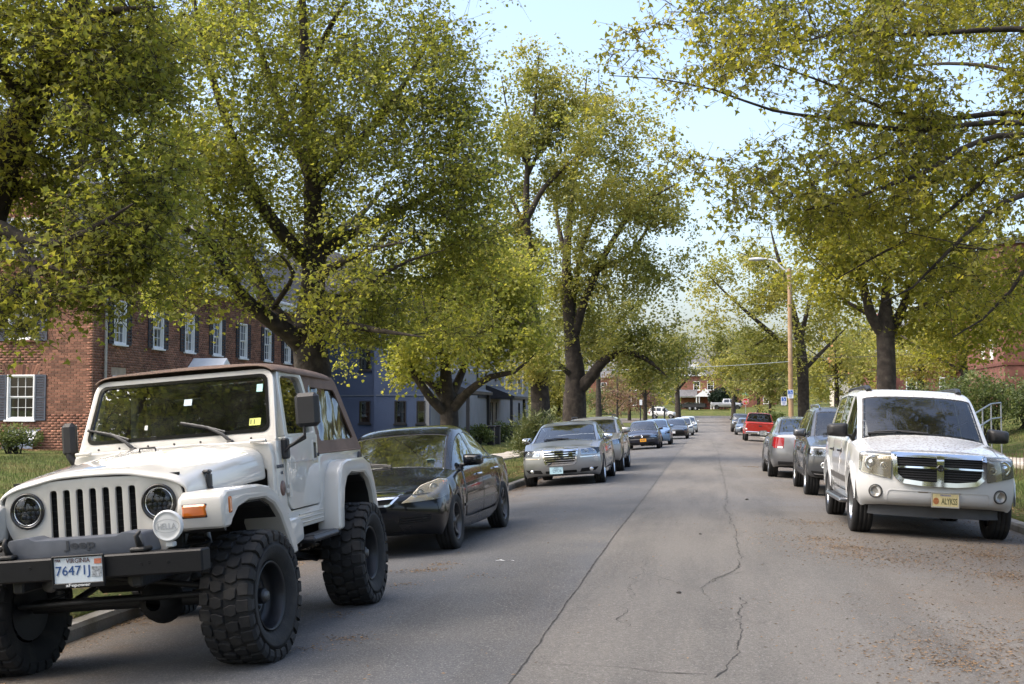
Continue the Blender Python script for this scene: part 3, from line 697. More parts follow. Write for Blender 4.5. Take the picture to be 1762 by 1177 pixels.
dn = MB(); y = wall_y(182, BX + .1); dn.tube([(BX + .12, y, 6.0), (BX + .09, y, 5.8), (BX + .09, y, gz)], .048, 8); dn.build('downpipe', mat('pale_downpipe', (.36, .34, .30), .6), bh)
rf = MB(); pts = [(BX + .35, 6.2)] + [(BX - a, z + .08) for a, z in ROOF[1:4]] + [(BX - BW - .35, 6.2)]
rv = [(x, yy, z) for yy in (BY0 - .15, BY1) for x, z in pts]; rf.add(rv, [(i, i + 1, i + 6, i + 5) for i in range(4)]); ro = rf.build('roof', slate_m, bh)
for (p, lw) in ((238, 1.5), (338, 1.5), (430, 1.6)):
    y = wall_y(p, BX - .8) ; d_ = MB(); d_.box((BX - 1.25, y, 7.45), (1.5, lw, 1.9), b=.01); dm = d_.build('dormer', mat('white_cladding', (.60, .61, .62), .6, var=.1), bh)
    d2 = MB(); d2.prism([(y - lw / 2 - .15, 8.38), (y + lw / 2 + .15, 8.38), (y, 8.95)], BX - 2.4, BX - .35, 'yz'); d2.build('dormer_roof', slate_m, dm)
    d3 = MB(); d3.box((BX - .492, y, 7.5), (.02, .7, 1.1), b=.004); d3.build('dormer_window', mat('dormer_glass', (.03, .035, .045), .1, var=.1), dm)
# small entrance hood on the street side
yp = wall_y(377, BX + 1.0); pc = MB(); pc.prism([(yp - .75, 3.0), (yp + .75, 3.0), (yp, 3.50)], BX, BX + 1.3, 'yz', b=.02); ph = pc.build('porch_pediment', white_paint, bh)
for s_ in (-1, 1): cl = MB(); cl.lathe([(.11, gz), (.11, gz + .15), (.085, gz + .2), (.075, 2.9), (.11, 2.95), (.11, 3.0)], 16, 'z', Matrix.Translation((BX + 1.15, yp + s_ * .8, 0))); cl.build('porch_column', white_paint, bh)
# basement light well with a ribbed cover
hx = wall_x(40, BY0 - .3); mb = MB(); n = 10; vs = []
for i in range(n + 1):
    t = i / n; x = hx - .5 + 1.0 * t; rip = .015 * (i % 2)
    for (yy, zz) in ((BY0 - .05, 1.02), (BY0 - .30, .98), (BY0 - .55, .72), (BY0 - .56, .45)): vs.append((x, yy, zz + rip))
mb.add(vs, [(i * 4 + j, i * 4 + j + 1, i * 4 + j + 5, i * 4 + j + 4) for i in range(n) for j in range(3)]); mb.build('light_well_cover', mat('clear_ribbed_plastic', (.16, .19, .25), .12, var=.4, vscale=5, coat=.6), bh)
attach(bh)

# ---- blue-grey painted house
GX, GY0, GY1 = -12.7, 57.0, 90.0
bl = empty('blue_painted_house', (GX, GY0, .15)); tag(bl, 'slate-blue painted brick house with small dark windows behind the black saloon', 'building'); bpy.context.view_layer.update()
def painted(name, c): return mat(name, c, .8, var=.12, vscale=1.2, bump=.35, bscale=14)
blue_m = painted('slate_blue_paint', (.042, .064, .122)); grey_m = painted('pale_grey_paint', (.215, .218, .225)); trim_dk = mat('black_trim', (.012, .012, .016), .5)
WB1 = Wall((GX, GY0, 0), (-1, 0, 0), (0, -1, 0)); WB2 = Wall((GX - 2.55, GY0 + 1.4, 0), (-1, 0, 0), (0, -1, 0)); WB3 = Wall((GX, GY0, 0), (0, 1, 0), (1, 0, 0))
def dark_window(parent, wl, a, z0, w_, h_):
    e = empty('window'); e.parent = parent; e.matrix_basis = wl.M(a, z0, 0); f = MB(); t = .05
    for (c, d) in (((0, -.03, h_ - t / 2), (w_, .1, t)), ((0, -.03, t / 2), (w_, .1, t)), ((-w_ / 2 + t / 2, -.03, h_ / 2), (t, .1, h_ - 2 * t)), ((w_ / 2 - t / 2, -.03, h_ / 2), (t, .1, h_ - 2 * t)), ((0, -.05, h_ / 2), (w_ - 2 * t, .05, .035))): f.box(c, d)
    f.build('frame', trim_dk, e); g = MB(); g.box((0, -.07, h_ / 2), (w_ - .1, .006, h_ - .1)); g.build('pane', win_glass, e); r_ = MB(); r_.box((0, -.24, h_ / 2), (w_ - .1, .01, h_ - .1)); r_.build('dark_interior', room_m, e)
    s_ = MB(); s_.box((0, .03, -.04), (w_ + .08, .12, .07)); s_.build('sill', trim_dk, e)
gzb = -.1
def blue_wall(wl, ln, wn, m, z1=7.2, nm='wall'):
    hs = [(a - w_ / 2, a + w_ / 2, z, z + h_) for a, z, w_, h_ in wn]; backing(bl, wl, [(0, gzb - .3), (ln, gzb - .3), (ln, z1), (0, z1)], [rect(h) for h in hs], m, nm)
    for a, z, w_, h_ in wn: dark_window(bl, wl, a, z, w_, h_)
w1 = -(wall_x(689, GY0) - GX); w2 = -(wall_x(628, GY0 + 1.4) - GX) - 2.55
blue_wall(WB1, 2.55, [(w1, 1.0, .56, 1.06), (w1, 3.55, .56, 1.0), (.4, 1.0, .42, 1.06)], blue_m)
blue_wall(WB2, 9.0, [(w2, 1.0, .56, 1.06), (w2, 3.55, .56, 1.0), (w2 + 3, 1.0, .56, 1.06), (w2 + 3, 3.55, .56, 1.06)], blue_m)
m_ = MB(); m_.box((GX - 2.55, GY0 + .7, 3.4), (.2, 1.4, 7.4)); m_.build('wall_return', blue_m, bl)
m_ = MB(); m_.box((GX - 5.8, GY0 + .7 - .02, 2.32), (11.4, .02, .05)); 
m_ = MB(); m_.box((GX - 1.275, GY0 - .012, 2.32), (2.55, .03, .05)); m_.box((GX - 2.55 - 4.5, GY0 + 1.388, 2.32), (9.0, .03, .05)); m_.build('string_course', mat('course_grey', (.10, .12, .16), .8), bl)
wn3 = [(wall_y(p, GX) - GY0, 1.0, w_, 1.15) for p, w_ in ((843, .62), (853, .62), (893, .8), (903, .8))] + [(wall_y(p, GX) - GY0, 3.5, w_, 1.1) for p, w_ in ((836, .62), (853, .62), (893, .8), (903, .8))]
blue_wall(WB3, GY1 - GY0, wn3, grey_m)
# porches with dark roofs, posts and timber framing
for (p0, p1, zr) in ((783, 822, 2.45), (862, 886, 2.35)):
    y0, y1 = wall_y(p0, GX + .9), wall_y(p1, GX + .9); pr = MB(); pr.prism([(GX, zr + .75), (GX + 1.7, zr + .1), (GX + 1.7, zr - .05), (GX, zr - .05)], y0, y1, 'xz'); po = pr.build('porch_roof', trim_dk, bl)
    for y in (y0 + .15, y1 - .15): q = MB(); q.box((GX + 1.5, y, (zr + gzb) / 2), (.16, .16, zr - gzb), b=.01); q.build('porch_post', trim_dk, bl)
    q = MB(); q.box((GX + .02, (y0 + y1) / 2, 1.05), (.05, 1.0, 2.1)); q.build('front_door', trim_dk, bl)
for p in (822, 868, 880, 890, 899): q = MB(); y = wall_y(p, GX + .04); q.box((GX + .04, y, 4.6), (.06, .22, 4.2)); q.build('timber_post', trim_dk if p in (822, 880) else white_paint, bl)
q = MB(); q.box((GX + .03, (GY0 + GY1) / 2 + 6, 2.42), (.06, 20, .16)); q.build('timber_rail', trim_dk, bl)
rf = MB(); rf.add([(GX + .5, GY0 - .4, 7.1), (GX + .5, GY1 + .4, 7.1), (GX - 5.8, GY1 + .4, 9.6), (GX - 5.8, GY0 - .4, 9.6), (GX - 12.5, GY0 - .4, 7.1), (GX - 12.5, GY1 + .4, 7.1)], [(0, 1, 2, 3), (3, 2, 5, 4), (0, 3, 4)]); rf.build('roof', slate_m, bl)
attach(bl)
# dark bollard-like posts by its path
for k, p in enumerate((845, 855)):
    y = 60 + 3 * k; v = at(p, 722, 62 + 2 * k); q = MB(); q.box((0, 0, .45), (.34, .34, .9), b=.02); q.box((0, 0, .94), (.42, .42, .08), b=.02); o = q.build('gate_post', trim_dk, None, (v.x, v.y, ground_z(v.x, v.y))); tag(o, 'short dark gate post in front of the pale grey wall, %s one' % ('near' if k == 0 else 'far'), 'post', 'gate posts')

# ---- red brick block on the right rise
red_m = mat('bright_red_brick', (.165, .064, .048), .9, var=.3, vscale=2.5, bump=.3, bscale=30, col2=(.13, .05, .038), c2scale=3)
def far_block(name, label, X0, X1, Y0, Y1, z0, z1, m, wins, roof=None, roof_m=None, kindroof='flat'):
    e = empty(name, ((X0 + X1) / 2, Y0, z0)); tag(e, label, 'building'); bpy.context.view_layer.update()
    ws = Wall((X0, Y0, 0), (1, 0, 0), (0, -1, 0)); wl = Wall((X0, Y0, 0), (0, 1, 0), (-1, 0, 0))
    for w_, ln, side in ((ws, X1 - X0, 'f'), (wl, Y1 - Y0, 's')):
        hs = [(a - ww / 2, a + ww / 2, z, z + h_) for sd, a, z, ww, h_ in wins if sd == side]
        backing(e, w_, [(0, z0 - 1), (ln, z0 - 1), (ln, z1), (0, z1)], [rect(h) for h in hs], m)
        for sd, a, z, ww, h_ in wins:
            if sd == side: sash_window(e, w_, a, z, ww, h_, (2, 2), each=False, curtain=False, sill=True, fr=.08)
    mb = MB(); mb.box((X1, (Y0 + Y1) / 2, (z0 + z1) / 2), (.3, Y1 - Y0, z1 - z0)); mb.box(((X0 + X1) / 2, Y1, (z0 + z1) / 2), (X1 - X0, .3, z1 - z0)); mb.build('rear_wall', m, e)
    if kindroof == 'flat': mb = MB(); mb.box(((X0 + X1) / 2, (Y0 + Y1) / 2, z1 + .1), (X1 - X0 + .5, Y1 - Y0 + .5, .3)); mb.build('roof', roof_m or slate_m, e)
    else:
        mb = MB()
        if kindroof == 'x': mb.prism([(Y0 - .5, z1), (Y1 + .5, z1), ((Y0 + Y1) / 2, z1 + roof)], X0 - .4, X1 + .4, 'yz')
        else: mb.prism([(X0 - .5, z1), (X1 + .5, z1), ((X0 + X1) / 2, z1 + roof)], Y0 - .4, Y1 + .4, 'xz')
        mb.build('roof', roof_m or slate_m, e)
        if kindroof == 'y':
            mb = MB(); mb.prism([(X0 - .2, z1), (X1 + .2, z1), ((X0 + X1) / 2, z1 + roof - .15)], Y0 - .02, Y0 + .2, 'xz'); mb.build('gable', m, e)
    return e
e = far_block('red_brick_block', 'bright red brick block on the rise at the right edge above the hedge', 16.5, 32, 73, 90, 2.4, 11, red_m, [('s', 3.0, 4.6, .7, 1.9), ('s', 5.2, 4.6, .7, 1.9), ('f', 2.5, 4.6, 1.0, 1.7), ('f', 6, 4.6, 1.0, 1.7), ('s', 3.0, 8, .7, 1.9), ('s', 5.2, 8, .7, 1.9)])
mb = MB(); mb.box((16.47, 81.5, 4.2), (.06, 17.1, .14)); mb.box((24.2, 72.97, 4.2), (15.6, .06, .14)); mb.build('string_course', mat('dark_course', (.12, .04, .03), .9), e)
attach(e)
v = at(1500, 640, 118); e = far_block('brick_town_house', 'brick house with white trim half hidden behind the forked trunk', v.x, v.x + 9, v.y, v.y + 8, 1.2, 7.4, red_m, [('f', 3.6, 3.0, 1.0, 1.7), ('f', 6.6, 3.0, 1.0, 1.7), ('f', 3.6, 5.4, 1.0, 1.5)], 3.2, slate_m, 'y')
mb = MB(); mb.box((v.x + 1.0, v.y - .3, 5), (.9, .9, 11.5)); mb.build('chimney', red_m, e); mb = MB(); mb.prism([(v.x - .6, 7.3), (v.x + 9.6, 7.3), (v.x + 4.5, 10.9), (v.x + 4.5, 10.5), (v.x + 9, 7.0), (v.x, 7.0)], v.y - .6, v.y - .45, 'xz'); mb.build('barge_board', white_paint, e); attach(e)
v = at(1440, 640, 150); e = far_block('orange_roofed_house', 'pale house with an orange-brown roof beyond the street lamp', v.x, v.x + 11, v.y, v.y + 9, 1.5, 6, mat('cream_wall', (.45, .42, .36), .8), [('f', 3, 3, 1.1, 1.6), ('f', 7, 3, 1.1, 1.6)], 4.2, mat('orange_tiles', (.33, .15, .06), .8, var=.3, vscale=4), 'x'); attach(e)
# ---- porch house at the head of the street
v0 = at(1172, 702, 240); HX0, HY = v0.x, v0.y; hz = 1.9
pe = far_block('porch_house', 'brick house with a white columned porch at the head of the street', HX0, HX0 + 13.5, HY, HY + 10, hz, hz + 6.4, mat('dusky_brick', (.20, .085, .055), .9, var=.3, vscale=2), [('f', 3.0, hz + 3.6, 1.25, 1.7), ('f', 5.6, hz + 3.6, 1.25, 1.7), ('f', 9.5, hz + 3.6, 1.25, 1.7), ('f', 9.5, hz + .9, 1.25, 1.7)], 4.2, slate_m, 'x')
pv = at(1213.5, 700, 237); px0 = pv.x
mb = MB(); mb.prism([(px0 - 1.9, hz + 2.35), (px0 + 1.9, hz + 2.35), (px0, hz + 3.9)], HY - 3.0, HY, 'xz'); mb.box((px0 - 3.6, HY - 1.2, hz + 2.3), (4.2, 2.4, .16)); mb.build('porch_pediment', white_paint, pe)
mb = MB(); mb.prism([(HY - 2.6, hz + 2.4), (HY, hz + 2.4), (HY, hz + 3.7)], px0 - 5.7, px0 - 1.5, 'yz'); mb.build('porch_roof', slate_m, pe)
for x in (-1.6, -1.1, 1.1, 1.6): mb = MB(); mb.lathe([(.14, hz - .6), (.12, hz + .2), (.11, hz + 2.2), (.15, hz + 2.3)], 12, 'z', Matrix.Translation((px0 + x, HY - 2.7, 0))); mb.build('porch_column', white_paint, pe)
mb = MB(); mb.box((px0 + .3, HY - .03, hz + 1.1), (1.1, .06, 2.2)); mb.build('front_door', mat('red_door', (.22, .05, .03), .5), pe)
mb = MB(); gx0 = at(1196, 640, 240).x; mb.prism([(gx0 - 2.4, hz + 6.3), (gx0 + 2.4, hz + 6.3), (gx0, hz + 9.2)], HY - .6, HY + 3, 'xz'); gb = mb.build('front_gable', mat('white_boards', (.58, .59, .60), .7), pe); mb = MB(); mb.box((gx0, HY - .62, hz + 7.0), (1.0, .06, 1.1)); mb.build('attic_window', MATS['dormer_glass'], gb); attach(pe)
v1 = at(1268, 700, 262); e = far_block('brick_row_house', 'brick house with white windows beyond the stop sign', v1.x, v1.x + 8, v1.y, v1.y + 10, 2.0, 8.5, red_m, [('f', 2, 3.0, 1.2, 1.7), ('f', 6, 3.0, 1.2, 1.7), ('f', 2, 6.0, 1.2, 1.6), ('f', 6, 6.0, 1.2, 1.6)], 3.5, slate_m, 'x'); attach(e)
v1 = at(1065, 700, 250); e = far_block('pale_brick_house', 'brick house behind the trees left of the white side-on SUV', v1.x - 6, v1.x + 6, v1.y, v1.y + 10, 1.6, 8.2, MATS['dusky_brick'], [('f', 3, 2.6, 1.2, 1.7), ('f', 9, 2.6, 1.2, 1.7), ('f', 3, 5.6, 1.2, 1.6), ('f', 9, 5.6, 1.2, 1.6)], 3.5, slate_m, 'x'); attach(e)
# ================================================================ cars: lofted shells
def ip(keys, y):
    if y >= keys[0][0]: return list(keys[0][1:])
    for a, b in zip(keys, keys[1:]):
        if a[0] >= y >= b[0]:
            t = (a[0] - y) / max(1e-6, a[0] - b[0]); return [p + (q - p) * t for p, q in zip(a[1:], b[1:])]
    return list(keys[-1][1:])
def lid(wb, zb, zt, crown=2.2):
    """points 7..12 over a bonnet or boot lid"""
    out = []
    for f in (.975, .90, .84, .76, .40, 0): out.append((wb * f, zb + (zt - zb) * (1 - f ** crown)))
    return out
def green(wb, zb, zt, wt, rail=.035):
    """points 7..12 of a cabin section; wt = half width at the top of the side glass"""
    return [(wb - .028, zb + .022), (wt, zt - .085), (wt - .05, zt - .045), (wt - .13, zt - .018), (wt * .48, zt - .004), (0, zt)]

def car_shell(sp):
    yf, yr = sp['axles']; Ra = sp['Ra']; zc = sp['zc']; low = sp['lower']; up = sp['upper']
    y0, y1 = low[0][0], low[-1][0]
    arch = {}
    ys = set()
    for ya in (yf, yr):
        for s_ in (-1, 1): ys.add(round(ya + s_ * (Ra + .04), 4))
        for an in (10, 45, 90, 135, 170):
            y = round(ya + Ra * math.cos(R(an)), 4); ys.add(y); arch[y] = zc + Ra * math.sin(R(an))
    for k in low + up: ys.add(round(k[0], 4))
    for y in sp.get('cuts', ()): ys.add(round(y, 4))
    ys = sorted((y for y in ys if y1 - 1e-6 <= y <= y0 + 1e-6), reverse=True)
    keep = []                                # drop near-duplicates, arches and named cuts win
    must = set(round(y, 4) for y in sp.get('cuts', ())) | set(arch) | {round(u[0], 4) for u in up} | {round(y0, 4), round(y1, 4)}
    for y in ys:
        if keep and keep[-1] - y < .045 and y not in must: continue
        keep.append(y)
    ys = keep
    upk = [[u[0]] + [c for p in u[1] for c in p] + [u[2] if len(u) > 2 else 0.0] for u in up]
    def station(y):
        zs, wl, wm, zm, wb, zb = ip(low, y)
        u = ip(upk, y); bul = u[12]
        P = [(0, y, zs + .03), (wl * .60, y, zs + .03), (wl * .70, y, zs + .03), (wl - .03, y, zs), (wl, y, zs + .085), (wm, y, zm), (wb, y, zb)]
        za = arch.get(round(y, 4))
        if za is not None:
            fl = sp.get('flare', .012); w3 = max(wl, wm - .01) + fl
            zm2 = min(max(zm, za + .10), zb - .03)
            P = [(0, y, zs + .03), (wm - .30, y, zs + .03), (wm - .29, y, za + .02), (w3 - .008, y, za), (w3 + .004, y, min(za + .03, zb - .06)), (max(wm, w3 - .004), y, zm2), (wb, y, zb)]
        wmax = u[0] if u[0] > 1e-6 else 1
        for i in range(6):
            x, z = u[2 * i], u[2 * i + 1]; P.append((x, y + bul * (1 - min(1, (x / wmax)) ** 2), z))
        return P
    V = []; F = []; LAB = []; CR = {}
    st = [station(y) for y in ys]
    for end, key in ((0, 'front'), (-1, 'rear')):                # round the ends in plan: rows 3..9 have their own setback
        cap = sp[key]
        for k in range(3, 13):
            r = cap[min(k, 9) - 3]; x, y, z = st[end][k]
            st[end][k] = (x * r[2] if k < 10 else x, y + r[1], r[3] if len(r) > 3 and r[3] is not None and k <= 9 else z)
    nk = 13; idx = []
    for s_ in st:
        row = []
        for k in range(nk): row.append(len(V)); V.append(s_[k])
        lef = []
        for k in range(nk):
            if k in (0, 12): lef.append(row[k])
            else: lef.append(len(V)); V.append((-s_[k][0], s_[k][1], s_[k][2]))
        idx.append((row, lef))
    def lab(ym, k):
        for L_, a, b, k0, k1 in sp['labels']:
            if a >= ym >= b and k0 <= k <= k1: return L_
        return 'underbody' if k <= 2 else 'body'
    for i in range(len(ys) - 1):
        ym = (ys[i] + ys[i + 1]) / 2
        for k in range(nk - 1):
            l_ = lab(ym, k)
            for side, (A, B) in enumerate(((idx[i][0], idx[i + 1][0]), (idx[i][1], idx[i + 1][1]))):
                q = (A[k], B[k], B[k + 1], A[k + 1]); F.append(q if side == 0 else q[::-1]); LAB.append(l_)
        for k, c in sp.get('crease', {3: .9, 2: .6}).items():
            for A, B in ((idx[i][0], idx[i + 1][0]), (idx[i][1], idx[i + 1][1])): CR[tuple(sorted((A[k], B[k])))] = c
    for (y, ka, kb, c) in sp.get('xcrease', ()):
        i = min(range(len(ys)), key=lambda j: abs(ys[j] - y))
        for A in idx[i]:
            for k in range(ka, kb): CR[tuple(sorted((A[k], A[k + 1])))] = c
    for end, key in ((0, 'front'), (-1, 'rear')):
        cap = sp[key]; row, lef = idx[end]
        grid = []
        top = [row[9], row[10], row[11], row[12], lef[11], lef[10], lef[9]]
        bot = [row[3], row[2], row[1], row[0], lef[1], lef[2], lef[3]]
        sgn = 1 if key == 'front' else -1
        p_ = sp.get(key + '_pow', 2.3)
        def bulge(k, f): return sgn * cap[k - 3][0] * (1 - abs(f) ** p_)
        for k in range(3, 10):
            if k == 3 or k == 9:
                g = bot if k == 3 else top; wk = V[g[0]][0]
                for vi in g[1:-1]:
                    x, y, z = V[vi]; V[vi] = (x, V[g[0]][1] + bulge(k, x / max(wk, 1e-6)), z)
                grid.append(g); continue
            e = V[row[k]]; g = [row[k]]
            for c in range(1, 6):
                f = (.84, .46, 0, -.46, -.84)[c - 1]
                g.append(len(V)); V.append((e[0] * f, e[1] + bulge(k, f), e[2] + cap[k - 3][4] * (1 - f * f) if len(cap[k - 3]) > 4 else e[2]))
            g.append(lef[k]); grid.append(g)
        for r in range(6):
            for c in range(6):
                q = (grid[r][c], grid[r][c + 1], grid[r + 1][c + 1], grid[r + 1][c]) if key == 'front' else (grid[r][c], grid[r + 1][c], grid[r + 1][c + 1], grid[r][c + 1])
                F.append(q[::-1]); LAB.append(sp.get(key + '_labels', {}).get(r + 3, 'body'))
        for r, cval in sp.get(key + '_crease', {}).items():
            for c in range(6): CR[tuple(sorted((grid[r - 3][c], grid[r - 3][c + 1])))] = cval
    names = sorted(set(LAB)); me = bpy.data.meshes.new('shell'); me.from_pydata(V, [], F)
    for n in names: me.materials.append(None)
    me.polygons.foreach_set('material_index', [names.index(l) for l in LAB]); me.polygons.foreach_set('use_smooth', [True] * len(F))
    at_ = me.attributes.new('crease_edge', 'FLOAT', 'EDGE')
    for e in me.edges:
        c = CR.get(tuple(sorted(e.vertices)))
        if c: at_.data[e.index].value = c
    bm = bmesh.new(); bm.from_mesh(me); bmesh.ops.recalc_face_normals(bm, faces=bm.faces); bm.to_mesh(me); bm.free()
    o = bpy.data.objects.new('shell', me); COL.objects.link(o)
    md = o.modifiers.new('s', 'SUBSURF'); md.levels = md.render_levels = sp.get('lev', 2)
    dg = bpy.context.evaluated_depsgraph_get(); me2 = bpy.data.meshes.new_from_object(o.evaluated_get(dg)); bpy.data.objects.remove(o)
    return me2, names

def split_faces(bm_src, faces, islands):
    """lists of faces, one list per island if asked"""
    if not islands: return [faces]
    fs = set(faces); out = []
    while fs:
        st = [fs.pop()]; isl = list(st)
        while st:
            f = st.pop()
            for e in f.edges:
                for g in e.link_faces:
                    if g in fs: fs.discard(g); st.append(g); isl.append(g)
        out.append(isl)
    return out
def sub_bm(faces):
    bm = bmesh.new(); mp = {}
    for f in faces:
        vs = []
        for v in f.verts:
            if v not in mp: mp[v] = bm.verts.new(v.co)
            vs.append(mp[v])
        nf = bm.faces.new(vs); nf.smooth = True
    bm.normal_update(); return bm
def bm_obj(bm, name, m, parent):
    me = bpy.data.meshes.new(name); bm.to_mesh(me); bm.free(); return link(name, me, m, parent)

GLASSY = {'windshield': 'windscreen', 'rear_glass': 'rear_window', 'side_glass': 'side_window', 'quarter_glass': 'side_window'}
def build_shell(root, sp, mats):
    """split the shell into body, doors, bonnet, windows ...; returns a BVH of the whole outside"""
    me, names = car_shell(sp)
    bm = bmesh.new(); bm.from_mesh(me); bm.normal_update()
    bvh = BVHTree.FromBMesh(bm)
    by = {}
    for f in bm.faces: by.setdefault(names[f.material_index], []).append(f)
    lining = []
    for L_, fs in by.items():
        if L_ in GLASSY:
            for isl in split_faces(bm, fs, True):
                b2 = sub_bm(isl)
                for v in b2.verts: v.co -= v.normal * .004
                r = bmesh.ops.inset_region(b2, faces=b2.faces[:], thickness=sp.get('seal', .016) * (1.6 if L_ in ('windshield', 'rear_glass') else 1), use_boundary=True, use_even_offset=True)
                ring = [f for f in r['faces']]
                b3 = sub_bm(ring); bmesh.ops.delete(b2, geom=ring, context='FACES')
                g = bm_obj(b2, GLASSY[L_], mats.get(L_, mats['glass']), root)
                bm_obj(b3, 'seal', mats.get('seal', black_plastic), g)
        elif L_ in sp.get('gaps', ('bonnet', 'boot_lid', 'door_front', 'door_rear', 'tailgate')):
            for isl in split_faces(bm, fs, True):
                b2 = sub_bm(isl)
                r = bmesh.ops.inset_region(b2, faces=b2.faces[:], thickness=sp.get('gap', .005), use_boundary=True, use_even_offset=True)
                ring = r['faces']
                for f in ring:                       # edges of the panel fold inwards
                    for v in f.verts: v.tag = True
                inner = set(v for f in b2.faces if f not in set(ring) for v in f.verts)
                for v in list({v for f in ring for v in f.verts} - inner): v.co -= v.normal * .014
                nm = {'door_front': 'door', 'door_rear': 'door'}.get(L_, L_)
                bm_obj(b2, nm, mats.get(L_, mats['body']), root)
        else:
            b2 = sub_bm(fs); bm_obj(b2, {'trim': 'lower_trim'}.get(L_, L_), mats.get(L_, mats['body']), root)
        if L_ not in GLASSY and L_ != 'underbody': lining += fs
    b2 = sub_bm(lining)
    for v in b2.verts: v.co -= v.normal * .024
    bmesh.ops.reverse_faces(b2, faces=b2.faces); bm_obj(b2, 'cabin_lining', interior, root)
    bm.free(); bpy.data.meshes.remove(me)
    return bvh

def rpoly(pts, r=.02, n=3):
    """round the corners of a polygon; r may be one value or one per corner"""
    out = []; N_ = len(pts)
    for i in range(N_):
        p0, p1, p2 = Vector(pts[i - 1]), Vector(pts[i]), Vector(pts[(i + 1) % N_]); rr = r[i] if hasattr(r, '__len__') else r
        a = (p0 - p1); b = (p2 - p1); ra = min(rr, a.length * .48); rb = min(rr, b.length * .48)
        A = p1 + a.normalized() * ra; B = p1 + b.normalized() * rb
        if rr <= 1e-6: out.append(tuple(p1)); continue
        for k in range(n + 1):
            t = k / n; out.append(tuple((1 - t) ** 2 * A + 2 * t * (1 - t) * p1 + t * t * B))
    return out
def ell(cx, cy, rx, ry, n=20): return [(cx + rx * math.cos(2 * math.pi * k / n), cy + ry * math.sin(2 * math.pi * k / n)) for k in range(n)]

class Frame:
    """projects flat outlines on to the car's surface"""
    def __init__(s, bvh, o, u, v, d): s.b = bvh; s.o = Vector(o); s.u = Vector(u).normalized(); s.v = Vector(v).normalized(); s.d = Vector(d).normalized()
    def hit(s, a, b):
        p = s.o + s.u * a + s.v * b; h = s.b.ray_cast(p, s.d)
        if h[0] is None:
            n = s.b.find_nearest(p); return n[0]
        return h[0]
def FRONT(b): return Frame(b, (0, 6, 0), (1, 0, 0), (0, 0, 1), (0, -1, 0))
def REAR(b): return Frame(b, (0, -6, 0), (1, 0, 0), (0, 0, 1), (0, 1, 0))
def SIDE(b, s): return Frame(b, (s * 3, 0, 0), (0, 1, 0), (0, 0, 1), (-s, 0, 0))
def DIAG(b, s, ang): 
    a = R(ang); d = Vector((-s * math.sin(a), -math.cos(a), 0)); return Frame(b, -d * 6, (math.cos(a) * 1, -s * math.sin(a), 0), (0, 0, 1), d)

def patch(fr, poly, name, m, parent, off=.004, th=.01, res=.035):
    """a plate that follows the surface inside an outline (u, v)"""
    pts = []
    for i in range(len(poly)):
        a, b = Vector(poly[i]), Vector(poly[(i + 1) % len(poly)]); n = max(1, int((b - a).length / res))
        for k in range(n): pts.append(a + (b - a) * k / n)
    nb = len(pts); xs = [p.x for p in pts]; ysv = [p.y for p in pts]
    gx = min(xs) + res / 2
    ins = []
    from mathutils.geometry import intersect_point_line
    while gx < max(xs):
        gy = min(ysv) + res / 2
        while gy < max(ysv):
            c = False; j = nb - 1
            for i in range(nb):
                if (pts[i].y > gy) != (pts[j].y > gy) and gx < (pts[j].x - pts[i].x) * (gy - pts[i].y) / (pts[j].y - pts[i].y) + pts[i].x: c = not c
                j = i
            if c and min((p - Vector((gx, gy))).length for p in pts) > res * .4: ins.append(Vector((gx, gy)))
            gy += res
        gx += res
    vs, es, fs, *_ = delaunay_2d_cdt([Vector((p.x, p.y)) for p in pts] + ins, [(i, (i + 1) % nb) for i in range(nb)], [], 1, 1e-5)
    P = [fr.hit(v.x, v.y) for v in vs]; n = len(P)
    top = [p - fr.d * off for p in P]; bot = [p - fr.d * (off - th) for p in P]
    F = [tuple(f) for f in fs] + [tuple(i + n for i in f[::-1]) for f in fs]
    cnt = {}
    for f in fs:
        for i in range(len(f)):
            e = (f[i], f[(i + 1) % len(f)]); cnt[e] = cnt.get(e, 0) + 1
    for e in list(cnt):
        if (e[1], e[0]) not in cnt: F.append((e[1], e[0], e[0] + n, e[1] + n))
    mb = MB(); mb.add(top + bot, F, smooth=True)
    o = mb.build(name, m, parent)
    md_smooth(o); return o
def md_smooth(o, ang=40):
    me = o.data
    try: me.set_sharp_from_angle(angle=R(ang))
    except Exception: pass
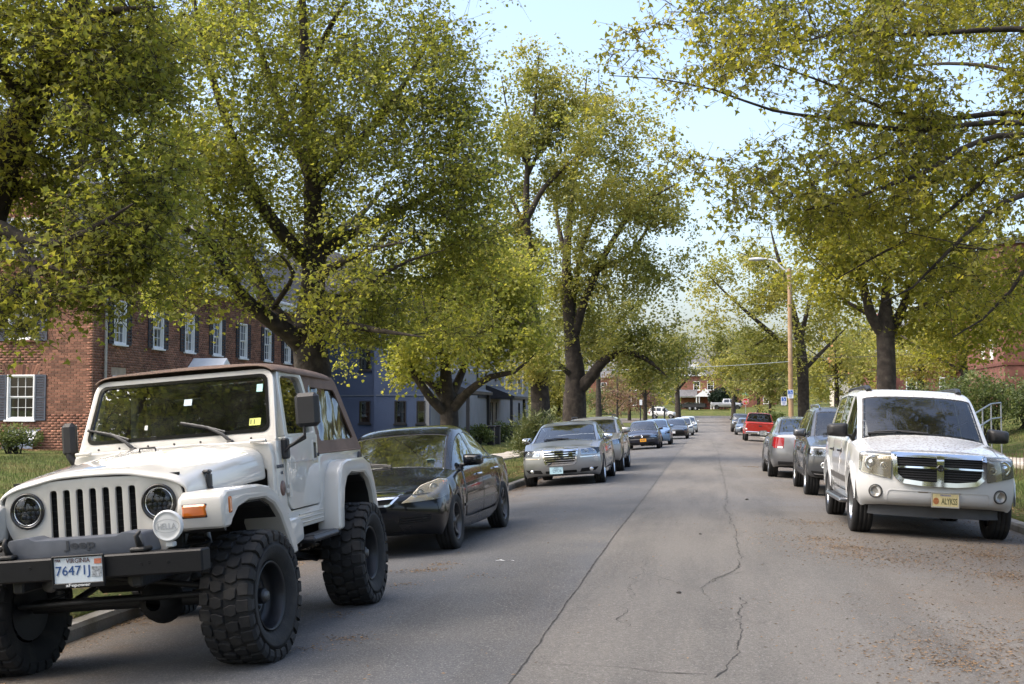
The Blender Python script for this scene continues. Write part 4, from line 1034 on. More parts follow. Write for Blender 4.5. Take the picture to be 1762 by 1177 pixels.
def rim_patch(fr, poly, width, name, m, parent, off=.008, th=.014, res=.04):
    """a band of given width just inside an outline"""
    pts = []
    for i in range(len(poly)):
        a, b = Vector(poly[i]), Vector(poly[(i + 1) % len(poly)]); n = max(1, int((b - a).length / res))
        for k in range(n): pts.append(a + (b - a) * k / n)
    N_ = len(pts); area = sum(pts[i - 1].x * pts[i].y - pts[i].x * pts[i - 1].y for i in range(N_)); sg = 1 if area > 0 else -1
    inn = []
    for i in range(N_):
        e1 = (pts[i] - pts[i - 1]); e2 = (pts[(i + 1) % N_] - pts[i]); e1 = e1.normalized() if e1.length > 1e-9 else e2.normalized(); e2 = e2.normalized() if e2.length > 1e-9 else e1
        n_ = Vector((-e1.y - e2.y, e1.x + e2.x)); n_ = n_.normalized() if n_.length > 1e-6 else Vector((-e1.y, e1.x))
        inn.append(pts[i] + n_ * sg * width / max(.5, n_.dot(Vector((-e1.y, e1.x)))))
    A = [fr.hit(*p) for p in pts]; B = [fr.hit(*p) for p in inn]
    vs = [p - fr.d * off for p in A] + [p - fr.d * off for p in B] + [p - fr.d * (off - th) for p in A] + [p - fr.d * (off - th) for p in B]
    fs = []
    for i in range(N_):
        j = (i + 1) % N_
        fs += [(i, j, N_ + j, N_ + i), (2 * N_ + i, 2 * N_ + j, j, i), (N_ + i, N_ + j, 3 * N_ + j, 3 * N_ + i)]
    mb = MB(); mb.add(vs, fs, smooth=True); o = mb.build(name, m, parent); md_smooth(o); return o

# ---------------------------------------------------------------- wheels
WHEEL_CACHE = {}
def wheel_meshes(key, Rt, wd, rr, style, rim_m):
    if key in WHEEL_CACHE: return WHEEL_CACHE[key]
    h = wd / 2
    t = MB()
    prof = [(rr * .97, -h * .80), (rr + .012, -h * .92), (rr + (Rt - rr) * .45, -h * 1.02), (Rt - .03, -h * .98), (Rt - .008, -h * .86), (Rt, -h * .66)]
    for gx in (-.42, 0, .42):
        prof += [(Rt, h * (gx - .055)), (Rt - .009, h * (gx - .04)), (Rt - .009, h * (gx + .04)), (Rt, h * (gx + .055))]
    prof += [(Rt, h * .66), (Rt - .008, h * .86), (Rt - .03, h * .98), (rr + (Rt - rr) * .45, h * 1.02), (rr + .012, h * .92), (rr * .97, h * .80)]
    t.lathe(prof, 48, 'x')
    r = MB()    # rim: outer face at +x
    r.lathe([(rr * .99, h * .80), (rr * 1.005, h * .86), (rr * .965, h * .90), (rr * .93, h * .80), (rr * .90, h * .2), (rr * .88, -h * .85)], 48, 'x')
    ns, kind = style
    if kind == 'steel':
        r.lathe([(rr * .90, h * .15), (rr * .74, h * .20), (rr * .62, h * .34), (rr * .40, h * .30), (rr * .3, h * .34), (rr * .27, h * .55), (0.001, h * .57)], 40, 'x')
        for k in range(5):
            a = 2 * math.pi * k / 5; r.tube([(h * .3, rr * .42 * math.cos(a), rr * .42 * math.sin(a)), (h * .42, rr * .42 * math.cos(a), rr * .42 * math.sin(a))], .013, 6)
    else:
        r.lathe([(rr * .30, h * .38), (rr * .27, h * .62), (rr * .16, h * .66), (rr * .14, h * .72), (0.001, h * .73)], 30, 'x')
        r.lathe([(rr * .30, h * .38), (rr * .30, -h * .1), (.001, -h * .1)], 30, 'x')
        w0, w1 = {'spoke': (.26, .17), 'fat': (.34, .24), 'split': (.13, .08), 'swirl': (.34, .10)}[kind]
        for k in range(ns):
            a0 = 2 * math.pi * k / ns
            for off in ((-.11, .11) if kind == 'split' else (0,)):
                a = a0 + off
                tw = .32 if kind == 'swirl' else 0
                pts = []
                for (fr_, x1, ww, da) in ((.22, .60, w0, 0), (.55, .55, (w0 + w1) / 2, tw * .5), (.95, .72, w1, tw)):
                    c, s_ = math.cos(a + da), math.sin(a + da); hw = ww * rr / 2 * .9
                    for sg in (-1, 1):
                        pts.append((h * x1, rr * fr_ * c - sg * hw * s_, rr * fr_ * s_ + sg * hw * c))
                    for sg in (1, -1):
                        pts.append((h * (x1 - .34), rr * fr_ * c - sg * hw * 1.25 * s_, rr * fr_ * s_ + sg * hw * 1.25 * c))
                fs = []
                for j in (0, 4):
                    for q in range(4): fs.append((j + q, j + (q + 1) % 4, j + 4 + (q + 1) % 4, j + 4 + q))
                r.add(pts, fs)
        for k in range(5):
            a = 2 * math.pi * (k + .5) / 5; r.tube([(h * .5, rr * .2 * math.cos(a), rr * .2 * math.sin(a)), (h * .67, rr * .2 * math.cos(a), rr * .2 * math.sin(a))], .009, 6)
    d = MB(); d.lathe([(rr * .74, -h * .05), (rr * .74, -h * .15), (.05, -h * .15)], 32, 'x'); d.lathe([(rr * .74, -h * .05), (rr * .3, -h * .05)], 32, 'x')
    d.lathe([(rr * .88, -h * .5), (.001, -h * .5)], 32, 'x')
    out = (t.mesh('tyre'), r.mesh('rim'), d.mesh('brake_disc'))
    out[0].materials.append(rubber); out[1].materials.append(rim_m); out[2].materials.append(steel_disc)
    WHEEL_CACHE[key] = out; return out
def wheels(root, sp, style=(5, 'spoke'), rim_m=None, key=None, steer=0.0):
    rim_m = rim_m or alloy; Rt, wd, rr = sp['tyre']
    ms = wheel_meshes((key or rim_m.name, Rt, wd, rr, style), Rt, wd, rr, style, rim_m)
    for ya in sp['axles']:
        for s_ in (1, -1):
            e = empty('wheel', (s_ * sp['track'], ya, Rt - .006), 0 if s_ > 0 else math.pi, root)
            if ya > 0: e.rotation_euler.z += steer
            for n, me in zip(('tyre', 'rim', 'brake_disc'), ms): link(n, me, None, e)

def seats(root, rows, z0, m=None, wheel_y=None, dash=None, lhd=-1):
    m = m or seat_m
    for (y, xs) in rows:
        for x in xs:
            b = MB(); b.box((x, y + .22, z0), (.48, .5, .14), b=.05); b.box((x, y - .08, z0 + .33), (.46, .14, .6), b=.06, rot=None)
            b.box((x, y - .13, z0 + .74), (.25, .10, .17), b=.045); b.tube([(x - .06, y - .11, z0 + .6), (x - .06, y - .11, z0 + .7)], .008, 6); b.tube([(x + .06, y - .11, z0 + .6), (x + .06, y - .11, z0 + .7)], .008, 6)
            b.build('seat', m, root)
    if dash:
        y, z, w_ = dash; b = MB(); b.prism([(y + .25, z - .02), (y - .05, z), (y - .22, z - .05), (y - .25, z - .3), (y + .25, z - .3)], -w_, w_, 'yz'); b.build('dashboard', interior, root)
    if wheel_y:
        y, z = wheel_y; b = MB(); M = Matrix.Translation((lhd * .37, y, z)) @ Euler((R(-65), 0, 0)).to_matrix().to_4x4()
        b.tube([(.185 * math.cos(t * math.pi / 12), .185 * math.sin(t * math.pi / 12), 0) for t in range(25)], .016, 6, M, cap=False); b.box((0, 0, 0), (.34, .05, .03), M); b.box((0, -.08, -.01), (.06, .18, .03), M)
        b.build('steering_wheel', black_plastic, root)

def mirror(root, s_, y, z, w0, m_shell, size=(.22, .13, .15), glass_facing=-1):
    e = MB()
    M = Matrix.Translation((s_ * (w0 + .14), y, z))
    cx, cy, cz = size
    prof = rpoly([(-cx / 2, -cz / 2), (cx / 2, -cz * .45), (cx / 2, cz * .38), (-cx / 2, cz / 2)], .045, 3)
    n = len(prof); vs = []; fs = []
    for (yy, sc) in ((-cy * .42, 1.0), (cy * .05, 1.0), (cy * .36, .86), (cy * .55, .5)):
        for (a, b) in prof: vs.append((s_ * a * sc, yy, b * sc))
    for j in range(3):
        for i in range(n): fs.append((j * n + i, j * n + (i + 1) % n, (j + 1) * n + (i + 1) % n, (j + 1) * n + i))
    fs.append(tuple(range(n))); fs.append(tuple(range(3 * n, 4 * n)))
    e.add(vs, fs, M, True); o = e.build('mirror', m_shell, root); md_smooth(o, 50)
    g = MB(); g.add([(s_ * a * .9, -cy * .42 - .002, b * .9) for a, b in prof], [tuple(range(n))], M); g.build('mirror_glass', chrome, o)
    st = MB(); st.box((s_ * (w0 + .01), y + .01, z - cz * .36), (.12, .06, .035), b=.012); st.build('mirror_arm', black_plastic, o)
    return o
def handle(fr, root, u, v, m, L_=.19):
    p = fr.hit(u, v); s_ = -fr.d.x
    b = MB(); b.tube([(p.x + s_ * .002, p.y + L_ / 2, p.z), (p.x + s_ * .035, p.y + L_ / 2 - .03, p.z), (p.x + s_ * .035, p.y - L_ / 2 + .03, p.z), (p.x + s_ * .002, p.y - L_ / 2, p.z)], [.012, .015, .015, .012], 8)
    b.build('door_handle', m, root)
def wiper(root, fr, pts, m=None):
    """pts: (x,z) along the blade, projected from the front; arm from the last point to the first"""
    P = [fr.hit(*p) for p in pts]
    b = MB(); b.tube([p + Vector((0, .012, .008)) for p in P], .009, 6); b.tube([P[0] + Vector((0, .03, .0)), (P[0] + P[-1]) / 2 + Vector((0, .035, .012)), P[-1] + Vector((0, .02, .012))][:2], .007, 6)
    b.build('wiper', black_plastic, root)
def plate(root, pos, rot, base_m, lines, frame_m=None, size=(.305, .155)):
    """licence plate facing +y of its own frame; lines: (text, x, z, w, h, material)"""
    e = MB(); e.prism(rpoly([(-size[0] / 2, -size[1] / 2), (size[0] / 2, -size[1] / 2), (size[0] / 2, size[1] / 2), (-size[0] / 2, size[1] / 2)], .012, 2), -.002, .002, 'xz')
    o = e.build('licence_plate', base_m, root, pos, rot)
    for (t, x, z, w_, h_, m) in lines:
        l = link('lettering', text_fit(t, w_, h_), m, o, (-x, .0036, z), (math.pi / 2, 0, math.pi))
    if frame_m:
        f = MB(); a, b = size[0] / 2 + .006, size[1] / 2 + .006
        for (c, d) in (((0, 0, b), (2 * a + .012, .012, .014)), ((0, 0, -b), (2 * a + .012, .012, .018)), ((a, 0, 0), (.012, .012, 2 * b)), ((-a, 0, 0), (.012, .012, 2 * b))): f.box(c, d, b=.003)
        f.build('plate_frame', frame_m, o)
    return o
def lamp(fr, root, poly, name='headlight', lens=None, bucket=None, bulbs=(), off=.006, bulb_m=None, rim=None):
    """lamp: reflector bowl let into the surface under a clear cover that follows it"""
    b = patch(fr, poly, name, bucket or mat('lamp_bowl', (.38, .38, .40), .22, .9, var=.25, vscale=14), root, .0035, .008, .04)
    for (u, v, r_) in bulbs:
        p = fr.hit(u, v); mb = MB(); q = fr.d
        M = Matrix.Translation(p - q * .004) @ q.to_track_quat('-Z', 'Y').to_matrix().to_4x4()
        mb.lathe([(r_, 0), (r_ * .96, .012), (r_ * .8, .008), (r_ * .45, .002), (r_ * .40, .012), (.001, .016)], 24, 'z', M); mb.build('projector', bulb_m or chrome, b)
    if rim: rim_patch(fr, poly, rim, 'lamp_bezel', chrome, b, .012, .01)
    patch(fr, poly, 'lens', lens or lens_m, b, .016 + off, .004, .04)
    return b

def place(root, x, y, rz, wb=2.7, tw=1.5, roll=True):
    """set a car down on the ground on its four wheels"""
    c, s_ = math.cos(rz), math.sin(rz)
    def W(a, b): return (x + a * c - b * s_, y + a * s_ + b * c)
    h = {}
    for a in (-1, 1):
        for b in (-1, 1): h[a, b] = road_z(*W(a * tw / 2, b * wb / 2))
    z = sum(h.values()) / 4
    rol = math.atan2((h[1, 1] + h[1, -1] - h[-1, 1] - h[-1, -1]) / 2, tw); pit = math.atan2((h[1, 1] + h[-1, 1] - h[1, -1] - h[-1, -1]) / 2, wb)
    root.matrix_world = Matrix.Translation((x, y, z)) @ Euler((0, 0, rz)).to_matrix().to_4x4() @ Euler((pit, -rol, 0)).to_matrix().to_4x4()

# ---------------------------------------------------------------- shell templates (y forward, origin midway between the axles)
def sedan(L=4.83, W=1.82, H=1.45, wb=2.74, fo=.96, belt=.93, hood=(.70, .93), deck=1.02, cowl=.30, head=-.46, tail=-1.30, back=-2.02, tyre=(.325, .215, .215), nose=.62, **kw):
    """cowl, head, tail, back: y of windscreen foot, header, roof rear and rear-window foot measured from the front axle"""
    yf = wb / 2; yr = -wb / 2; F_ = yf + fo; B_ = F_ - L; w_ = W / 2
    y0 = F_ - .40; y1 = B_ + .32
    cw, hd, tl, bk = yf - cowl if cowl > 0 else yf - cowl, yf + head, yf + tail, yf + back
    cw = yf - cowl
    zb0 = hood[0] - .02
    low = [(y0, .20, w_ - .06, w_ - .03, .52, w_ - .10, zb0), (yf + .1, .19, w_ - .05, w_ - .005, .58, w_ - .06, hood[0] + .10), (cw, .19, w_ - .05, w_ - .005, .60, w_ - .055, belt - .05), (hd, .19, w_ - .05, w_, .62, w_ - .055, belt - .02),
           (tl, .19, w_ - .05, w_, .63, w_ - .055, belt + .015), (bk, .20, w_ - .05, w_ - .005, .64, w_ - .07, belt + .03), (y1, .27, w_ - .09, w_ - .06, .62, w_ - .12, belt + .01)]
    wt = w_ - .27
    up = [(y0, lid(w_ - .13, zb0, hood[0] + .03, 3), .0), (yf + .15, lid(w_ - .06, hood[0] + .11, hood[0] + .17, 2.4), 0.0), (cw, lid(w_ - .055, belt - .045, hood[1] + .04, 2.4), .13),
          (hd, green(w_ - .055, belt - .02, H - .035, wt), .10), ((hd + tl) / 2, green(w_ - .055, belt, H, wt), .0), (tl, green(w_ - .055, belt + .015, H - .06, wt - .01), -.06),
          (bk, lid(w_ - .08, belt + .035, deck + .03, 3), -.13), (y1, lid(w_ - .13, belt + .015, deck, 3), -.02)]
    sp = dict(axles=(yf, yr), Ra=tyre[0] + .045, zc=tyre[0], lower=low, upper=up, tyre=tyre, track=w_ - tyre[1] / 2 - .01, lev=2,
              front=[(.26, -.10, .97), (.36, .0, 1.0), (.40, .02, 1.0), (.40, .0, 1), (.37, -.01, 1), (.34, -.015, 1), (.30, -.02, 1)],
              rear=[(.14, .06, .98), (.26, 0, 1.0), (.28, -.01, 1.0), (.20, 0, 1), (.17, 0, 1), (.16, 0, 1), (.14, 0, 1)],
              cuts=(cw - .06, hd - .34, hd - .40, (hd + tl) / 2 - .1, tl - .02, tl + .25),
              crease={3: .9, 2: .6, 6: .35, 7: .3, 8: .35}, W=w_, H=H, F=F_, B=B_, wt=wt, belt=belt, hood=hood, cw=cw, hd=hd, tl=tl, bk=bk)
    bp = (hd - .34, hd - .40)
    rear_door = max(tl - .02, yr + tyre[0] + .045 + .04)
    sp['labels'] = [('windshield', cw, hd, 9, 11), ('rear_glass', tl, bk, 9, 11), ('bonnet', y0, cw + .0, 9, 11), ('boot_lid', bk, y1, 8, 11),
                    ('side_glass', cw, bp[0], 7, 7), ('side_glass', bp[1], tl + .0, 7, 7), ('side_glass', tl, tl - .5 * (tl - bk), 7, 7),
                    ('door_front', cw - .06, bp[0] - .03, 4, 6), ('door_rear', bp[0] - .03, yr + .2, 4, 6)]
    sp.update(kw); return sp

def suv(L=5.1, W=1.93, H=1.86, wb=3.03, fo=.95, belt=1.12, hood=(1.04, 1.22), cowl=.42, head=-.98, tail=-3.45, tyre=(.385, .255, .235), back_slope=.28, sill=.34, wt_in=.20, **kw):
    yf = wb / 2; yr = -wb / 2; F_ = yf + fo; B_ = F_ - L; w_ = W / 2; y0 = F_ - .38; y1 = B_ + .10
    cw, hd, tl = yf - cowl, yf + head, max(yf + tail, y1 + back_slope + .12)
    zb0 = hood[0] - .03; wt = w_ - wt_in; dk = belt - .02
    low = [(y0, sill, w_ - .05, w_ - .02, .62, w_ - .06, zb0), (yf + .1, sill, w_ - .05, w_, .72, w_ - .045, hood[0] + .02), (cw, sill, w_ - .05, w_ - .005, .72, w_ - .045, belt - .03), (hd, sill, w_ - .045, w_, .74, w_ - .045, belt),
           (tl, sill, w_ - .045, w_, .76, w_ - .045, belt + .02), (y1, sill + .1, w_ - .07, w_ - .04, .78, w_ - .07, belt + .02)]
    up = [(y0, lid(w_ - .08, zb0, hood[0] + .02, 3.5), 0.), (yf + .1, lid(w_ - .045, hood[0] + .03, hood[0] + .12, 3), 0.), (cw, lid(w_ - .045, belt - .025, hood[1] + .02, 3), .12),
          (hd, green(w_ - .045, belt, H - .04, wt), .09), ((hd + tl) / 2, green(w_ - .045, belt + .01, H, wt), 0.), (tl, green(w_ - .045, belt + .02, H - .03, wt - .005), -.03), (y1, [(w_ - .075, belt + .03), (w_ - .09, belt + .05), (w_ - .11, belt + .06), (w_ - .17, belt + .065), (wt * .48, belt + .07), (0, belt + .07)], -.05)]
    sp = dict(axles=(yf, yr), Ra=tyre[0] + .055, zc=tyre[0], lower=low, upper=up, tyre=tyre, track=w_ - tyre[1] / 2 - .015, lev=2,
              front=[(.18, -.06, .97), (.28, 0., 1.0), (.30, .01, 1.0), (.29, .0, 1), (.26, -.02, 1), (.25, -.03, 1), (.23, -.035, 1)],
              rear=[(.06, .03, .98), (.12, 0, 1.), (.12, 0, 1.), (.08, 0, 1), (.07, 0, 1), (.06, 0, 1), (.06, 0, 1)],
              cuts=(cw - .06, hd - .30, hd - .37, hd - 1.18, hd - 1.26, tl + .1), crease={3: .9, 2: .6, 6: .4, 7: .3, 8: .4},
              W=w_, H=H, F=F_, B=B_, wt=wt, belt=belt, hood=hood, cw=cw, hd=hd, tl=tl, bk=y1)
    b1, b2 = (hd - .30, hd - .37), (hd - 1.18, hd - 1.26)
    sp['labels'] = [('windshield', cw, hd, 9, 11), ('rear_glass', tl, y1, 9, 11), ('bonnet', y0, cw, 9, 11), ('side_glass', cw, b1[0], 7, 7), ('side_glass', b1[1], b2[0], 7, 7), ('quarter_glass', b2[1], tl + .1, 7, 7),
                    ('door_front', cw - .06, b1[0] - .03, 4, 6), ('door_rear', b1[0] - .03, b2[0] - .04, 4, 6)]
    sp.update(kw); return sp

def pickup(L=5.8, W=2.0, H=1.92, wb=3.7, fo=.98, belt=1.16, hood=(1.08, 1.24), cowl=.50, head=-1.1, cab=-2.55, tyre=(.39, .265, .235), sill=.42, **kw):
    yf = wb / 2; yr = -wb / 2; F_ = yf + fo; B_ = F_ - L; w_ = W / 2; y0 = F_ - .38; y1 = B_ + .05
    cw, hd, cb = yf - cowl, yf + head, yf + cab; zb0 = hood[0] - .03; wt = w_ - .24
    rail = belt + .06
    low = [(y0, sill, w_ - .05, w_ - .02, .68, w_ - .06, zb0), (yf, sill, w_ - .05, w_, .78, w_ - .045, hood[0] + .02), (cw, sill, w_ - .05, w_, .78, w_ - .045, belt - .03), (hd, sill, w_ - .05, w_, .8, w_ - .045, belt), (cb, sill, w_ - .05, w_, .8, w_ - .045, belt + .01), (y1, sill + .05, w_ - .05, w_ - .01, .8, w_ - .05, rail - .04)]
    flat = [(w_ - .05, rail), (w_ - .07, rail + .005), (w_ - .10, rail + .005), (w_ - .16, rail - .02), (w_ * .4, rail - .02), (0, rail - .02)]
    up = [(y0, lid(w_ - .08, zb0, hood[0] + .02, 3.5), 0.), (yf, lid(w_ - .045, hood[0] + .03, hood[0] + .12, 3), 0.), (cw, lid(w_ - .045, belt - .025, hood[1] + .02, 3), .10), (hd, green(w_ - .045, belt, H - .04, wt), .08), ((hd + cb) / 2, green(w_ - .045, belt, H, wt), 0.),
          (cb, green(w_ - .045, belt + .01, H - .03, wt), 0.), (cb - .14, flat, 0.), (y1, flat, 0.)]
    sp = dict(axles=(yf, yr), Ra=tyre[0] + .06, zc=tyre[0], lower=low, upper=up, tyre=tyre, track=w_ - tyre[1] / 2 - .02, lev=2,
              front=[(.14, -.06, .97), (.22, 0., 1.0), (.24, .01, 1.0), (.24, .0, 1), (.22, -.02, 1), (.21, -.03, 1), (.20, -.035, 1)],
              rear=[(.02, .01, .98), (.04, 0, 1.), (.04, 0, 1.), (.04, 0, 1), (.04, 0, 1), (.04, 0, 1), (.03, 0, 1)], rear_pow=6,
              cuts=(cw - .06, hd - .28, hd - .35, cb + .1, cb - .02, cb - .20), crease={3: .9, 2: .6, 6: .5, 7: .4, 8: .4, 9: .3}, W=w_, H=H, F=F_, B=B_, wt=wt, belt=belt, hood=hood, cw=cw, hd=hd, tl=cb, bk=y1, rail=rail)
    sp['labels'] = [('windshield', cw, hd, 9, 11), ('rear_glass', cb, cb - .14, 9, 11), ('bonnet', y0, cw, 9, 11), ('side_glass', cw, hd - .28, 7, 7), ('side_glass', hd - .35, cb + .1, 7, 7), ('bed_cover', cb - .2, y1, 9, 11),
                    ('door_front', cw - .06, hd - .31, 4, 6), ('door_rear', hd - .31, cb + .04, 4, 6)]
    sp.update(kw); return sp
# ================================================================ the parked cars
def uv(fr, P): q = Vector(P) - fr.o; return (q.dot(fr.u), q.dot(fr.v))
def mir(poly3, s_): return [(s_ * x, y, z) for x, y, z in poly3]
CARS = []
def car(name, label, cat, group, sp, mats, xy, rz, style=(5, 'spoke'), rim=None, steer=0.0):
    root = empty(name); tag(root, label, cat, group)
    b = build_shell(root, sp, mats); wheels(root, sp, style, rim, key=name, steer=steer)
    CARS.append((root, xy, rz, sp['axles'][0] * 2, sp['track'] * 2)); return root, b
def outer(px, py, d, sp, front_cam=True):
    """centre of a car whose street-side wheel nearest the camera stands at pixel px at distance d; heading along the street"""
    p = at(px, py, d); s_ = 1 if px < 1215 else -1
    half = sp['track'] + sp['tyre'][1] / 2 - .03
    return (p.x - s_ * half, p.y + sp['axles'][0])
GL = 'cars parked along the left kerb'; GR = 'cars parked along the right kerb'
BOWL = mat('lamp_bowl', (.38, .38, .40), .22, .9, var=.25, vscale=14)
yellowed = mat('yellowed_bowl', (.68, .63, .50), .5, .0, var=.2, vscale=10)

# ---- black saloon behind the off-roader
p_black = paint_mat('paint_black', (.005, .006, .009), 0, .22, dirt=(.10, .09, .08), dirt_amt=.008, coat=.75)
sp = sedan(lev=2, hood=(.70, .93), belt=.92, cowl=.32, head=-1.12, tail=-2.05, back=-2.75, fo=.96, L=4.80)
root, b = car('black_saloon', 'glossy black four-door saloon with yellowed headlights right behind the lifted off-roader', 'car', GL, sp,
              dict(body=p_black, glass=glass, windshield=glass_mat('bright_screen', (.62, .68, .66), 2.6), underbody=under_m), outer(797, 941, 14.5, sp), math.pi - R(2.2), (5, 'swirl'), mat('dusty_dark_alloy', (.09, .09, .092), .35, .8, var=.2))
F = FRONT(b)
rim_patch(F, rpoly([(-.50, .715), (.50, .715), (.36, .575), (-.36, .575)], .03), .022, 'grille_surround', chrome, root, .012, .02)
g = patch(F, rpoly([(-.48, .70), (.48, .70), (.35, .59), (-.35, .59)], .02), 'grille', dark_void, root, .004, .006)
patch(F, [(-.44, .682), (.44, .682), (.40, .655), (-.40, .655)], 'grille_bar', chrome, g, .02, .014)
patch(F, rpoly([(-.40, .43), (.40, .43), (.46, .29), (-.46, .29)], .02), 'lower_intake', dark_void, root, .004, .006)
for s_ in (1, -1):
    D = DIAG(b, s_, 38)
    pl = [uv(D, p) for p in mir([(.50, 2.24, .60), (.80, 1.95, .61), (.90, 1.66, .645), (.905, 1.60, .81), (.87, 1.66, .825), (.74, 1.95, .768), (.60, 2.13, .68)], s_)]
    hl = lamp(D, root, rpoly(pl, [.015, .06, .03, .02, .04, .08, .05]), 'headlight', haze_lens, yellowed, bulbs=[(uv(D, (s_ * .68, 2.04, .70))[0], .695, .045), (uv(D, (s_ * .80, 1.86, .735))[0], .735, .05)], bulb_m=mat('dull_reflector', (.36, .34, .29), .35, .6))
    am = [uv(D, p) for p in mir([(.87, 1.74, .70), (.90, 1.65, .71), (.90, 1.62, .79), (.88, 1.70, .80)], s_)]
    patch(D, am, 'turn_signal', amber, hl, .016, .008)
    sv = [uv(D, p) for p in mir([(.44, 2.2, .44), (.74, 2.0, .46), (.72, 2.0, .38), (.40, 2.2, .36)], s_)]
    v_ = patch(D, rpoly(sv, .02), 'bumper_vent', dark_void, root, .003, .005)
    for zz in (.39, .415, .44):
        patch(D, [uv(D, p) for p in mir([(.44, 2.2, zz - .004), (.72, 2.0, zz - .002), (.72, 2.0, zz + .006), (.44, 2.2, zz + .006)], s_)], 'vent_bar', p_black, v_, .008, .008)
    Z = SIDE(b, s_)
    handle(Z, root, .02, .80, chrome); handle(Z, root, -1.02, .83, chrome)
    patch(Z, [(.92, .455), (-.95, .475), (-.95, .505), (.92, .485)], 'side_moulding', p_black, root, .012, .014)
    mirror(root, s_, .62, .99, sp['W'] - .10, p_black, (.24, .15, .15))
    tl_ = [(-1.95, .86), (-2.2, .84), (-2.2, .66), (-2.0, .70)]
    patch(Z, tl_, 'tail_light', red_lens, root, .004, .008)
wiper(root, F, [(-.08, .985), (.2, 1.02), (.42, 1.0)]); wiper(root, F, [(.62, .955), (.3, 1.01), (-.02, 1.0)])
seats(root, [(-.05, (-.37, .37)), (-1.0, (-.37, .37))], .46, seat_tan, (.42, .86), (.72, .90, .68))
plate(root, F.hit(.0, .43) + Vector((0, .02, 0)), (R(4), 0, 0), plate_white, [('USED', -.09, .045, .07, .02, mat('red_ink', (.35, .02, .02), .5, var=0)), ('F', -.12, -.01, .04, .06, black_plastic)], None)
st = MB(); q = F.hit(-.52, 1.02); st.box((0, 0, 0), (.09, .003, .05)); st.build('windscreen_sticker', mat('teal_sticker', (.35, .55, .55), .6), root, q + Vector((0, .004, .002)), (R(-58), 0, 0))

# ---- silver saloon with big chrome grille
p_silver = paint_mat('paint_silver', (.37, .38, .39), .75, .32, dirt_amt=.05)
sp = sedan(L=5.04, W=1.90, H=1.485, wb=3.05, fo=.93, belt=1.02, hood=(.86, 1.01), deck=1.10, cowl=.38, head=-1.18, tail=-2.25, back=-3.05, tyre=(.36, .245, .255), lev=2)
sp['lower'][0] = (sp['lower'][0][0], .20, .88, .915, .55, .86, .84)
root, b = car('silver_saloon', 'silver full-size saloon with wide chrome grille and pale blue licence plate', 'car', GL, sp, dict(body=p_silver, glass=glass, underbody=under_m), outer(1041, 828, 29.3, sp), math.pi, (7, 'spoke'), alloy_bright)
F = FRONT(b)
gp_ = rpoly([(-.40, .83), (.40, .83), (.34, .50), (-.34, .50)], [.03, .03, .12, .12], 4)
g = patch(F, gp_, 'grille', dark_void, root, .006, .01); rim_patch(F, rpoly([(-.43, .86), (.43, .86), (.36, .475), (-.36, .475)], [.03, .03, .13, .13], 4), .04, 'grille_surround', chrome, root, .022, .03)
for i in range(6):
    z = .53 + i * .053; wd = .32 + i * .012; patch(F, [(-wd, z), (wd, z), (wd, z + .02), (-wd, z + .02)], 'grille_bar', chrome, g, .024, .02)
em = MB(); em.box((0, 0, 0), (.22, .012, .022), b=.005); em.build('badge', chrome, root, F.hit(0, .875) + Vector((0, .01, .0)))
patch(F, rpoly([(-.36, .36), (.36, .36), (.36, .30), (-.36, .30)], .02), 'lower_intake', dark_void, root, .005, .008)
for s_ in (1, -1):
    D = DIAG(b, s_, 22)
    pl = [uv(D, p) for p in mir([(.50, 2.4, .70), (.84, 2.15, .70), (.88, 1.98, .74), (.87, 1.96, .83), (.80, 2.1, .845), (.50, 2.4, .82)], s_)]
    lamp(D, root, rpoly(pl, .025), 'headlight', lens_m, BOWL, [(uv(D, (s_ * .62, 2.33, .77))[0], .77, .055), (uv(D, (s_ * .76, 2.22, .77))[0], .77, .045)], rim=.012)
    patch(D, [uv(D, p) for p in mir([(.46, 2.4, .635), (.90, 2.1, .645), (.90, 2.1, .66), (.46, 2.4, .655)], s_)], 'chrome_strip', chrome, root, .01, .012)
    fg = patch(D, rpoly([uv(D, p) for p in mir([(.47, 2.4, .30), (.80, 2.2, .32), (.84, 2.1, .40), (.50, 2.4, .385)], s_)], .015), 'fog_recess', dark_void, root, .005, .008)
    p = D.hit(*uv(D, (s_ * .72, 2.3, .355))); fb = MB(); fb.lathe([(.045, 0), (.04, .012), (.001, .006)], 20, 'y'); fb.build('fog_lamp', chrome, fg, p + Vector((s_ * .006, .008, 0)), (0, 0, -s_ * R(22)))
    Z = SIDE(b, s_); handle(Z, root, .02, .90, chrome); handle(Z, root, -1.05, .92, chrome)
    mirror(root, s_, .66, 1.06, sp['W'] - .10, chrome, (.23, .15, .15))
    patch(Z, [(.9, .985), (-1.7, 1.03), (-1.7, 1.045), (.9, 1.0)], 'window_moulding', chrome, root, .004, .008)
wiper(root, F, [(-.1, 1.06), (.2, 1.075), (.5, 1.06)]); seats(root, [(0, (-.38, .38))], .5, seat_m, (.5, .93), (.78, .97, .7))
blue_plate = mat('pale_blue_plate', (.42, .60, .66), .4, var=.1); navy = mat('navy_ink', (.02, .035, .09), .5, var=0)
plate(root, F.hit(-.10 * -1, .37) + Vector((0, .03, 0)), (R(3), 0, 0), blue_plate, [('C97C1A', .02, -.01, .20, .07, navy), ('VIRGINIA', 0, .055, .1, .018, navy)])

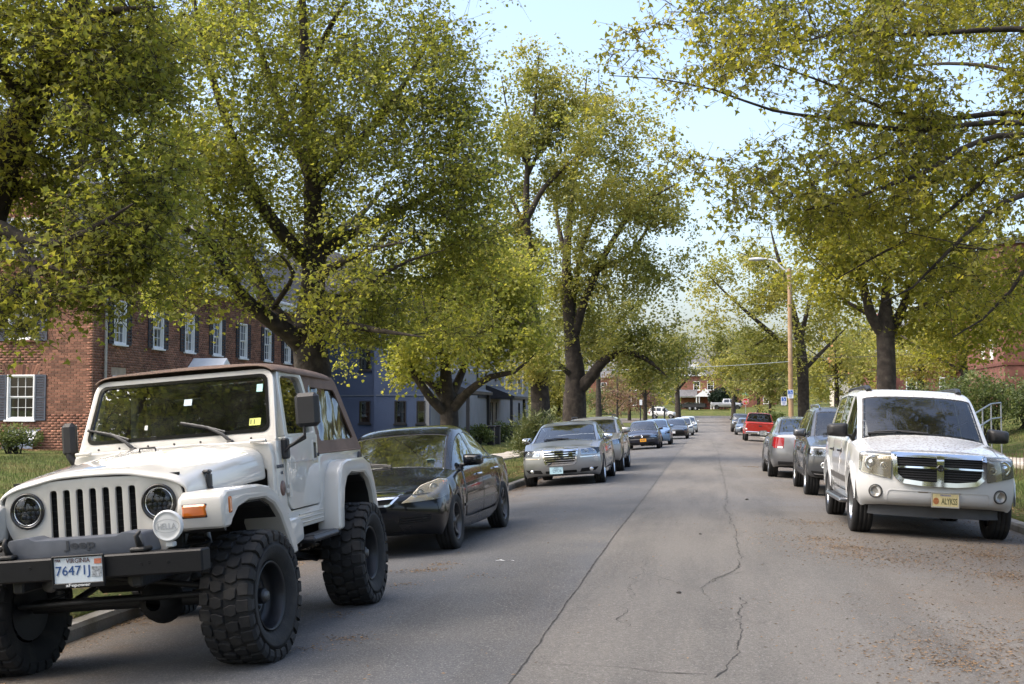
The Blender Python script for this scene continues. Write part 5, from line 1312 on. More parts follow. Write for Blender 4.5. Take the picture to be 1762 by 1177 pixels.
# ---- grey crossover tucked behind the silver saloon
p_taupe = paint_mat('paint_warm_silver', (.33, .33, .325), .7, .33, dirt_amt=.05)
sp = suv(L=4.7, W=1.88, H=1.60, wb=2.75, fo=.92, belt=1.08, hood=(.95, 1.10), cowl=.40, head=-1.15, tail=-3.0, tyre=(.365, .235, .235), sill=.30, wt_in=.24, lev=2)
root, b = car('grey_crossover', 'warm grey crossover with roof rails half hidden behind the silver saloon', 'car', GL, sp, dict(body=p_taupe, glass=glass, underbody=under_m), outer(1073, 801, 35.6, sp), math.pi, (5, 'split'), alloy)
F = FRONT(b)
patch(F, rpoly([(-.45, .90), (.45, .90), (.38, .62), (-.38, .62)], .03), 'grille', dark_void, root)
for s_ in (1, -1):
    D = DIAG(b, s_, 30); lamp(D, root, rpoly([uv(D, p) for p in mir([(.5, 2.2, .76), (.85, 1.9, .78), (.9, 1.7, .86), (.86, 1.7, .93), (.5, 2.2, .87)], s_)], .03))
    mirror(root, s_, .55, 1.15, sp['W'] - .09, p_taupe, (.24, .16, .18)); Z = SIDE(b, s_); handle(Z, root, -.1, .96, chrome); handle(Z, root, -1.0, .98, chrome)
    rl = MB(); rl.tube([(s_ * .60, .2, 1.56), (s_ * .60, .1, 1.605), (s_ * .60, -1.3, 1.61), (s_ * .58, -1.45, 1.56)], .018, 8); rl.build('roof_rail', black_plastic, root)
seats(root, [(0, (-.37, .37))], .62, seat_m, (.48, 1.02), (.72, 1.05, .68))

# ---- dark blue saloon with orange plate
p_navy = paint_mat('paint_navy', (.010, .012, .026), .1, .3, dirt_amt=.05)
sp = sedan(L=4.38, W=1.74, H=1.44, wb=2.51, fo=.86, belt=.93, hood=(.74, .93), deck=1.03, cowl=.42, head=-1.08, tail=-1.95, back=-2.55, tyre=(.31, .195, .205), lev=2)
orange_plate = mat('orange_plate', (.75, .33, .02), .5, var=.1)
root, b = car('navy_saloon', 'dark navy compact saloon with an orange licence plate', 'car', GL, sp, dict(body=p_navy, glass=glass_mat('pale_glass', (.62, .68, .66), 2.0), underbody=under_m), outer(1136, 770, 63, sp), math.pi, (5, 'fat'), alloy)
F = FRONT(b)
g = patch(F, rpoly([(-.36, .72), (.36, .72), (.33, .60), (-.33, .60)], .02), 'grille', dark_void, root)
eb = MB(); eb.lathe([(.06, 0), (.055, .012), (.045, .012), (.04, .003), (.001, .003)], 24, 'y'); eb.build('badge', chrome, root, F.hit(0, .665) + Vector((0, .01, 0)))
patch(F, [(-.6, .535), (.6, .535), (.6, .51), (-.6, .51)], 'bumper_strip', mat('grey_strip', (.2, .2, .2), .5), root, .006, .01)
plate(root, F.hit(-.05, .47) + Vector((0, .03, 0)), (0, 0, 0), orange_plate, [('4L78B2', 0, 0, .22, .07, navy)])
for s_ in (1, -1):
    D = DIAG(b, s_, 18); lamp(D, root, rpoly([uv(D, p) for p in mir([(.42, 2.0, .60), (.78, 1.85, .60), (.78, 1.85, .72), (.42, 2.0, .735)], s_)], .02))
    mirror(root, s_, .35, 1.0, sp['W'] - .1, p_navy, (.2, .13, .14)); patch(F, rpoly([(s_ * .3, .36), (s_ * .6, .37), (s_ * .6, .30), (s_ * .3, .28)], .02), 'lower_intake', dark_void, root)
    Z = SIDE(b, s_); handle(Z, root, -.05, .82, p_navy)
seats(root, [(0, (-.35, .35))], .46, seat_tan, (.35, .88), (.6, .9, .62))

# ---- light blue hatch-like saloon
p_lblue = paint_mat('paint_light_blue', (.17, .27, .42), .5, .32, dirt_amt=.04)
sp = sedan(L=4.5, W=1.75, H=1.49, wb=2.7, fo=.92, belt=.97, hood=(.76, 1.0), deck=1.08, cowl=.25, head=-1.2, tail=-2.2, back=-3.0, tyre=(.315, .205, .21), lev=1)
root, b = car('light_blue_saloon', 'light blue car behind the dark navy saloon', 'car', GL, sp, dict(body=p_lblue, glass=MATS['pale_glass'], underbody=under_m), outer(1155, 763, 70.5, sp), math.pi, (5, 'split'), alloy)
F = FRONT(b); patch(F, rpoly([(-.4, .5), (.4, .5), (.45, .3), (-.45, .3)], .03), 'lower_intake', dark_void, root)
for s_ in (1, -1):
    D = DIAG(b, s_, 40); lamp(D, root, rpoly([uv(D, p) for p in mir([(.5, 2.1, .62), (.8, 1.8, .66), (.86, 1.5, .86), (.6, 2.0, .76)], s_)], .03)); mirror(root, s_, .6, 1.06, sp['W'] - .1, p_lblue, (.2, .13, .15))
# ---- charcoal saloon further on
p_char = paint_mat('paint_charcoal', (.05, .053, .056), .6, .32, dirt_amt=.04)
sp = sedan(L=4.6, W=1.78, H=1.45, wb=2.7, fo=.92, tyre=(.32, .205, .215), head=-1.12, tail=-2.05, back=-2.7, lev=1)
root, b = car('charcoal_saloon', 'charcoal saloon with black front end third behind the orange plate', 'car', GL, sp, dict(body=p_char, glass=MATS['pale_glass'], underbody=under_m), outer(1184, 747, 88, sp), math.pi, (5, 'spoke'), alloy)
F = FRONT(b); patch(F, rpoly([(-.6, .62), (.6, .62), (.66, .32), (-.66, .32)], .05), 'grille', dark_void, root); plate(root, F.hit(.15, .5) + Vector((0, .03, 0)), (0, 0, 0), plate_white, [])
for s_ in (1, -1):
    D = DIAG(b, s_, 35); lamp(D, root, rpoly([uv(D, p) for p in mir([(.5, 2.1, .62), (.84, 1.8, .64), (.86, 1.6, .76), (.6, 2.0, .73)], s_)], .03)); mirror(root, s_, .45, 1.0, sp['W'] - .1, p_char, (.2, .13, .15))
# ---- two pale cars at the end of the row
p_pale = paint_mat('paint_pearl', (.52, .54, .53), .2, .35, dirt_amt=.05)
for (px, py, d, lb) in ((1193, 742, 99, 'pearl white saloon near the end of the row of parked cars'), (1200, 737.5, 112, 'pale pearl saloon last of the row before the side street')):
    sp = sedan(L=4.6, W=1.78, H=1.47, wb=2.7, fo=.92, tyre=(.32, .205, .215), head=-1.12, tail=-2.05, back=-2.7, lev=1)
    root, b = car('pearl_saloon', lb, 'car', GL, sp, dict(body=p_pale, glass=MATS['pale_glass'], underbody=under_m), outer(px, py, d, sp), math.pi)
    F = FRONT(b); patch(F, rpoly([(-.4, .62), (.4, .62), (.42, .42), (-.42, .42)], .05), 'grille', dark_void, root)
    for s_ in (1, -1):
        D = DIAG(b, s_, 35); lamp(D, root, rpoly([uv(D, p) for p in mir([(.5, 2.1, .62), (.84, 1.8, .64), (.86, 1.6, .76), (.6, 2.0, .73)], s_)], .03)); mirror(root, s_, .45, 1.0, sp['W'] - .1, p_pale, (.2, .13, .15))

# ---- white SUV on the right
p_white = paint_mat('paint_white_littered', (.58, .59, .595), 0, .36, dirt=(.42, .39, .33), dirt_amt=.10, spots=.75)
sp = suv(lev=2, L=5.10, W=1.95, H=1.93, wb=3.03, fo=.93, belt=1.16, hood=(1.05, 1.25), cowl=.50, head=-1.22, tyre=(.385, .255, .235), sill=.36, wt_in=.22,
         front=[(.20, -.10, .95), (.30, 0., 1.0), (.30, .01, 1.0), (.27, .0, 1), (.25, -.015, 1), (.24, -.02, 1), (.23, -.025, 1)], front_pow=3.2)
root, b = car('white_suv', 'white large SUV with cross-bar chrome grille and debris-strewn bonnet, front of the right row', 'car', GR, sp,
              dict(body=p_white, glass=dark_glass, windshield=glass, underbody=under_m, lower_valance=black_plastic), outer(1465, 912, 16.3, sp), math.pi, (5, 'fat'), alloy)
F = FRONT(b)
chin = MB(); chin.prism(rpoly([(-.86, 1.7), (-.82, 1.86), (-.70, 1.97), (-.5, 2.05), (-.25, 2.095), (0, 2.11), (.25, 2.095), (.5, 2.05), (.70, 1.97), (.82, 1.86), (.86, 1.7)], 0), .265, .43, 'xy'); chin.sm = [True] * len(chin.sm); chin_o = chin.build('chin_spoiler', mat('grey_plastic', (.075, .078, .085), .6, var=.2, vscale=4), root); md_smooth(chin_o, 30)
GX, GT, GB = .565, 1.06, .70
patch(F, rpoly([(-GX, GT), (GX, GT), (GX - .03, GB + .06), (GX - .12, GB), (-GX + .12, GB), (-GX + .03, GB + .06)], .02), 'grille_back', dark_void, root, .006, .01)
rim_patch(F, rpoly([(-GX, GT), (GX, GT), (GX - .02, GB + .07), (GX - .12, GB - .015), (.2, GB - .04), (-.2, GB - .04), (-GX + .12, GB - .015), (-GX + .02, GB + .07)], .025), .055, 'grille_surround', chrome, root, .05, .07)
gr = patch(F, [(-.045, GT - .02), (.045, GT - .02), (.04, GB), (-.04, GB)], 'grille_post', chrome, root, .055, .06)
for s_ in (1, -1): patch(F, [(s_ * .04, .877), (s_ * .53, .872), (s_ * .53, .893), (s_ * .04, .90)], 'grille_bar', chrome, gr, .05, .04)
for i in range(10):
    z = .735 + i * .030
    if abs(z - .885) > .016: patch(F, [(-.51, z), (.51, z), (.51, z + .011), (-.51, z + .011)], 'grille_slat', black_plastic, gr, .02, .018, .06)
bd = MB(); bd.lathe([(.045, 0), (.038, .016), (.03, .012), (.001, .014)], 8, 'y'); bd.build('badge', gloss_black, gr, F.hit(0, .885) + Vector((0, .056, 0)))
for s_ in (1, -1):
    D = DIAG(b, s_, 10)
    pl = [uv(D, p) for p in mir([(.585, 2.40, .73), (.90, 2.3, .79), (.935, 2.1, .81), (.935, 2.1, 1.03), (.90, 2.3, 1.05), (.585, 2.4, 1.05)], s_)]
    lamp(D, root, rpoly(pl, .02), 'headlight', haze_lens, mat('dull_bowl', (.58, .54, .48), .4, .25, var=.15), [(uv(D, (s_ * .80, 2.3, .91))[0], .91, .095), (uv(D, (s_ * .665, 2.36, .88))[0], .88, .05)], rim=.008)
    fo = MB(); fo.lathe([(.075, 0), (.072, .012), (.058, .012), (.055, -.004), (.001, .006)], 28, 'y'); o = fo.build('fog_lamp', mat('fog_glass', (.30, .29, .27), .2, .4, var=.2), root, F.hit(s_ * .735, .565) + Vector((0, .006, 0)), (0, 0, -s_ * R(16)))
    rg = MB(); rg.lathe([(.085, -.01), (.085, .014), (.073, .014), (.073, -.01)], 28, 'y'); rg.build('lamp_bezel', black_plastic, o)
    patch(F, rpoly([(s_ * .30, .415), (s_ * .60, .415), (s_ * .64, .36), (s_ * .33, .36)], .015), 'bumper_pad', mat('beige_pad', (.33, .30, .24), .6, var=.15), root, .012, .016)
    mirror(root, s_, 1.0 - .38, 1.30, sp['W'] - .06, black_plastic, (.27, .17, .20))
    Z = SIDE(b, s_)
    for yy in (.05, -.98): handle(Z, root, yy, .99 + .02, black_plastic, .17); p = Z.hit(yy + .12, 1.01); kb = MB(); kb.lathe([(.035, 0), (.03, .012), (.001, .014)], 12, 'x'); kb.build('lock', black_plastic, root, p, (0, 0, 0 if s_ > 0 else math.pi))
    patch(Z, [(.98, .60), (-1.0, .62), (-1.0, .70), (.98, .68)], 'side_moulding', mat('dark_moulding', (.09, .085, .08), .6, var=.2), root, .012, .016)
    stp = MB(); stp.prism(rpoly([(.95, .33), (-.95, .33), (-.95, .39), (.95, .39)], .03), s_ * .86, s_ * 1.04, 'yz', b=.015); o = stp.build('running_board', alloy, root)
    for k in range(5): q = MB(); q.box((s_ * (.90 + k * .028), 0, .393), (.010, 1.7, .006)); q.build('tread_strip', black_plastic, o)
    for ya in sp['axles']:
        fl = MB(); n = 14; vs = []
        for i in range(n + 1):
            t = R(8 + 164 * i / n); ef = min(1, min(i, n - i) / 3)
            for (rr, dx) in ((sp['Ra'] - .02, -.02), (sp['Ra'] - .005, .022), (sp['Ra'] + .04, .024), (sp['Ra'] + .085, .004), (sp['Ra'] + .09, -.02)):
                yy, zz = ya + rr * math.cos(t), sp['zc'] + rr * math.sin(t); vs.append(((s_ * (sp['W'] + dx * ef - .012 * (1 - ef))), yy, zz))
        fl.add(vs, [(i * 5 + j, i * 5 + j + 1, i * 5 + j + 6, i * 5 + j + 5) for i in range(n) for j in range(4)], smooth=True)
        fl.build('wheel_flare', p_white, root)
    rl = MB(); rl.tube([(s_ * .60, .22, 1.86), (s_ * .61, .10, 1.905), (s_ * .61, -.15, 1.925), (s_ * .61, -2.0, 1.925), (s_ * .60, -2.2, 1.86)], [.04, .042, .026, .022, .03], 8); rl.build('roof_rail', black_plastic, root)
patch(F, rpoly([(-.30, .405), (.30, .405), (.34, .365), (-.34, .365)], .01), 'lower_intake', dark_void, root, .006, .01)
rim_patch(F, rpoly([(-.60, .60), (.60, .60), (.62, .43), (-.62, .43)], .05, 4), .010, 'bumper_crease', p_white, root, .008, .012)
gold = mat('gold_plate', (.55, .47, .24), .5, var=.15, vscale=25); gink = mat('green_ink', (.05, .06, .02), .5, var=0); bl_ink = mat('blue_ink', (.08, .12, .45), .5, var=0)
pl_ = plate(root, F.hit(-.07, .50) + Vector((0, .028, 0)), (R(2), 0, 0), gold, [('ALYKSS', .045, -.01, .185, .075, gink), ('VIRGINIA', 0, .06, .13, .02, bl_ink)], mat('plate_border', (.4, .39, .36), .4, .6))
em = MB(); em.prism(ell(-.11 * -1, -.012, .035, .042, 10), .002, .0045, 'xz'); em.build('plate_emblem', mat('rust_emblem', (.33, .12, .04), .6, var=.4, vscale=60), pl_)
wiper(root, F, [(-.06, 1.30), (.3, 1.315), (.62, 1.29)]); wiper(root, F, [(.70, 1.27), (.35, 1.31), (0, 1.30)])
seats(root, [(.05, (-.4, .4)), (-.9, (-.4, .4))], .78, seat_m, (.55, 1.18), (.86, 1.2, .74))

# ---- grey SUV second on the right
p_grey = paint_mat('paint_space_grey', (.085, .09, .098), .65, .28, dirt_amt=.05)
sp = suv(lev=2, L=4.86, W=1.935, H=1.78, wb=2.93, fo=.86, belt=1.13, hood=(.98, 1.17), cowl=.36, head=-1.15, tail=-3.2, tyre=(.37, .265, .245), sill=.31, wt_in=.25)
root, b = car('grey_suv', 'dark grey metallic SUV with silver roof rails between white SUV and silver saloon', 'car', GR, sp, dict(body=p_grey, glass=glass, underbody=under_m), outer(1386, 849, 24.6, sp), math.pi, (5, 'split'), alloy_bright)
F = FRONT(b)
for s_ in (1, -1):
    o = patch(F, rpoly([(s_ * .02, .92), (s_ * .30, .92), (s_ * .36, .86), (s_ * .30, .70), (s_ * .04, .68)], .05), 'grille', dark_void, root); rim_patch(F, rpoly([(s_ * .02, .92), (s_ * .30, .92), (s_ * .36, .86), (s_ * .30, .70), (s_ * .04, .68)], .05), .018, 'grille_surround', chrome, o, .015, .02)
    D = DIAG(b, s_, 25)
    hl = lamp(D, root, rpoly([uv(D, p) for p in mir([(.44, 2.28, .78), (.86, 2.0, .77), (.92, 1.85, .82), (.93, 1.78, .92), (.80, 2.1, .90), (.44, 2.28, .90)], s_)], .03), 'headlight', lens_m, BOWL, [(uv(D, (s_ * .58, 2.22, .835))[0], .835, .055), (uv(D, (s_ * .75, 2.1, .835))[0], .835, .055)], bulb_m=gloss_black)
    patch(D, [uv(D, p) for p in mir([(.86, 1.98, .80), (.91, 1.86, .83), (.90, 1.86, .88), (.85, 2.0, .86)], s_)], 'turn_signal', amber, hl, .014, .006)
    p = D.hit(*uv(D, (s_ * .70, 2.2, .60))); fb = MB(); fb.lathe([(.06, -.01), (.056, .012), (.044, .012), (.03, .0), (.001, .01)], 24, 'y'); fb.build('fog_lamp', chrome, root, p, (0, 0, -s_ * R(25)))
    v_ = patch(D, rpoly([uv(D, p) for p in mir([(.50, 2.25, .36), (.84, 2.05, .38), (.88, 1.95, .49), (.50, 2.25, .47)], s_)], .03), 'lower_intake', dark_void, root)
    patch(D, [uv(D, p) for p in mir([(.5, 2.25, .41), (.85, 2.05, .425), (.85, 2.05, .437), (.5, 2.25, .425)], s_)], 'intake_bar', chrome, v_, .012, .01)
    mirror(root, s_, .58, 1.20, sp['W'] - .10, p_grey, (.25, .17, .17)); Z = SIDE(b, s_); handle(Z, root, -.05, 1.0, p_grey); handle(Z, root, -1.0, 1.02, p_grey)
    rl = MB(); rl.tube([(s_ * .60, .3, 1.70), (s_ * .60, .12, 1.775), (s_ * .61, -1.7, 1.79), (s_ * .58, -1.9, 1.72)], [.022] * 4, 8); rl.build('roof_rail', alloy_bright, root)
    patch(Z, [(.95, .36), (-.95, .36), (-.95, .46), (.95, .46)], 'sill_trim', black_plastic, root, .01, .014)
wiper(root, F, [(-.1, 1.22), (.25, 1.235), (.6, 1.2)]); seats(root, [(0, (-.38, .38))], .66, seat_tan, (.5, 1.09), (.76, 1.12, .7))

# ---- silver saloon seen from behind
p_silver2 = paint_mat('paint_light_silver', (.20, .205, .215), .7, .33, dirt_amt=.06)
sp = sedan(L=5.08, W=1.89, H=1.55, wb=3.05, fo=.98, belt=1.03, hood=(.84, 1.0), deck=1.12, cowl=.35, head=-1.15, tail=-2.35, back=-3.15, tyre=(.355, .235, .24), lev=2)
p = at(1322, 799, 31.8)
root, b = car('silver_muscle_saloon', 'silver-grey saloon with red tail lamps facing away between grey SUV and red pickup', 'car', GR, sp, dict(body=p_silver2, glass=glass, underbody=under_m), (p.x + sp['track'] + .1, p.y + sp['axles'][0]), 0.0, (5, 'spoke'), alloy)
B = REAR(b)
for s_ in (1, -1):
    D = Frame(b, (s_ * 4, -5, 0), (math.cos(R(35)), math.sin(R(35)) * s_, 0), (0, 0, 1), (-s_ * math.sin(R(35)), math.cos(R(35)), 0))
    o = patch(D, rpoly([uv(D, q) for q in mir([(.70, -2.5, .74), (.88, -2.35, .74), (.92, -2.1, .80), (.92, -2.1, 1.0), (.84, -2.3, 1.02), (.70, -2.5, 1.0)], s_)], .03), 'tail_light', red_lens, root, .008, .014)
    patch(D, rpoly([uv(D, q) for q in mir([(.72, -2.5, .745), (.82, -2.4, .745), (.82, -2.4, .79), (.72, -2.5, .79)], s_)], .01), 'reverse_lamp', white_paint, o, .012, .014)
    mirror(root, s_, .75, 1.07, sp['W'] - .1, black_plastic, (.22, .15, .15)); Z = SIDE(b, s_); handle(Z, root, .05, .93, p_silver2); handle(Z, root, -1.05, .95, p_silver2)
    D2 = DIAG(b, s_, 25); lamp(D2, root, rpoly([uv(D2, q) for q in mir([(.5, 2.4, .70), (.85, 2.1, .70), (.86, 2.0, .82), (.5, 2.4, .82)], s_)], .03))
patch(B, rpoly([(-.75, .42), (.75, .42), (.7, .26), (-.7, .26)], .03), 'rear_valance', black_plastic, root); plate(root, B.hit(0, .80) + Vector((0, -.03, 0)), (0, 0, math.pi), plate_white, [])
seats(root, [(0, (-.38, .38)), (-1, (-.38, .38))], .5, seat_m)

# ---- red pickup
p_red = paint_mat('paint_red', (.33, .018, .012), 0, .35, dirt_amt=.06)
sp = pickup(L=5.6, W=2.0, H=1.94, wb=3.5, lev=2, cab=-2.6, tyre=(.385, .255, .225))
p = at(1281, 757.5, 84)
root, b = car('red_pickup', 'red pickup truck seen from behind with black rear window', 'truck', GR, sp, dict(body=p_red, glass=dark_glass, underbody=under_m, bed_cover=black_plastic), (p.x + sp['track'] + .1, p.y + sp['axles'][0]), 0.0, (5, 'fat'), alloy)
B = REAR(b)
tg = patch(B, rpoly([(-.82, 1.16), (.82, 1.16), (.82, .66), (-.82, .66)], .03), 'tailgate', p_red, root, .02, .03)
th = MB(); th.box((0, 0, 0), (.2, .02, .07), b=.01); th.build('tailgate_handle', black_plastic, tg, B.hit(0, 1.05) + Vector((0, -.03, 0)))
bm_ = MB(); bm_.box((0, sp['B'] - .02, .58), (1.86, .14, .18), b=.04); bm_.build('rear_bumper', chrome, root)
hb = MB(); hb.box((0, sp['B'] + .05, .42), (1.2, .1, .14), b=.03); hb.build('tow_bar', black_plastic, root)
plate(root, (0, sp['B'] - .095, .58), (0, 0, math.pi), plate_white, [])
for s_ in (1, -1):
    o = patch(B, rpoly([(s_ * .84, 1.14), (s_ * .96, 1.12), (s_ * .96, .74), (s_ * .84, .74)], .02), 'tail_light', red_lens, root, .012, .02); patch(B, [(s_ * .85, .86), (s_ * .95, .86), (s_ * .95, .78), (s_ * .85, .78)], 'reverse_lamp', white_paint, o, .02, .02)
    mirror(root, s_, .75, 1.30, sp['W'] - .08, black_plastic, (.22, .14, .26))
    D2 = DIAG(b, s_, 15); lamp(D2, root, rpoly([uv(D2, q) for q in mir([(.6, 2.6, .85), (.93, 2.5, .85), (.93, 2.5, 1.05), (.6, 2.6, 1.05)], s_)], .03))

# ---- far pair on the right: a silver saloon and a dark SUV, facing us
sp = sedan(L=4.6, W=1.78, H=1.46, wb=2.7, fo=.92, tyre=(.32, .205, .215), head=-1.12, tail=-2.05, back=-2.7, lev=1)
p = at(1265, 738, 104)
root, b = car('blue_grey_saloon', 'blue grey saloon facing us just beyond the red pickup', 'car', GR, sp, dict(body=paint_mat('paint_blue_grey', (.16, .19, .23), .6, .3), glass=MATS['pale_glass'], underbody=under_m), (p.x + sp['track'] + .1, p.y + 1.35), math.pi)
F = FRONT(b); patch(F, rpoly([(-.5, .66), (.5, .66), (.5, .36), (-.5, .36)], .06), 'grille', dark_void, root); plate(root, F.hit(0, .5) + Vector((0, .03, 0)), (0, 0, 0), plate_white, [])
for s_ in (1, -1):
    D = DIAG(b, s_, 35); lamp(D, root, rpoly([uv(D, q) for q in mir([(.5, 2.1, .62), (.84, 1.8, .64), (.86, 1.6, .76), (.6, 2.0, .73)], s_)], .03)); mirror(root, s_, .45, 1.0, sp['W'] - .1, black_plastic, (.2, .13, .15))
sp = suv(L=4.8, W=1.9, H=1.78, wb=2.8, lev=1); p = at(1258.5, 733, 118)
root, b = car('black_suv', 'black SUV facing us at the far end of the right row', 'car', GR, sp, dict(body=paint_mat('paint_black_far', (.02, .02, .024), 0, .3), glass=MATS['pale_glass'], underbody=under_m), (p.x + sp['track'] + .1, p.y + 1.4), math.pi)
F = FRONT(b); patch(F, rpoly([(-.5, .95), (.5, .95), (.4, .6), (-.4, .6)], .06), 'grille', dark_void, root)
for s_ in (1, -1):
    D = DIAG(b, s_, 20); lamp(D, root, rpoly([uv(D, q) for q in mir([(.55, 2.2, .8), (.9, 2.0, .82), (.9, 2.0, .98), (.55, 2.2, .98)], s_)], .03)); mirror(root, s_, .6, 1.2, sp['W'] - .08, black_plastic, (.22, .14, .18))

# ---- white SUV crossing on the side street, side on, heading right
sp = suv(L=4.55, W=1.85, H=1.85, wb=2.65, fo=.80, belt=1.12, hood=(1.05, 1.2), cowl=.45, head=-1.1, tyre=(.38, .255, .215), sill=.42, lev=1)
p = at(1141, 719, 200)
root, b = car('white_side_on_suv', 'small white SUV seen side-on standing on the side street', 'car', 'vehicles on the far side street', sp, dict(body=paint_mat('paint_white_far', (.62, .62, .6), 0, .4), glass=dark_glass, underbody=under_m), (p.x, p.y), R(-90 + 8.78 - 14), (5, 'fat'), alloy)
for s_ in (1, -1):
    rl = MB(); rl.tube([(s_ * .6, .2, 1.84), (s_ * .6, 0, 1.93), (s_ * .6, -1.6, 1.93), (s_ * .6, -1.8, 1.84)], .03, 6); rl.build('roof_rail', alloy, root); mirror(root, s_, .5, 1.22, sp['W'] - .08, black_plastic, (.22, .14, .18))
    Z = SIDE(b, s_); patch(Z, [(.85, .56), (-.85, .56), (-.85, .64), (.85, .64)], 'side_moulding', black_plastic, root, .012, .016); patch(Z, [(-2.0, 1.1), (-2.2, 1.1), (-2.2, .8), (-2.0, .8)], 'tail_light', red_lens, root, .01, .015)
# ---- silver crew-cab pickup on the bank
sp = pickup(L=5.8, W=2.02, H=1.93, wb=3.7, lev=1); p = at(1252, 701.5, 226)
root, b = car('silver_pickup', 'silver crew-cab pickup truck parked on the bank before the porch house', 'truck', 'vehicles on the far side street', sp, dict(body=paint_mat('paint_silver_far', (.30, .31, .33), .5, .35), glass=dark_glass, underbody=under_m, bed_cover=black_plastic), (p.x, p.y), R(-90 + 8.78 - 16), (5, 'fat'), dark_alloy)
F = FRONT(b); patch(F, rpoly([(-.6, 1.05), (.6, 1.05), (.6, .75), (-.6, .75)], .06), 'grille', dark_void, root); patch(F, rpoly([(-.9, .62), (.9, .62), (.9, .48), (-.9, .48)], .03), 'front_bumper', chrome, root, .03, .04)
for s_ in (1, -1):
    mirror(root, s_, .75, 1.3, sp['W'] - .08, black_plastic, (.22, .14, .26)); D = DIAG(b, s_, 15); lamp(D, root, rpoly([uv(D, q) for q in mir([(.62, 2.6, .85), (.95, 2.5, .85), (.95, 2.5, 1.05), (.62, 2.6, 1.05)], s_)], .03))

bpy.context.view_layer.update()
for root, (x, y), rz, wb, tw in CARS: place(root, x, y, rz, wb, tw)
# ================================================================ the lifted white off-roader (a = metres ahead of the front axle)
J = empty('off_roader'); tag(J, 'white lifted off-roader with brown soft top and huge mud tyres, nearest vehicle', 'off-roader', GL)
WBJ = 2.40; A0 = WBJ / 2
p_jeep = paint_mat('paint_cream_white', (.57, .555, .515), 0, .34, dirt=(.38, .34, .27), dirt_amt=.16)
brown_top = mat('brown_canvas', (.165, .110, .082), .85, var=.2, vscale=5, bump=.25, bscale=160)
bumper_m = mat('satin_black_steel', (.006, .0065, .008), .5, spec=.3, var=.2, bump=.06, bscale=120)
grey_trim = mat('blue_grey_plastic', (.075, .085, .105), .5, var=.2, vscale=8)
dark_metal = mat('chassis_black', (.012, .012, .012), .6, var=.3, bump=.2)
def ya(a): return a + A0
def loft(secs, closed=False, lev=2, crease=None):
    """skin through sections (lists of points), smoothed"""
    n = len(secs[0]); V = [p for s_ in secs for p in s_]; F_ = []
    for i in range(len(secs) - 1):
        for j in range(n - (0 if closed else 1)): F_.append((i * n + j, i * n + (j + 1) % n, (i + 1) * n + (j + 1) % n, (i + 1) * n + j))
    return V, F_
def subd(V, F_, lev=2, crease=(), name='skin', solid=0.0):
    me = bpy.data.meshes.new(name); me.from_pydata(V, [], F_); me.polygons.foreach_set('use_smooth', [True] * len(F_))
    if crease:
        at_ = me.attributes.new('crease_edge', 'FLOAT', 'EDGE'); cs = {tuple(sorted(e[:2])): e[2] for e in crease}
        for e in me.edges:
            c = cs.get(tuple(sorted(e.vertices)))
            if c: at_.data[e.index].value = c
    o = bpy.data.objects.new(name, me); COL.objects.link(o)
    if solid: sm = o.modifiers.new('t', 'SOLIDIFY'); sm.thickness = solid; sm.offset = -1
    md = o.modifiers.new('s', 'SUBSURF'); md.levels = md.render_levels = lev
    dg = bpy.context.evaluated_depsgraph_get(); m2 = bpy.data.meshes.new_from_object(o.evaluated_get(dg)); bpy.data.objects.remove(o); m2.name = name; return m2
def bevelled(mb, name, m, parent, w=.012, seg=2, ang=35):
    o = mb.build(name, m, parent); bm = bmesh.new(); bm.from_mesh(o.data)
    es = [e for e in bm.edges if len(e.link_faces) == 2 and e.calc_face_angle(0) > R(ang)]
    bmesh.ops.bevel(bm, geom=es, offset=w, segments=seg, affect='EDGES', profile=.6, clamp_overlap=True)
    for f in bm.faces: f.smooth = True
    bm.to_mesh(o.data); bm.free()
    md_smooth(o, 32); return o

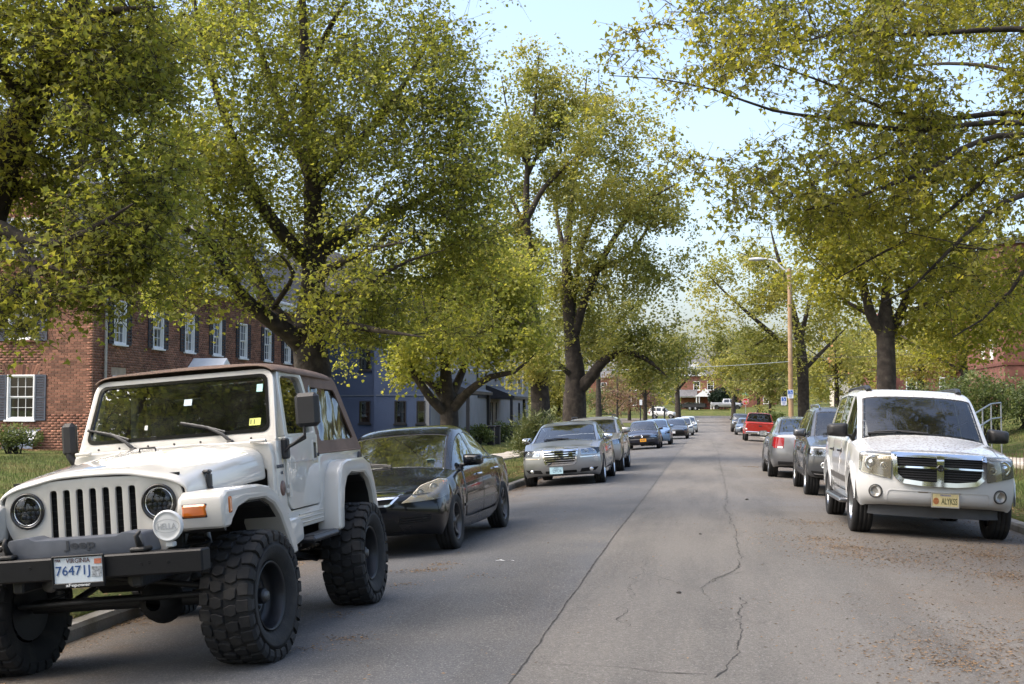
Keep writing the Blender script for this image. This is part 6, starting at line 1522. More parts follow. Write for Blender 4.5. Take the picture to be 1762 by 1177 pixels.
# wheels with mud-terrain tread
RT, WT, RR = .425, .33, .215
def mud_tyre():
    h = WT / 2; t = MB(); rng = random.Random(4)
    t.lathe([(RR * .98, -h * .62), (RR + .018, -h * .80), (RR + .05, -h * .96), (RT - .10, -h * 1.02), (RT - .04, -h * .96), (RT - .022, -h * .80), (RT - .02, 0), (RT - .022, h * .80), (RT - .04, h * .96), (RT - .10, h * 1.02), (RT - .095, h * 1.035), (RT - .115, h * 1.035), (RR + .05, h * .96), (RR + .018, h * .80), (RR * .98, h * .62)], 72, 'x')
    n = 26
    def block(poly, a0, r0, r1, rake=.82):
        """poly (x, s) metres on the tread, s along the circumference"""
        k = len(poly); cx = sum(p[0] for p in poly) / k; cs = sum(p[1] for p in poly) / k; vs = []
        for (rr, sc) in ((r0, 1.08), (r1 - .004, 1.0), (r1, .90)):
            for (x, s_) in poly:
                x2 = cx + (x - cx) * sc; a = a0 + (cs + (s_ - cs) * sc) / RT; drop = .014 * (abs(x2) / h) ** 3; vs.append((x2, (rr - drop) * math.cos(a), (rr - drop) * math.sin(a)))
        fs = [(j * k + i, j * k + (i + 1) % k, (j + 1) * k + (i + 1) % k, (j + 1) * k + i) for j in range(2) for i in range(k)] + [tuple(range(2 * k, 3 * k))]
        t.add(vs, fs)
    P = 2 * math.pi * RT / n
    for i in range(n):
        a = 2 * math.pi * i / n; jt = rng.uniform(-.004, .004)
        for sg in (1, -1):
            off = 0 if sg > 0 else P / 2 / RT
            # shoulder lug wrapping over the edge
            ln = .072 if i % 2 else .06
            block([(sg * .165, -P * .36), (sg * .165, P * .36), (sg * (.165 - ln), P * .40), (sg * (.165 - ln - .012), P * .02), (sg * (.165 - ln), -P * .34)], a + off, RT - .03, RT)
            vs = []                       # side biter
            for (x, rr) in ((h * 1.0, RT - .012), (h * 1.075, RT - .04), (h * 1.06, RT - (.085 if i % 2 else .07)), (h * .97, RT - .09)):
                for s_ in (-P * .34, P * .34): an = a + off + s_ / RT; vs.append((sg * x, rr * math.cos(an), rr * math.sin(an)))
            t.add(vs, [(0, 1, 3, 2), (2, 3, 5, 4), (4, 5, 7, 6), (0, 2, 4, 6), (1, 7, 5, 3)])
            # centre blocks
            block([(sg * .088, -P * .30 + jt), (sg * .084, P * .22), (sg * .052, P * .38), (sg * .008, P * .24), (sg * .006, -P * .20), (sg * .05, -P * .36)], a + off + P * .28 / RT, RT - .03, RT - .001)
    return t
def jeep_rim():
    r = MB(); h = WT / 2
    r.lathe([(RR * .99, h * .66), (RR * 1.03, h * .78), (RR * 1.0, h * .84), (RR * .95, h * .74), (RR * .93, h * .30), (RR * .90, h * .12), (RR * .80, h * .02), (RR * .70, h * .05), (RR * .60, h * .16), (RR * .45, h * .18), (RR * .42, h * .10), (.05, h * .10)], 56, 'x')
    r.lathe([(.052, h * .10), (.05, h * .5), (.046, h * .56), (.001, h * .56)], 24, 'x')
    for k in range(5):
        a = 2 * math.pi * k / 5; r.tube([(h * .1, RR * .36 * math.cos(a), RR * .36 * math.sin(a)), (h * .24, RR * .36 * math.cos(a), RR * .36 * math.sin(a))], .012, 6)
    r.lathe([(RR * .93, -h * .7), (.001, -h * .7)], 24, 'x')
    return r
tm = mud_tyre().mesh('tyre'); tm.materials.append(rubber); rm = jeep_rim().mesh('rim'); rm.materials.append(mat('black_steel_rim', (.016, .017, .02), .38, .2, var=.25))
capm = MB(); capm.lathe([(.035, WT / 2 * .56), (.03, WT / 2 * .66), (.001, WT / 2 * .68)], 20, 'x'); capm = capm.mesh('hub_cap'); capm.materials.append(mat('dull_hub', (.12, .12, .12), .5, .7))
for a in (0, -WBJ):
    for s_ in (1, -1):
        e = empty('wheel', (s_ * .82, ya(a), RT - .012), 0 if s_ > 0 else math.pi, J)
        if a == 0: e.rotation_euler.z += R(-4.5)
        for me in (tm, rm, capm): link(me.name.split('.')[0], me, None, e)

# grille with seven slots and two lamp holes
def half(pts): return pts + [(-x, z) for x, z in reversed(pts) if x > 1e-6]
gout = rpoly(half([(0, 1.258), (.43, 1.243), (.575, 1.20), (.595, 1.08), (.585, .97), (.47, .78)])[0:11], [.0, .1, .1, .1, .1, .03, .03, .1, .1, .1, .1], 3)
slots = []
for i in range(7):
    x = (i - 3) * .0865; slots.append(rpoly([(x - .023, .855), (x + .023, .855), (x + .023, 1.19), (x - .023, 1.19)], .018, 3))
HX, HZ = .435, 1.075
lamps_h = [ell(HX, HZ, .112, .112, 28), ell(-HX, HZ, .112, .112, 28)]
V_, F_ = plate_holes(gout, slots + lamps_h, -.022, 0)
mb = MB(); mb.add([(x, ya(.45) + t, z) for x, z, t in V_], F_); gr = bevelled(mb, 'grille', p_jeep, J, .006, 2, 60)
mb = MB(); mb.box((0, ya(.395), 1.02), (1.10, .02, .46)); mb.build('radiator', dark_void, J)
for i in range(9): mb = MB(); mb.box((0, ya(.407), .86 + i * .04), (.62, .006, .006)); mb.build('radiator_fin', dark_metal, J)
for s_ in (1, -1):
    hl = MB(); hl.lathe([(.112, -.05), (.113, .012), (.104, .018), (.094, .010), (.092, -.03)], 40, 'y'); o = hl.build('headlight', gloss_black, J, (s_ * HX, ya(.45), HZ))
    rg = MB(); rg.lathe([(.092, .004), (.088, .010), (.084, .004)], 40, 'y'); rg.build('lamp_bezel', chrome, o)
    bk = MB(); bk.lathe([(.088, -.012), (.001, -.02)], 32, 'y'); bk.build('lamp_bowl', gloss_black, o)
    for (dx, dz) in [(x * .032, .018) for x in (-1.5, -.5, .5, 1.5)] + [(x * .032, -.012) for x in (-2, -1, 0, 1, 2)] + [(x * .032, -.04) for x in (-1, 0, 1)]:
        ld = MB(); ld.lathe([(.0155, -.012), (.013, -.003), (.008, .0), (.001, .002)], 12, 'y'); ld.build('projector', mat('led_lens', (.16, .18, .20), .1, .5, var=.1), o, (dx, 0, dz))
    ln = MB(); ln.lathe([(.089, .004), (.07, .014), (.04, .020), (.001, .022)], 32, 'y'); ln.build('lens', glass_mat('smoked_lens', (.5, .52, .55), .7), o)

# bonnet: raised centre, sides folding down
secs = []
for (a, w0, w1, zt, ze, zl_) in ((.455, .50, .605, 1.246, 1.205, 1.09), (.44, .505, .607, 1.268, 1.225, 1.085), (.38, .515, .610, 1.280, 1.24, 1.08), (.1, .54, .625, 1.315, 1.275, 1.09), (-.3, .57, .65, 1.355, 1.315, 1.11), (-.68, .60, .675, 1.388, 1.348, 1.13), (-.74, .605, .68, 1.39, 1.35, 1.13)):
    hf = [(0, zt + .012), (w0 * .40, zt + .010), (w0 * .58, zt - .004), (w0 * .68, zt - .016), (w0 * .9, ze + .004), (w0 + .02, ze - .012), (w1 - .008, ze - .05), (w1, zl_ + .05), (w1, zl_)]
    secs.append([(-x, ya(a), z) for x, z in reversed(hf)] + [(x, ya(a), z) for x, z in hf[1:]])
V_, F_ = loft(secs); bonnet = link('bonnet', subd(V_, F_, 2, solid=.02, name='bonnet'), p_jeep, J)
# cowl and windscreen
cowl = MB(); cowl.prism(half([(0, 1.42), (.60, 1.405), (.735, 1.385), (.755, 1.30), (.755, .74), (.70, .74), (.70, 1.2), (.64, 1.21), (.60, 1.34), (0, 1.375)])[0:19], ya(-.735), ya(-.90), 'xz'); bevelled(cowl, 'cowl', p_jeep, J, .02, 3, 30)
WB_, WT_ = -.83, -1.045           # windscreen foot and head
zf0, zf1 = 1.40, 1.93
L_ = math.hypot(WT_ - WB_, zf1 - zf0); MW = Matrix(((1, 0, 0, 0), (0, (WT_ - WB_) / L_, (zf1 - zf0) / L_, ya(WB_)), (0, (zf1 - zf0) / L_, -(WT_ - WB_) / L_, zf0), (0, 0, 0, 1)))
fo_ = rpoly([(-.755, 0), (.755, 0), (.685, L_), (-.685, L_)], [.02, .02, .09, .09], 4); fi_ = rpoly([(-.70, .075), (.70, .075), (.645, L_ - .045), (-.645, L_ - .045)], [.07, .07, .06, .06], 5)
V_, F_ = plate_holes(fo_, [fi_], -.055, .0); mb = MB(); mb.add(V_, F_, MW); wf = bevelled(mb, 'windscreen_frame', p_jeep, J, .014, 2, 60)
fi2 = rpoly([(-.68, .098), (.68, .098), (.628, L_ - .063), (-.628, L_ - .063)], [.06, .06, .05, .05], 5)
V_, F_ = plate_holes(rpoly([(-.705, .07), (.705, .07), (.65, L_ - .04), (-.65, L_ - .04)], [.07, .07, .06, .06], 5), [fi2], -.02, .006); mb = MB(); mb.add(V_, F_, MW); mb.build('seal', gloss_black, wf)
mb = MB(); n = len(fi2); mb.add([(u, v, -.006) for u, v in fi2], [tuple(range(n))], MW); mb.build('windscreen', glass_mat('jeep_screen', (.50, .55, .52), 2.1), J)
for (u, v, w_, h_, m, t, rot) in ((-.585, .155, .085, .055, mat('lime_sticker', (.62, .66, .15), .6, var=.2), '11', 0), (-.60, .42, .045, .06, mat('mint_sticker', (.42, .72, .66), .6), None, 0), (-.055, .35, .06, .05, mat('pale_sticker', (.55, .66, .70), .6), None, 0), (.25, .175, .022, .035, mat('white_sticker', (.75, .75, .72), .6), None, .2)):
    mb = MB(); mb.box((0, 0, 0), (w_, h_, .002)); o = mb.build('windscreen_sticker', m, J); o.matrix_local = MW @ Matrix.Translation((u, v, .001))
    if t: l = link('lettering', text_fit(t, .03, .035), black_plastic, o, (.018, 0, .0016), (0, 0, 0)); l.scale = (-1, 1, 1) if False else (1, 1, 1); l.rotation_euler = (0, 0, math.pi) if False else (0, math.pi, 0); l.location.z = .0022
for (u0, u1, v1) in ((-.42, -.02, .165), (.32, .70, .165)):
    wp = MB(); wp.tube([MW @ Vector((u0, .01, .03)), MW @ Vector((u0 + .06, .06, .045)), MW @ Vector(((u0 + u1) / 2, v1 - .03, .03))], [.014, .011, .008], 6); 
    wp.tube([MW @ Vector((u0 + .05, v1 - .08, .016)), MW @ Vector(((u0 + u1) / 2, v1 - .03, .02)), MW @ Vector((u1, v1 + .02, .014))], .010, 6); wp.box(tuple(MW @ Vector((u0, .0, .02))), (.05, .05, .04), b=.012); wp.build('wiper', black_plastic, J)
mb = MB(); mb.box((0, 0, 0), (.23, .03, .07), b=.012); o = mb.build('rear_view_mirror', black_plastic, J); o.matrix_local = MW @ Matrix.Translation((-.02, .40, -.09))
for x in (-.66, .66):            # windscreen hinges
    mb = MB(); mb.box((0, 0, 0), (.12, .02, .024), b=.006); mb.tube([(-.055, .006, 0), (.055, .006, 0)], .013, 8); mb.build('screen_hinge', p_jeep, J, (x, ya(-.735) + .012, 1.405), (R(-10), 0, 0))
for x in (-.58, -.42, -.2, .0, .2, .42, .58): mb = MB(); mb.lathe([(.009, 0), (.006, .006), (.001, .007)], 8, 'y'); mb.build('bolt', dark_metal, J, (x, ya(-.80), 1.428), (R(-20), 0, 0))
# bonnet fittings
for (x, a, z) in ((-.30, -.42, 1.372), (.30, -.42, 1.372)): mb = MB(); mb.box((0, 0, 0), (.055, .035, .03), b=.012); mb.build('bonnet_bumper', black_plastic, J, (x, ya(a - .2), z + .012))
mb = MB(); mb.tube([(-.06, 0, 0), (-.055, 0, .028), (.055, 0, .028), (.06, 0, 0)], .007, 6); mb.build('footman_loop', dark_metal, J, (0, ya(-.36), 1.385))
for s_ in (1, -1):
    lt = MB(); lt.box((0, 0, .0), (.03, .05, .09), b=.01); lt.box((.004 * s_, .0, -.06), (.035, .035, .06), b=.012); lt.box((-.012 * s_, 0, .055), (.05, .06, .025), b=.01); lt.build('bonnet_catch', black_plastic, J, (s_ * .650, ya(.17), 1.18))
bbm = bmesh.new(); bbm.from_mesh(bonnet.data); BT = Frame(BVHTree.FromBMesh(bbm), (0, 0, 5), (1, 0, 0), (0, 1, 0), (0, 0, -1)); bbm.free()
patch(BT, rpoly([(.02 + u, ya(.33) + v) for u, v in ((-.075, -.03), (-.03, -.045), (.02, -.02), (.07, -.035), (.09, .015), (.03, .045), (-.04, .03))], .012), 'chipped_paint', mat('primer_blue', (.20, .26, .34), .6), J, .0012, .002, .02)

# tub: sides, floor, rear
def side_poly(): return [(-.78, .74), (-1.50, .74), (-1.86, .74), (-1.90, .95), (-2.02, 1.10), (-2.2, 1.17), (-2.58, 1.17), (-2.78, 1.05), (-2.88, .85), (-2.98, .78), (-2.98, 1.27), (-1.74, 1.27), (-1.74, .92), (-1.70, .88), (-1.04, .88), (-.97, .93), (-.965, 1.39), (-.80, 1.40)]
for s_ in (1, -1):
    mb = MB(); mb.prism([(ya(a), z) for a, z in side_poly()], s_ * .69, s_ * .765, 'yz'); bevelled(mb, 'tub_side', p_jeep, J, .014, 2, 40)
    # door: lower skin, frame, glass
    dp = rpoly([(-.975, .945), (-1.045, .888), (-1.69, .888), (-1.732, .93), (-1.732, 1.425), (-.99, 1.43), (-.975, 1.40)], [.03, .04, .04, .03, .02, .03, .01], 3)
    mb = MB(); mb.prism([(ya(a), z) for a, z in dp], s_ * .70, s_ * .772, 'yz'); dr = bevelled(mb, 'door', p_jeep, J, .010, 2, 40)
    tilt = Matrix.Translation((s_ * .735, 0, 1.42)) @ Euler((0, -s_ * R(8), 0)).to_matrix().to_4x4()
    fo2 = rpoly([(-.985, 0), (-1.725, 0), (-1.66, .44), (-1.58, .51), (-1.13, .51), (-1.075, .48)], [.01, .02, .1, .1, .06, .04], 4); fi3 = rpoly([(-1.06, .015), (-1.675, .015), (-1.61, .41), (-1.55, .455), (-1.17, .455), (-1.13, .43)], [.02, .03, .08, .08, .04, .03], 4)
    V_, F_ = plate_holes([(ya(a), z) for a, z in fo2], [[(ya(a), z) for a, z in fi3]], -.02, .03); mb = MB(); mb.add([(s_ * t, u, v) for u, v, t in V_], F_, tilt); wfm = bevelled(mb, 'window_frame', p_jeep, dr, .008, 2, 60)
    mb = MB(); mb.add([(0, ya(a), z) for a, z in fi3], [tuple(range(len(fi3)))], tilt); mb.build('window', glass, dr)
    mb = MB(); mb.box((s_ * .772, ya(-1.63), 1.30), (.012, .085, .165), b=.02); o = mb.build('door_handle', p_jeep, dr); mb = MB(); mb.box((s_ * .778, ya(-1.63), 1.30), (.012, .05, .125), b=.012); mb.build('handle_cup', gloss_black, o)
    mb = MB(); mb.tube([(s_ * .772, ya(-1.715), 1.265), (s_ * .782, ya(-1.715), 1.265)], .014, 10); mb.build('lock', dark_metal, dr)
    mb = MB(); mb.prism(rpoly([(ya(-1.02), 1.228), (ya(-1.70), 1.228), (ya(-1.70), 1.236), (ya(-1.02), 1.236)], 0), s_ * .765, s_ * .776, 'yz'); mb.build('swage_line', p_jeep, dr)
    for z in (1.03, 1.33):
        mb = MB(); mb.box((s_ * .775, ya(-.985), z), (.02, .085, .035), b=.006); mb.tube([(s_ * .787, ya(-.975), z - .045), (s_ * .787, ya(-.975), z + .045)], .013, 8); mb.build('door_hinge', p_jeep, J)
    # mirror on its black bracket
    br = MB(); br.box((s_ * .785, ya(-.93), 1.335), (.05, .07, .15), b=.012); kx = .945 if s_ < 0 else .86; br.tube([(s_ * .79, ya(-.92), 1.33), (s_ * .83, ya(-.90), 1.35), (s_ * kx, ya(-.90), 1.40), (s_ * kx, ya(-.90), 1.49)], .013 if s_ < 0 else .03, 8); br.tube([(s_ * .79, ya(-.90), 1.31), (s_ * .83, ya(-.885), 1.345), (s_ * kx, ya(-.89), 1.42)], .010, 6)
    o = br.build('mirror', black_plastic, J); hd = MB(); hd.box((s_ * (.975 if s_ < 0 else .86), ya(-.91), 1.60 if s_ < 0 else 1.52), (.175 if s_ < 0 else .105, .085, .245), b=.028); hd.build('mirror_head', black_plastic, o); gl = MB(); gl.box((s_ * (.975 if s_ < 0 else .86), ya(-.955), 1.60 if s_ < 0 else 1.52), (.14 if s_ < 0 else .08, .004, .21), b=.001); gl.build('mirror_glass', chrome, o)
    # front flare: face with turn signal, top and arch
    po = [(.535, .895), (.555, 1.02), (.535, 1.095), (.47, 1.125), (-.10, 1.125), (-.30, 1.10), (-.46, 1.03), (-.62, .90), (-.76, .70), (-.80, .60)]
    pi_ = [(-.70, .60), (-.60, .74), (-.48, .89), (-.36, .975), (-.20, 1.025), (.10, 1.03), (.30, .995), (.40, .93), (.42, .895)]
    mb = MB(); mb.prism([(ya(a), z) for a, z in po + pi_], s_ * .585, s_ * .885, 'yz'); fl = bevelled(mb, 'front_flare', p_jeep, J, .032, 3, 28)
    mb = MB(); mb.prism([(ya(a), z) for a, z in [(-.74, .56), (-.62, .735), (-.49, .878), (-.36, .962), (-.20, 1.012), (.10, 1.016), (.29, .982), (.39, .92), (.41, .87), (.44, .885), (.42, .96), (.3, 1.03), (.1, 1.05), (-.2, 1.05), (-.38, 1.0), (-.52, .90), (-.66, .75), (-.78, .57)]], s_ * .50, s_ * .838, 'yz'); mb.build('wheel_liner', dark_metal, fl)
    mb = MB(); mb.box((s_ * .70, ya(.548), 1.01), (.155, .03, .078), b=.012); ts = mb.build('turn_signal', amber, J); mb = MB(); mb.box((s_ * .70, ya(.542), 1.01), (.172, .02, .094), b=.01); mb.build('lamp_bezel', black_plastic, ts)
    mb = MB(); mb.box((s_ * .884, ya(.44), 1.03), (.016, .05, .10), b=.007); mb.build('side_marker', amber, J)
    # inner wing
    mb = MB(); mb.prism([(ya(a), z) for a, z in [(.38, .80), (.38, 1.10), (-.8, 1.12), (-.8, .7), (-.5, .9), (0, 1.0), (.3, .9)]], s_ * .50, s_ * .56, 'yz'); mb.build('inner_wing', dark_metal, J)
    mb = MB(); mb.prism([(ya(a), z) for a, z in [(-2.0, 1.18), (-2.75, 1.18), (-2.9, .8), (-2.9, .5), (-1.85, .5), (-1.9, .9)]], s_ * .42, s_ * .46, 'yz'); mb.build('wheel_well', dark_metal, J)
    # rear flare
    po = [(-1.79, .66), (-1.83, .95), (-1.90, 1.12), (-1.99, 1.185), (-2.12, 1.205), (-2.62, 1.205), (-2.80, 1.15), (-2.90, 1.0), (-2.97, .80), (-2.985, .72)]
    pi_ = [(-2.89, .72), (-2.83, .90), (-2.74, 1.01), (-2.60, 1.075), (-2.20, 1.085), (-2.08, 1.05), (-2.00, .97), (-1.95, .82), (-1.925, .66)]
    mb = MB(); mb.prism([(ya(a), z) for a, z in po + pi_], s_ * .70, s_ * .895, 'yz'); rfl = bevelled(mb, 'rear_flare', p_jeep, J, .035, 3, 28)
    mb = MB(); mb.prism([(ya(a), z) for a, z in [(-2.88, .70), (-2.82, .89), (-2.735, .995), (-2.595, 1.06), (-2.205, 1.07), (-2.09, 1.037), (-2.012, .96), (-1.962, .82), (-1.937, .64), (-1.90, .64), (-1.93, .9), (-2.0, 1.08), (-2.15, 1.12), (-2.62, 1.12), (-2.78, 1.05), (-2.87, .9), (-2.92, .70)]], s_ * .46, s_ * .845, 'yz'); mb.build('wheel_liner', dark_metal, rfl)
    # rocker: moulding with ribs, mud guard and step
    mb = MB(); mb.prism([(ya(a), z) for a, z in [(-.70, .60), (-.74, .80), (-.80, .835), (-1.02, .84), (-1.10, .80), (-1.10, .66)]], s_ * .72, s_ * .83, 'yz'); bevelled(mb, 'mud_guard', p_jeep, J, .03, 3, 30)
    for k in range(3): mb = MB(); mb.box((s_ * .769, ya(-1.47), .775 + k * .032), (.014, .56, .012), b=.004); mb.build('rocker_rib', p_jeep, J)
    st = MB(); st.box((s_ * .83, ya(-1.42), .655), (.15, .62, .045), b=.018); st.box((s_ * .83, ya(-1.42), .68), (.10, .5, .012), b=.004); st.tube([(s_ * .5, ya(-1.15), .62), (s_ * .78, ya(-1.15), .63)], .022, 8); st.tube([(s_ * .5, ya(-1.68), .62), (s_ * .78, ya(-1.68), .63)], .022, 8); st.build('side_step', black_plastic, J)
# decals on the street side
for (t, a, z, w_, h_, m) in (('WRANGLER', -.845, 1.212, .155, .026, grey_trim), ('4.0L', -.875, 1.165, .06, .022, grey_trim), ('Jeep', -.905, .862, .085, .045, mat('badge_dark', (.05, .05, .05), .4))):
    link('lettering', text_fit(t, w_, h_, bold=.02), m, J, (-.7565 - .010, ya(a), z), (math.pi / 2, 0, -math.pi / 2))
mb = MB(); mb.lathe([(.055, 0), (.055, .002), (.001, .002)], 24, 'x'); o = mb.build('round_decal', mat('bronze_decal', (.16, .09, .07), .5, var=.5, vscale=30), J, (-.766, ya(-.875), 1.055), (0, 0, math.pi))
# soft top
secs = []
for (a, w_, zc, ze, zd) in ((-1.015, .675, 1.958, 1.94, 1.915), (-1.06, .70, 1.985, 1.955, 1.905), (-1.45, .69, 2.000, 1.955, 1.89), (-1.62, .685, 2.0, 1.95, 1.89), (-2.2, .675, 1.985, 1.935, 1.875), (-2.52, .665, 1.955, 1.915, 1.86), (-2.60, .655, 1.925, 1.89, 1.85)):
    hf = [(0, zc), (w_ * .5, zc - .008), (w_ * .84, ze + .014), (w_ * .97, ze - .008), (w_ + .006, ze - .035), (w_ + .008, zd)]
    secs.append([(-x, ya(a), z) for x, z in reversed(hf)] + [(x, ya(a), z) for x, z in hf[1:]])
V_, F_ = loft(secs); link('soft_top', subd(V_, F_, 2, solid=.012, name='soft_top'), brown_top, J)
for s_ in (1, -1):
    tilt = Matrix.Translation((s_ * .765, 0, 1.27)) @ Euler((0, -s_ * R(8.2), 0)).to_matrix().to_4x4()
    po = [(-1.755, .0), (-2.975, .0), (-2.60, .58), (-2.52, .63), (-1.60, .63), (-1.70, .45)]; wi = rpoly([(-1.86, .10), (-2.80, .10), (-2.50, .52), (-1.80, .54)], .04, 3)
    V_, F_ = plate_holes([(ya(a), z) for a, z in po], [[(ya(a), z) for a, z in wi]], -.008, .004); mb = MB(); mb.add([(s_ * t, u, v) for u, v, t in V_], F_, tilt); sc = mb.build('side_curtain', brown_top, J)
    # crumpled clear vinyl
    n = 26; m_ = 14; vs = []
    for i in range(n + 1):
        for j in range(m_ + 1):
            u = i / n; v = j / m_; a = (-1.85 * (1 - u) - 2.81 * u) * (1 - v) + (-1.79 * (1 - u) - 2.51 * u) * v; z = .09 + .46 * v + .0 * u
            q = .030 * mnoise.noise(Vector((u * 5.0 - v * 2.2, v * 1.3, s_ * 3.1))) + .010 * mnoise.noise(Vector((u * 12 - v * 5, v * 4, 7)))
            vs.append((s_ * (q - .012), ya(a), z))
    mb = MB(); mb.add(vs, [(i * (m_ + 1) + j, i * (m_ + 1) + j + 1, (i + 1) * (m_ + 1) + j + 1, (i + 1) * (m_ + 1) + j) for i in range(n) for j in range(m_)], tilt, True); mb.build('vinyl_window', glass_mat('vinyl', (.28, .28, .25), 1.7, .10, .03), sc)
    mb = MB(); mb.tube([(s_ * .767, ya(-1.76), 1.273), (s_ * .767, ya(-2.97), 1.273)], .007, 6); mb.build('hem_rail', brown_top, sc)
mb = MB(); mb.add([(-.76, ya(-2.98), 1.27), (.76, ya(-2.98), 1.27), (.66, ya(-2.60), 1.87), (-.66, ya(-2.60), 1.87)], [(0, 1, 2, 3)]); mb.build('rear_curtain', brown_top, J)
mb = MB(); mb.box((0, ya(-2.965), 1.0), (1.40, .04, .54), b=.01); mb.build('tailgate', p_jeep, J)
mb = MB(); mb.box((0, ya(-1.9), .76), (1.42, 2.1, .05)); mb.box((0, ya(-.92), 1.0), (1.42, .03, .6)); mb.build('floor_pan', interior, J)
mb = MB(); mb.lathe([(.05, 0), (.05, .012), (.04, .012), (.001, .008)], 20, 'x'); mb.build('fuel_cap', black_plastic, J, (-.765, ya(-2.90), 1.20), (0, 0, math.pi))
rb = MB(); rb.tube([(-.62, ya(-1.72), 1.0), (-.60, ya(-1.72), 1.75), (-.54, ya(-1.72), 1.84), (.54, ya(-1.72), 1.84), (.60, ya(-1.72), 1.75), (.62, ya(-1.72), 1.0)], .032, 8); rb.tube([(-.57, ya(-1.72), 1.82), (-.60, ya(-1.12), 1.86)], .028, 8); rb.tube([(.57, ya(-1.72), 1.82), (.60, ya(-1.12), 1.86)], .028, 8); rb.build('roll_bar', black_plastic, J)
for x in (-.36, .36):
    b_ = MB(); b_.box((x, ya(-1.45), 1.02), (.46, .5, .16), b=.05); b_.box((x, ya(-1.70), 1.36), (.44, .13, .60), b=.06); b_.box((x, ya(-1.75), 1.72), (.24, .09, .16), b=.04); b_.build('seat', seat_m, J)
b_ = MB(); b_.prism([(ya(-.88), 1.36), (ya(-1.05), 1.38), (ya(-1.10), 1.30), (ya(-1.08), 1.1), (ya(-.88), 1.1)], -.68, .68, 'yz'); b_.build('dashboard', interior, J)
sw = MB(); M = Matrix.Translation((-.36, ya(-1.20), 1.36)) @ Euler((R(-62), 0, 0)).to_matrix().to_4x4(); sw.tube([(.185 * math.cos(t * math.pi / 12), .185 * math.sin(t * math.pi / 12), 0) for t in range(25)], .015, 6, M, cap=False); sw.box((0, 0, 0), (.34, .06, .03), M); sw.build('steering_wheel', black_plastic, J)

# bumper, lamps, plate
mb = MB(); mb.box((0, ya(.715), .735), (1.66, .125, .135), b=.01); bp = mb.build('front_bumper', bumper_m, J)
for (x, z) in ((-.62, .74), (-.50, .745), (-.45, .735), (.55, .745), (.25, .75), (.70, .73)): mb = MB(); mb.lathe([(.011, 0), (.008, .002), (.001, -.004)], 10, 'y'); mb.build('bolt_hole', dark_void, bp, (x, ya(.7785), z))
mb = MB(); mb.prism(rpoly([(-.46, .79), (.46, .79), (.43, .915), (.30, .925), (.26, .905), (-.26, .905), (-.30, .925), (-.43, .915)], .012, 2), ya(.50), ya(.70), 'xz'); tr = bevelled(mb, 'bumper_cover', grey_trim, J, .015, 2, 30)
link('lettering', text_fit('Jeep', .20, .062, bold=.03), mat('moulded_dark', (.04, .045, .055), .5), tr, (-.03, ya(.7025), .862), (math.pi / 2, 0, math.pi))
for s_ in (1, -1):
    hk = MB(); hk.tube([(s_ * .42, ya(.66), .81), (s_ * .42, ya(.72), .84), (s_ * .42, ya(.76), .90), (s_ * .43, ya(.73), .925)], [.02, .02, .016, .010], 8); hk.box((s_ * .42, ya(.70), .818), (.10, .12, .03), b=.01); hk.build('tow_hook', dark_metal, J)
    dl = MB(); dl.lathe([(.05, -.075), (.085, -.035), (.094, .0), (.088, .012), (.081, .014), (.079, .010), (.06, .014), (.001, .014)], 40, 'y'); dl.box((0, -.03, -.112), (.05, .05, .03), b=.006); dx = .61
    o = dl.build('driving_lamp', mat('white_cover', (.66, .67, .66), .45, var=.06), J, (s_ * dx, ya(.735), .945), (R(-2), 0, 0))
    lk = dict(bold=.01)
    link('lettering', text_fit('HELLA', .115, .035, **lk), mat('cover_grey', (.42, .43, .43), .5), o, (0, .0146, 0), (math.pi / 2, 0, math.pi))
    rgm = MB(); n = 36
    rgm.add([((.075 + k * .004) * math.cos(2 * math.pi * i / n), .0148, (.037 + k * .003) * math.sin(2 * math.pi * i / n)) for k in range(2) for i in range(n)], [(i, (i + 1) % n, n + (i + 1) % n, n + i) for i in range(n)]); rgm.build('oval_mark', MATS['cover_grey'], o)
vp = mat('pale_plate', (.60, .66, .70), .45, var=.1); vblue = mat('plate_blue', (.02, .07, .22), .5, var=0); dkb = mat('plate_brown', (.12, .05, .04), .5, var=0)
pl = plate(J, (-.065, ya(.792), .725), (0, 0, 0), vp, [('76471J', -.035, -.008, .215, .072, vblue), ('VIRGINIA', .0, .058, .15, .026, dkb), ('MAR', -.128, .062, .036, .016, dkb)], None)
pf = MB()
for (c, d) in (((0, .004, .083), (.33, .014, .012)), ((0, .004, -.087), (.33, .014, .030)), ((.160, .004, 0), (.014, .014, .17)), ((-.160, .004, 0), (.014, .014, .17))): pf.box(c, d, b=.004)
pfo = pf.build('plate_frame', bumper_m, pl); link('lettering', text_fit('aFepower', .155, .024, bold=.02), white_paint, pfo, (0, .0125, -.087), (math.pi / 2, 0, math.pi))
sk = MB(); sk.box((0, 0, 0), (.045, .0015, .03)); sk.build('year_sticker', mat('orange_sticker', (.5, .16, .09), .6, var=.3, vscale=80), pl, (-.125, .004, .048))
sk = MB(); sk.box((0, 0, 0), (.06, .0015, .06)); sk.build('plate_emblem', mat('grey_print', (.30, .32, .34), .6, var=.9, vscale=70), pl, (-.115, .004, -.012))

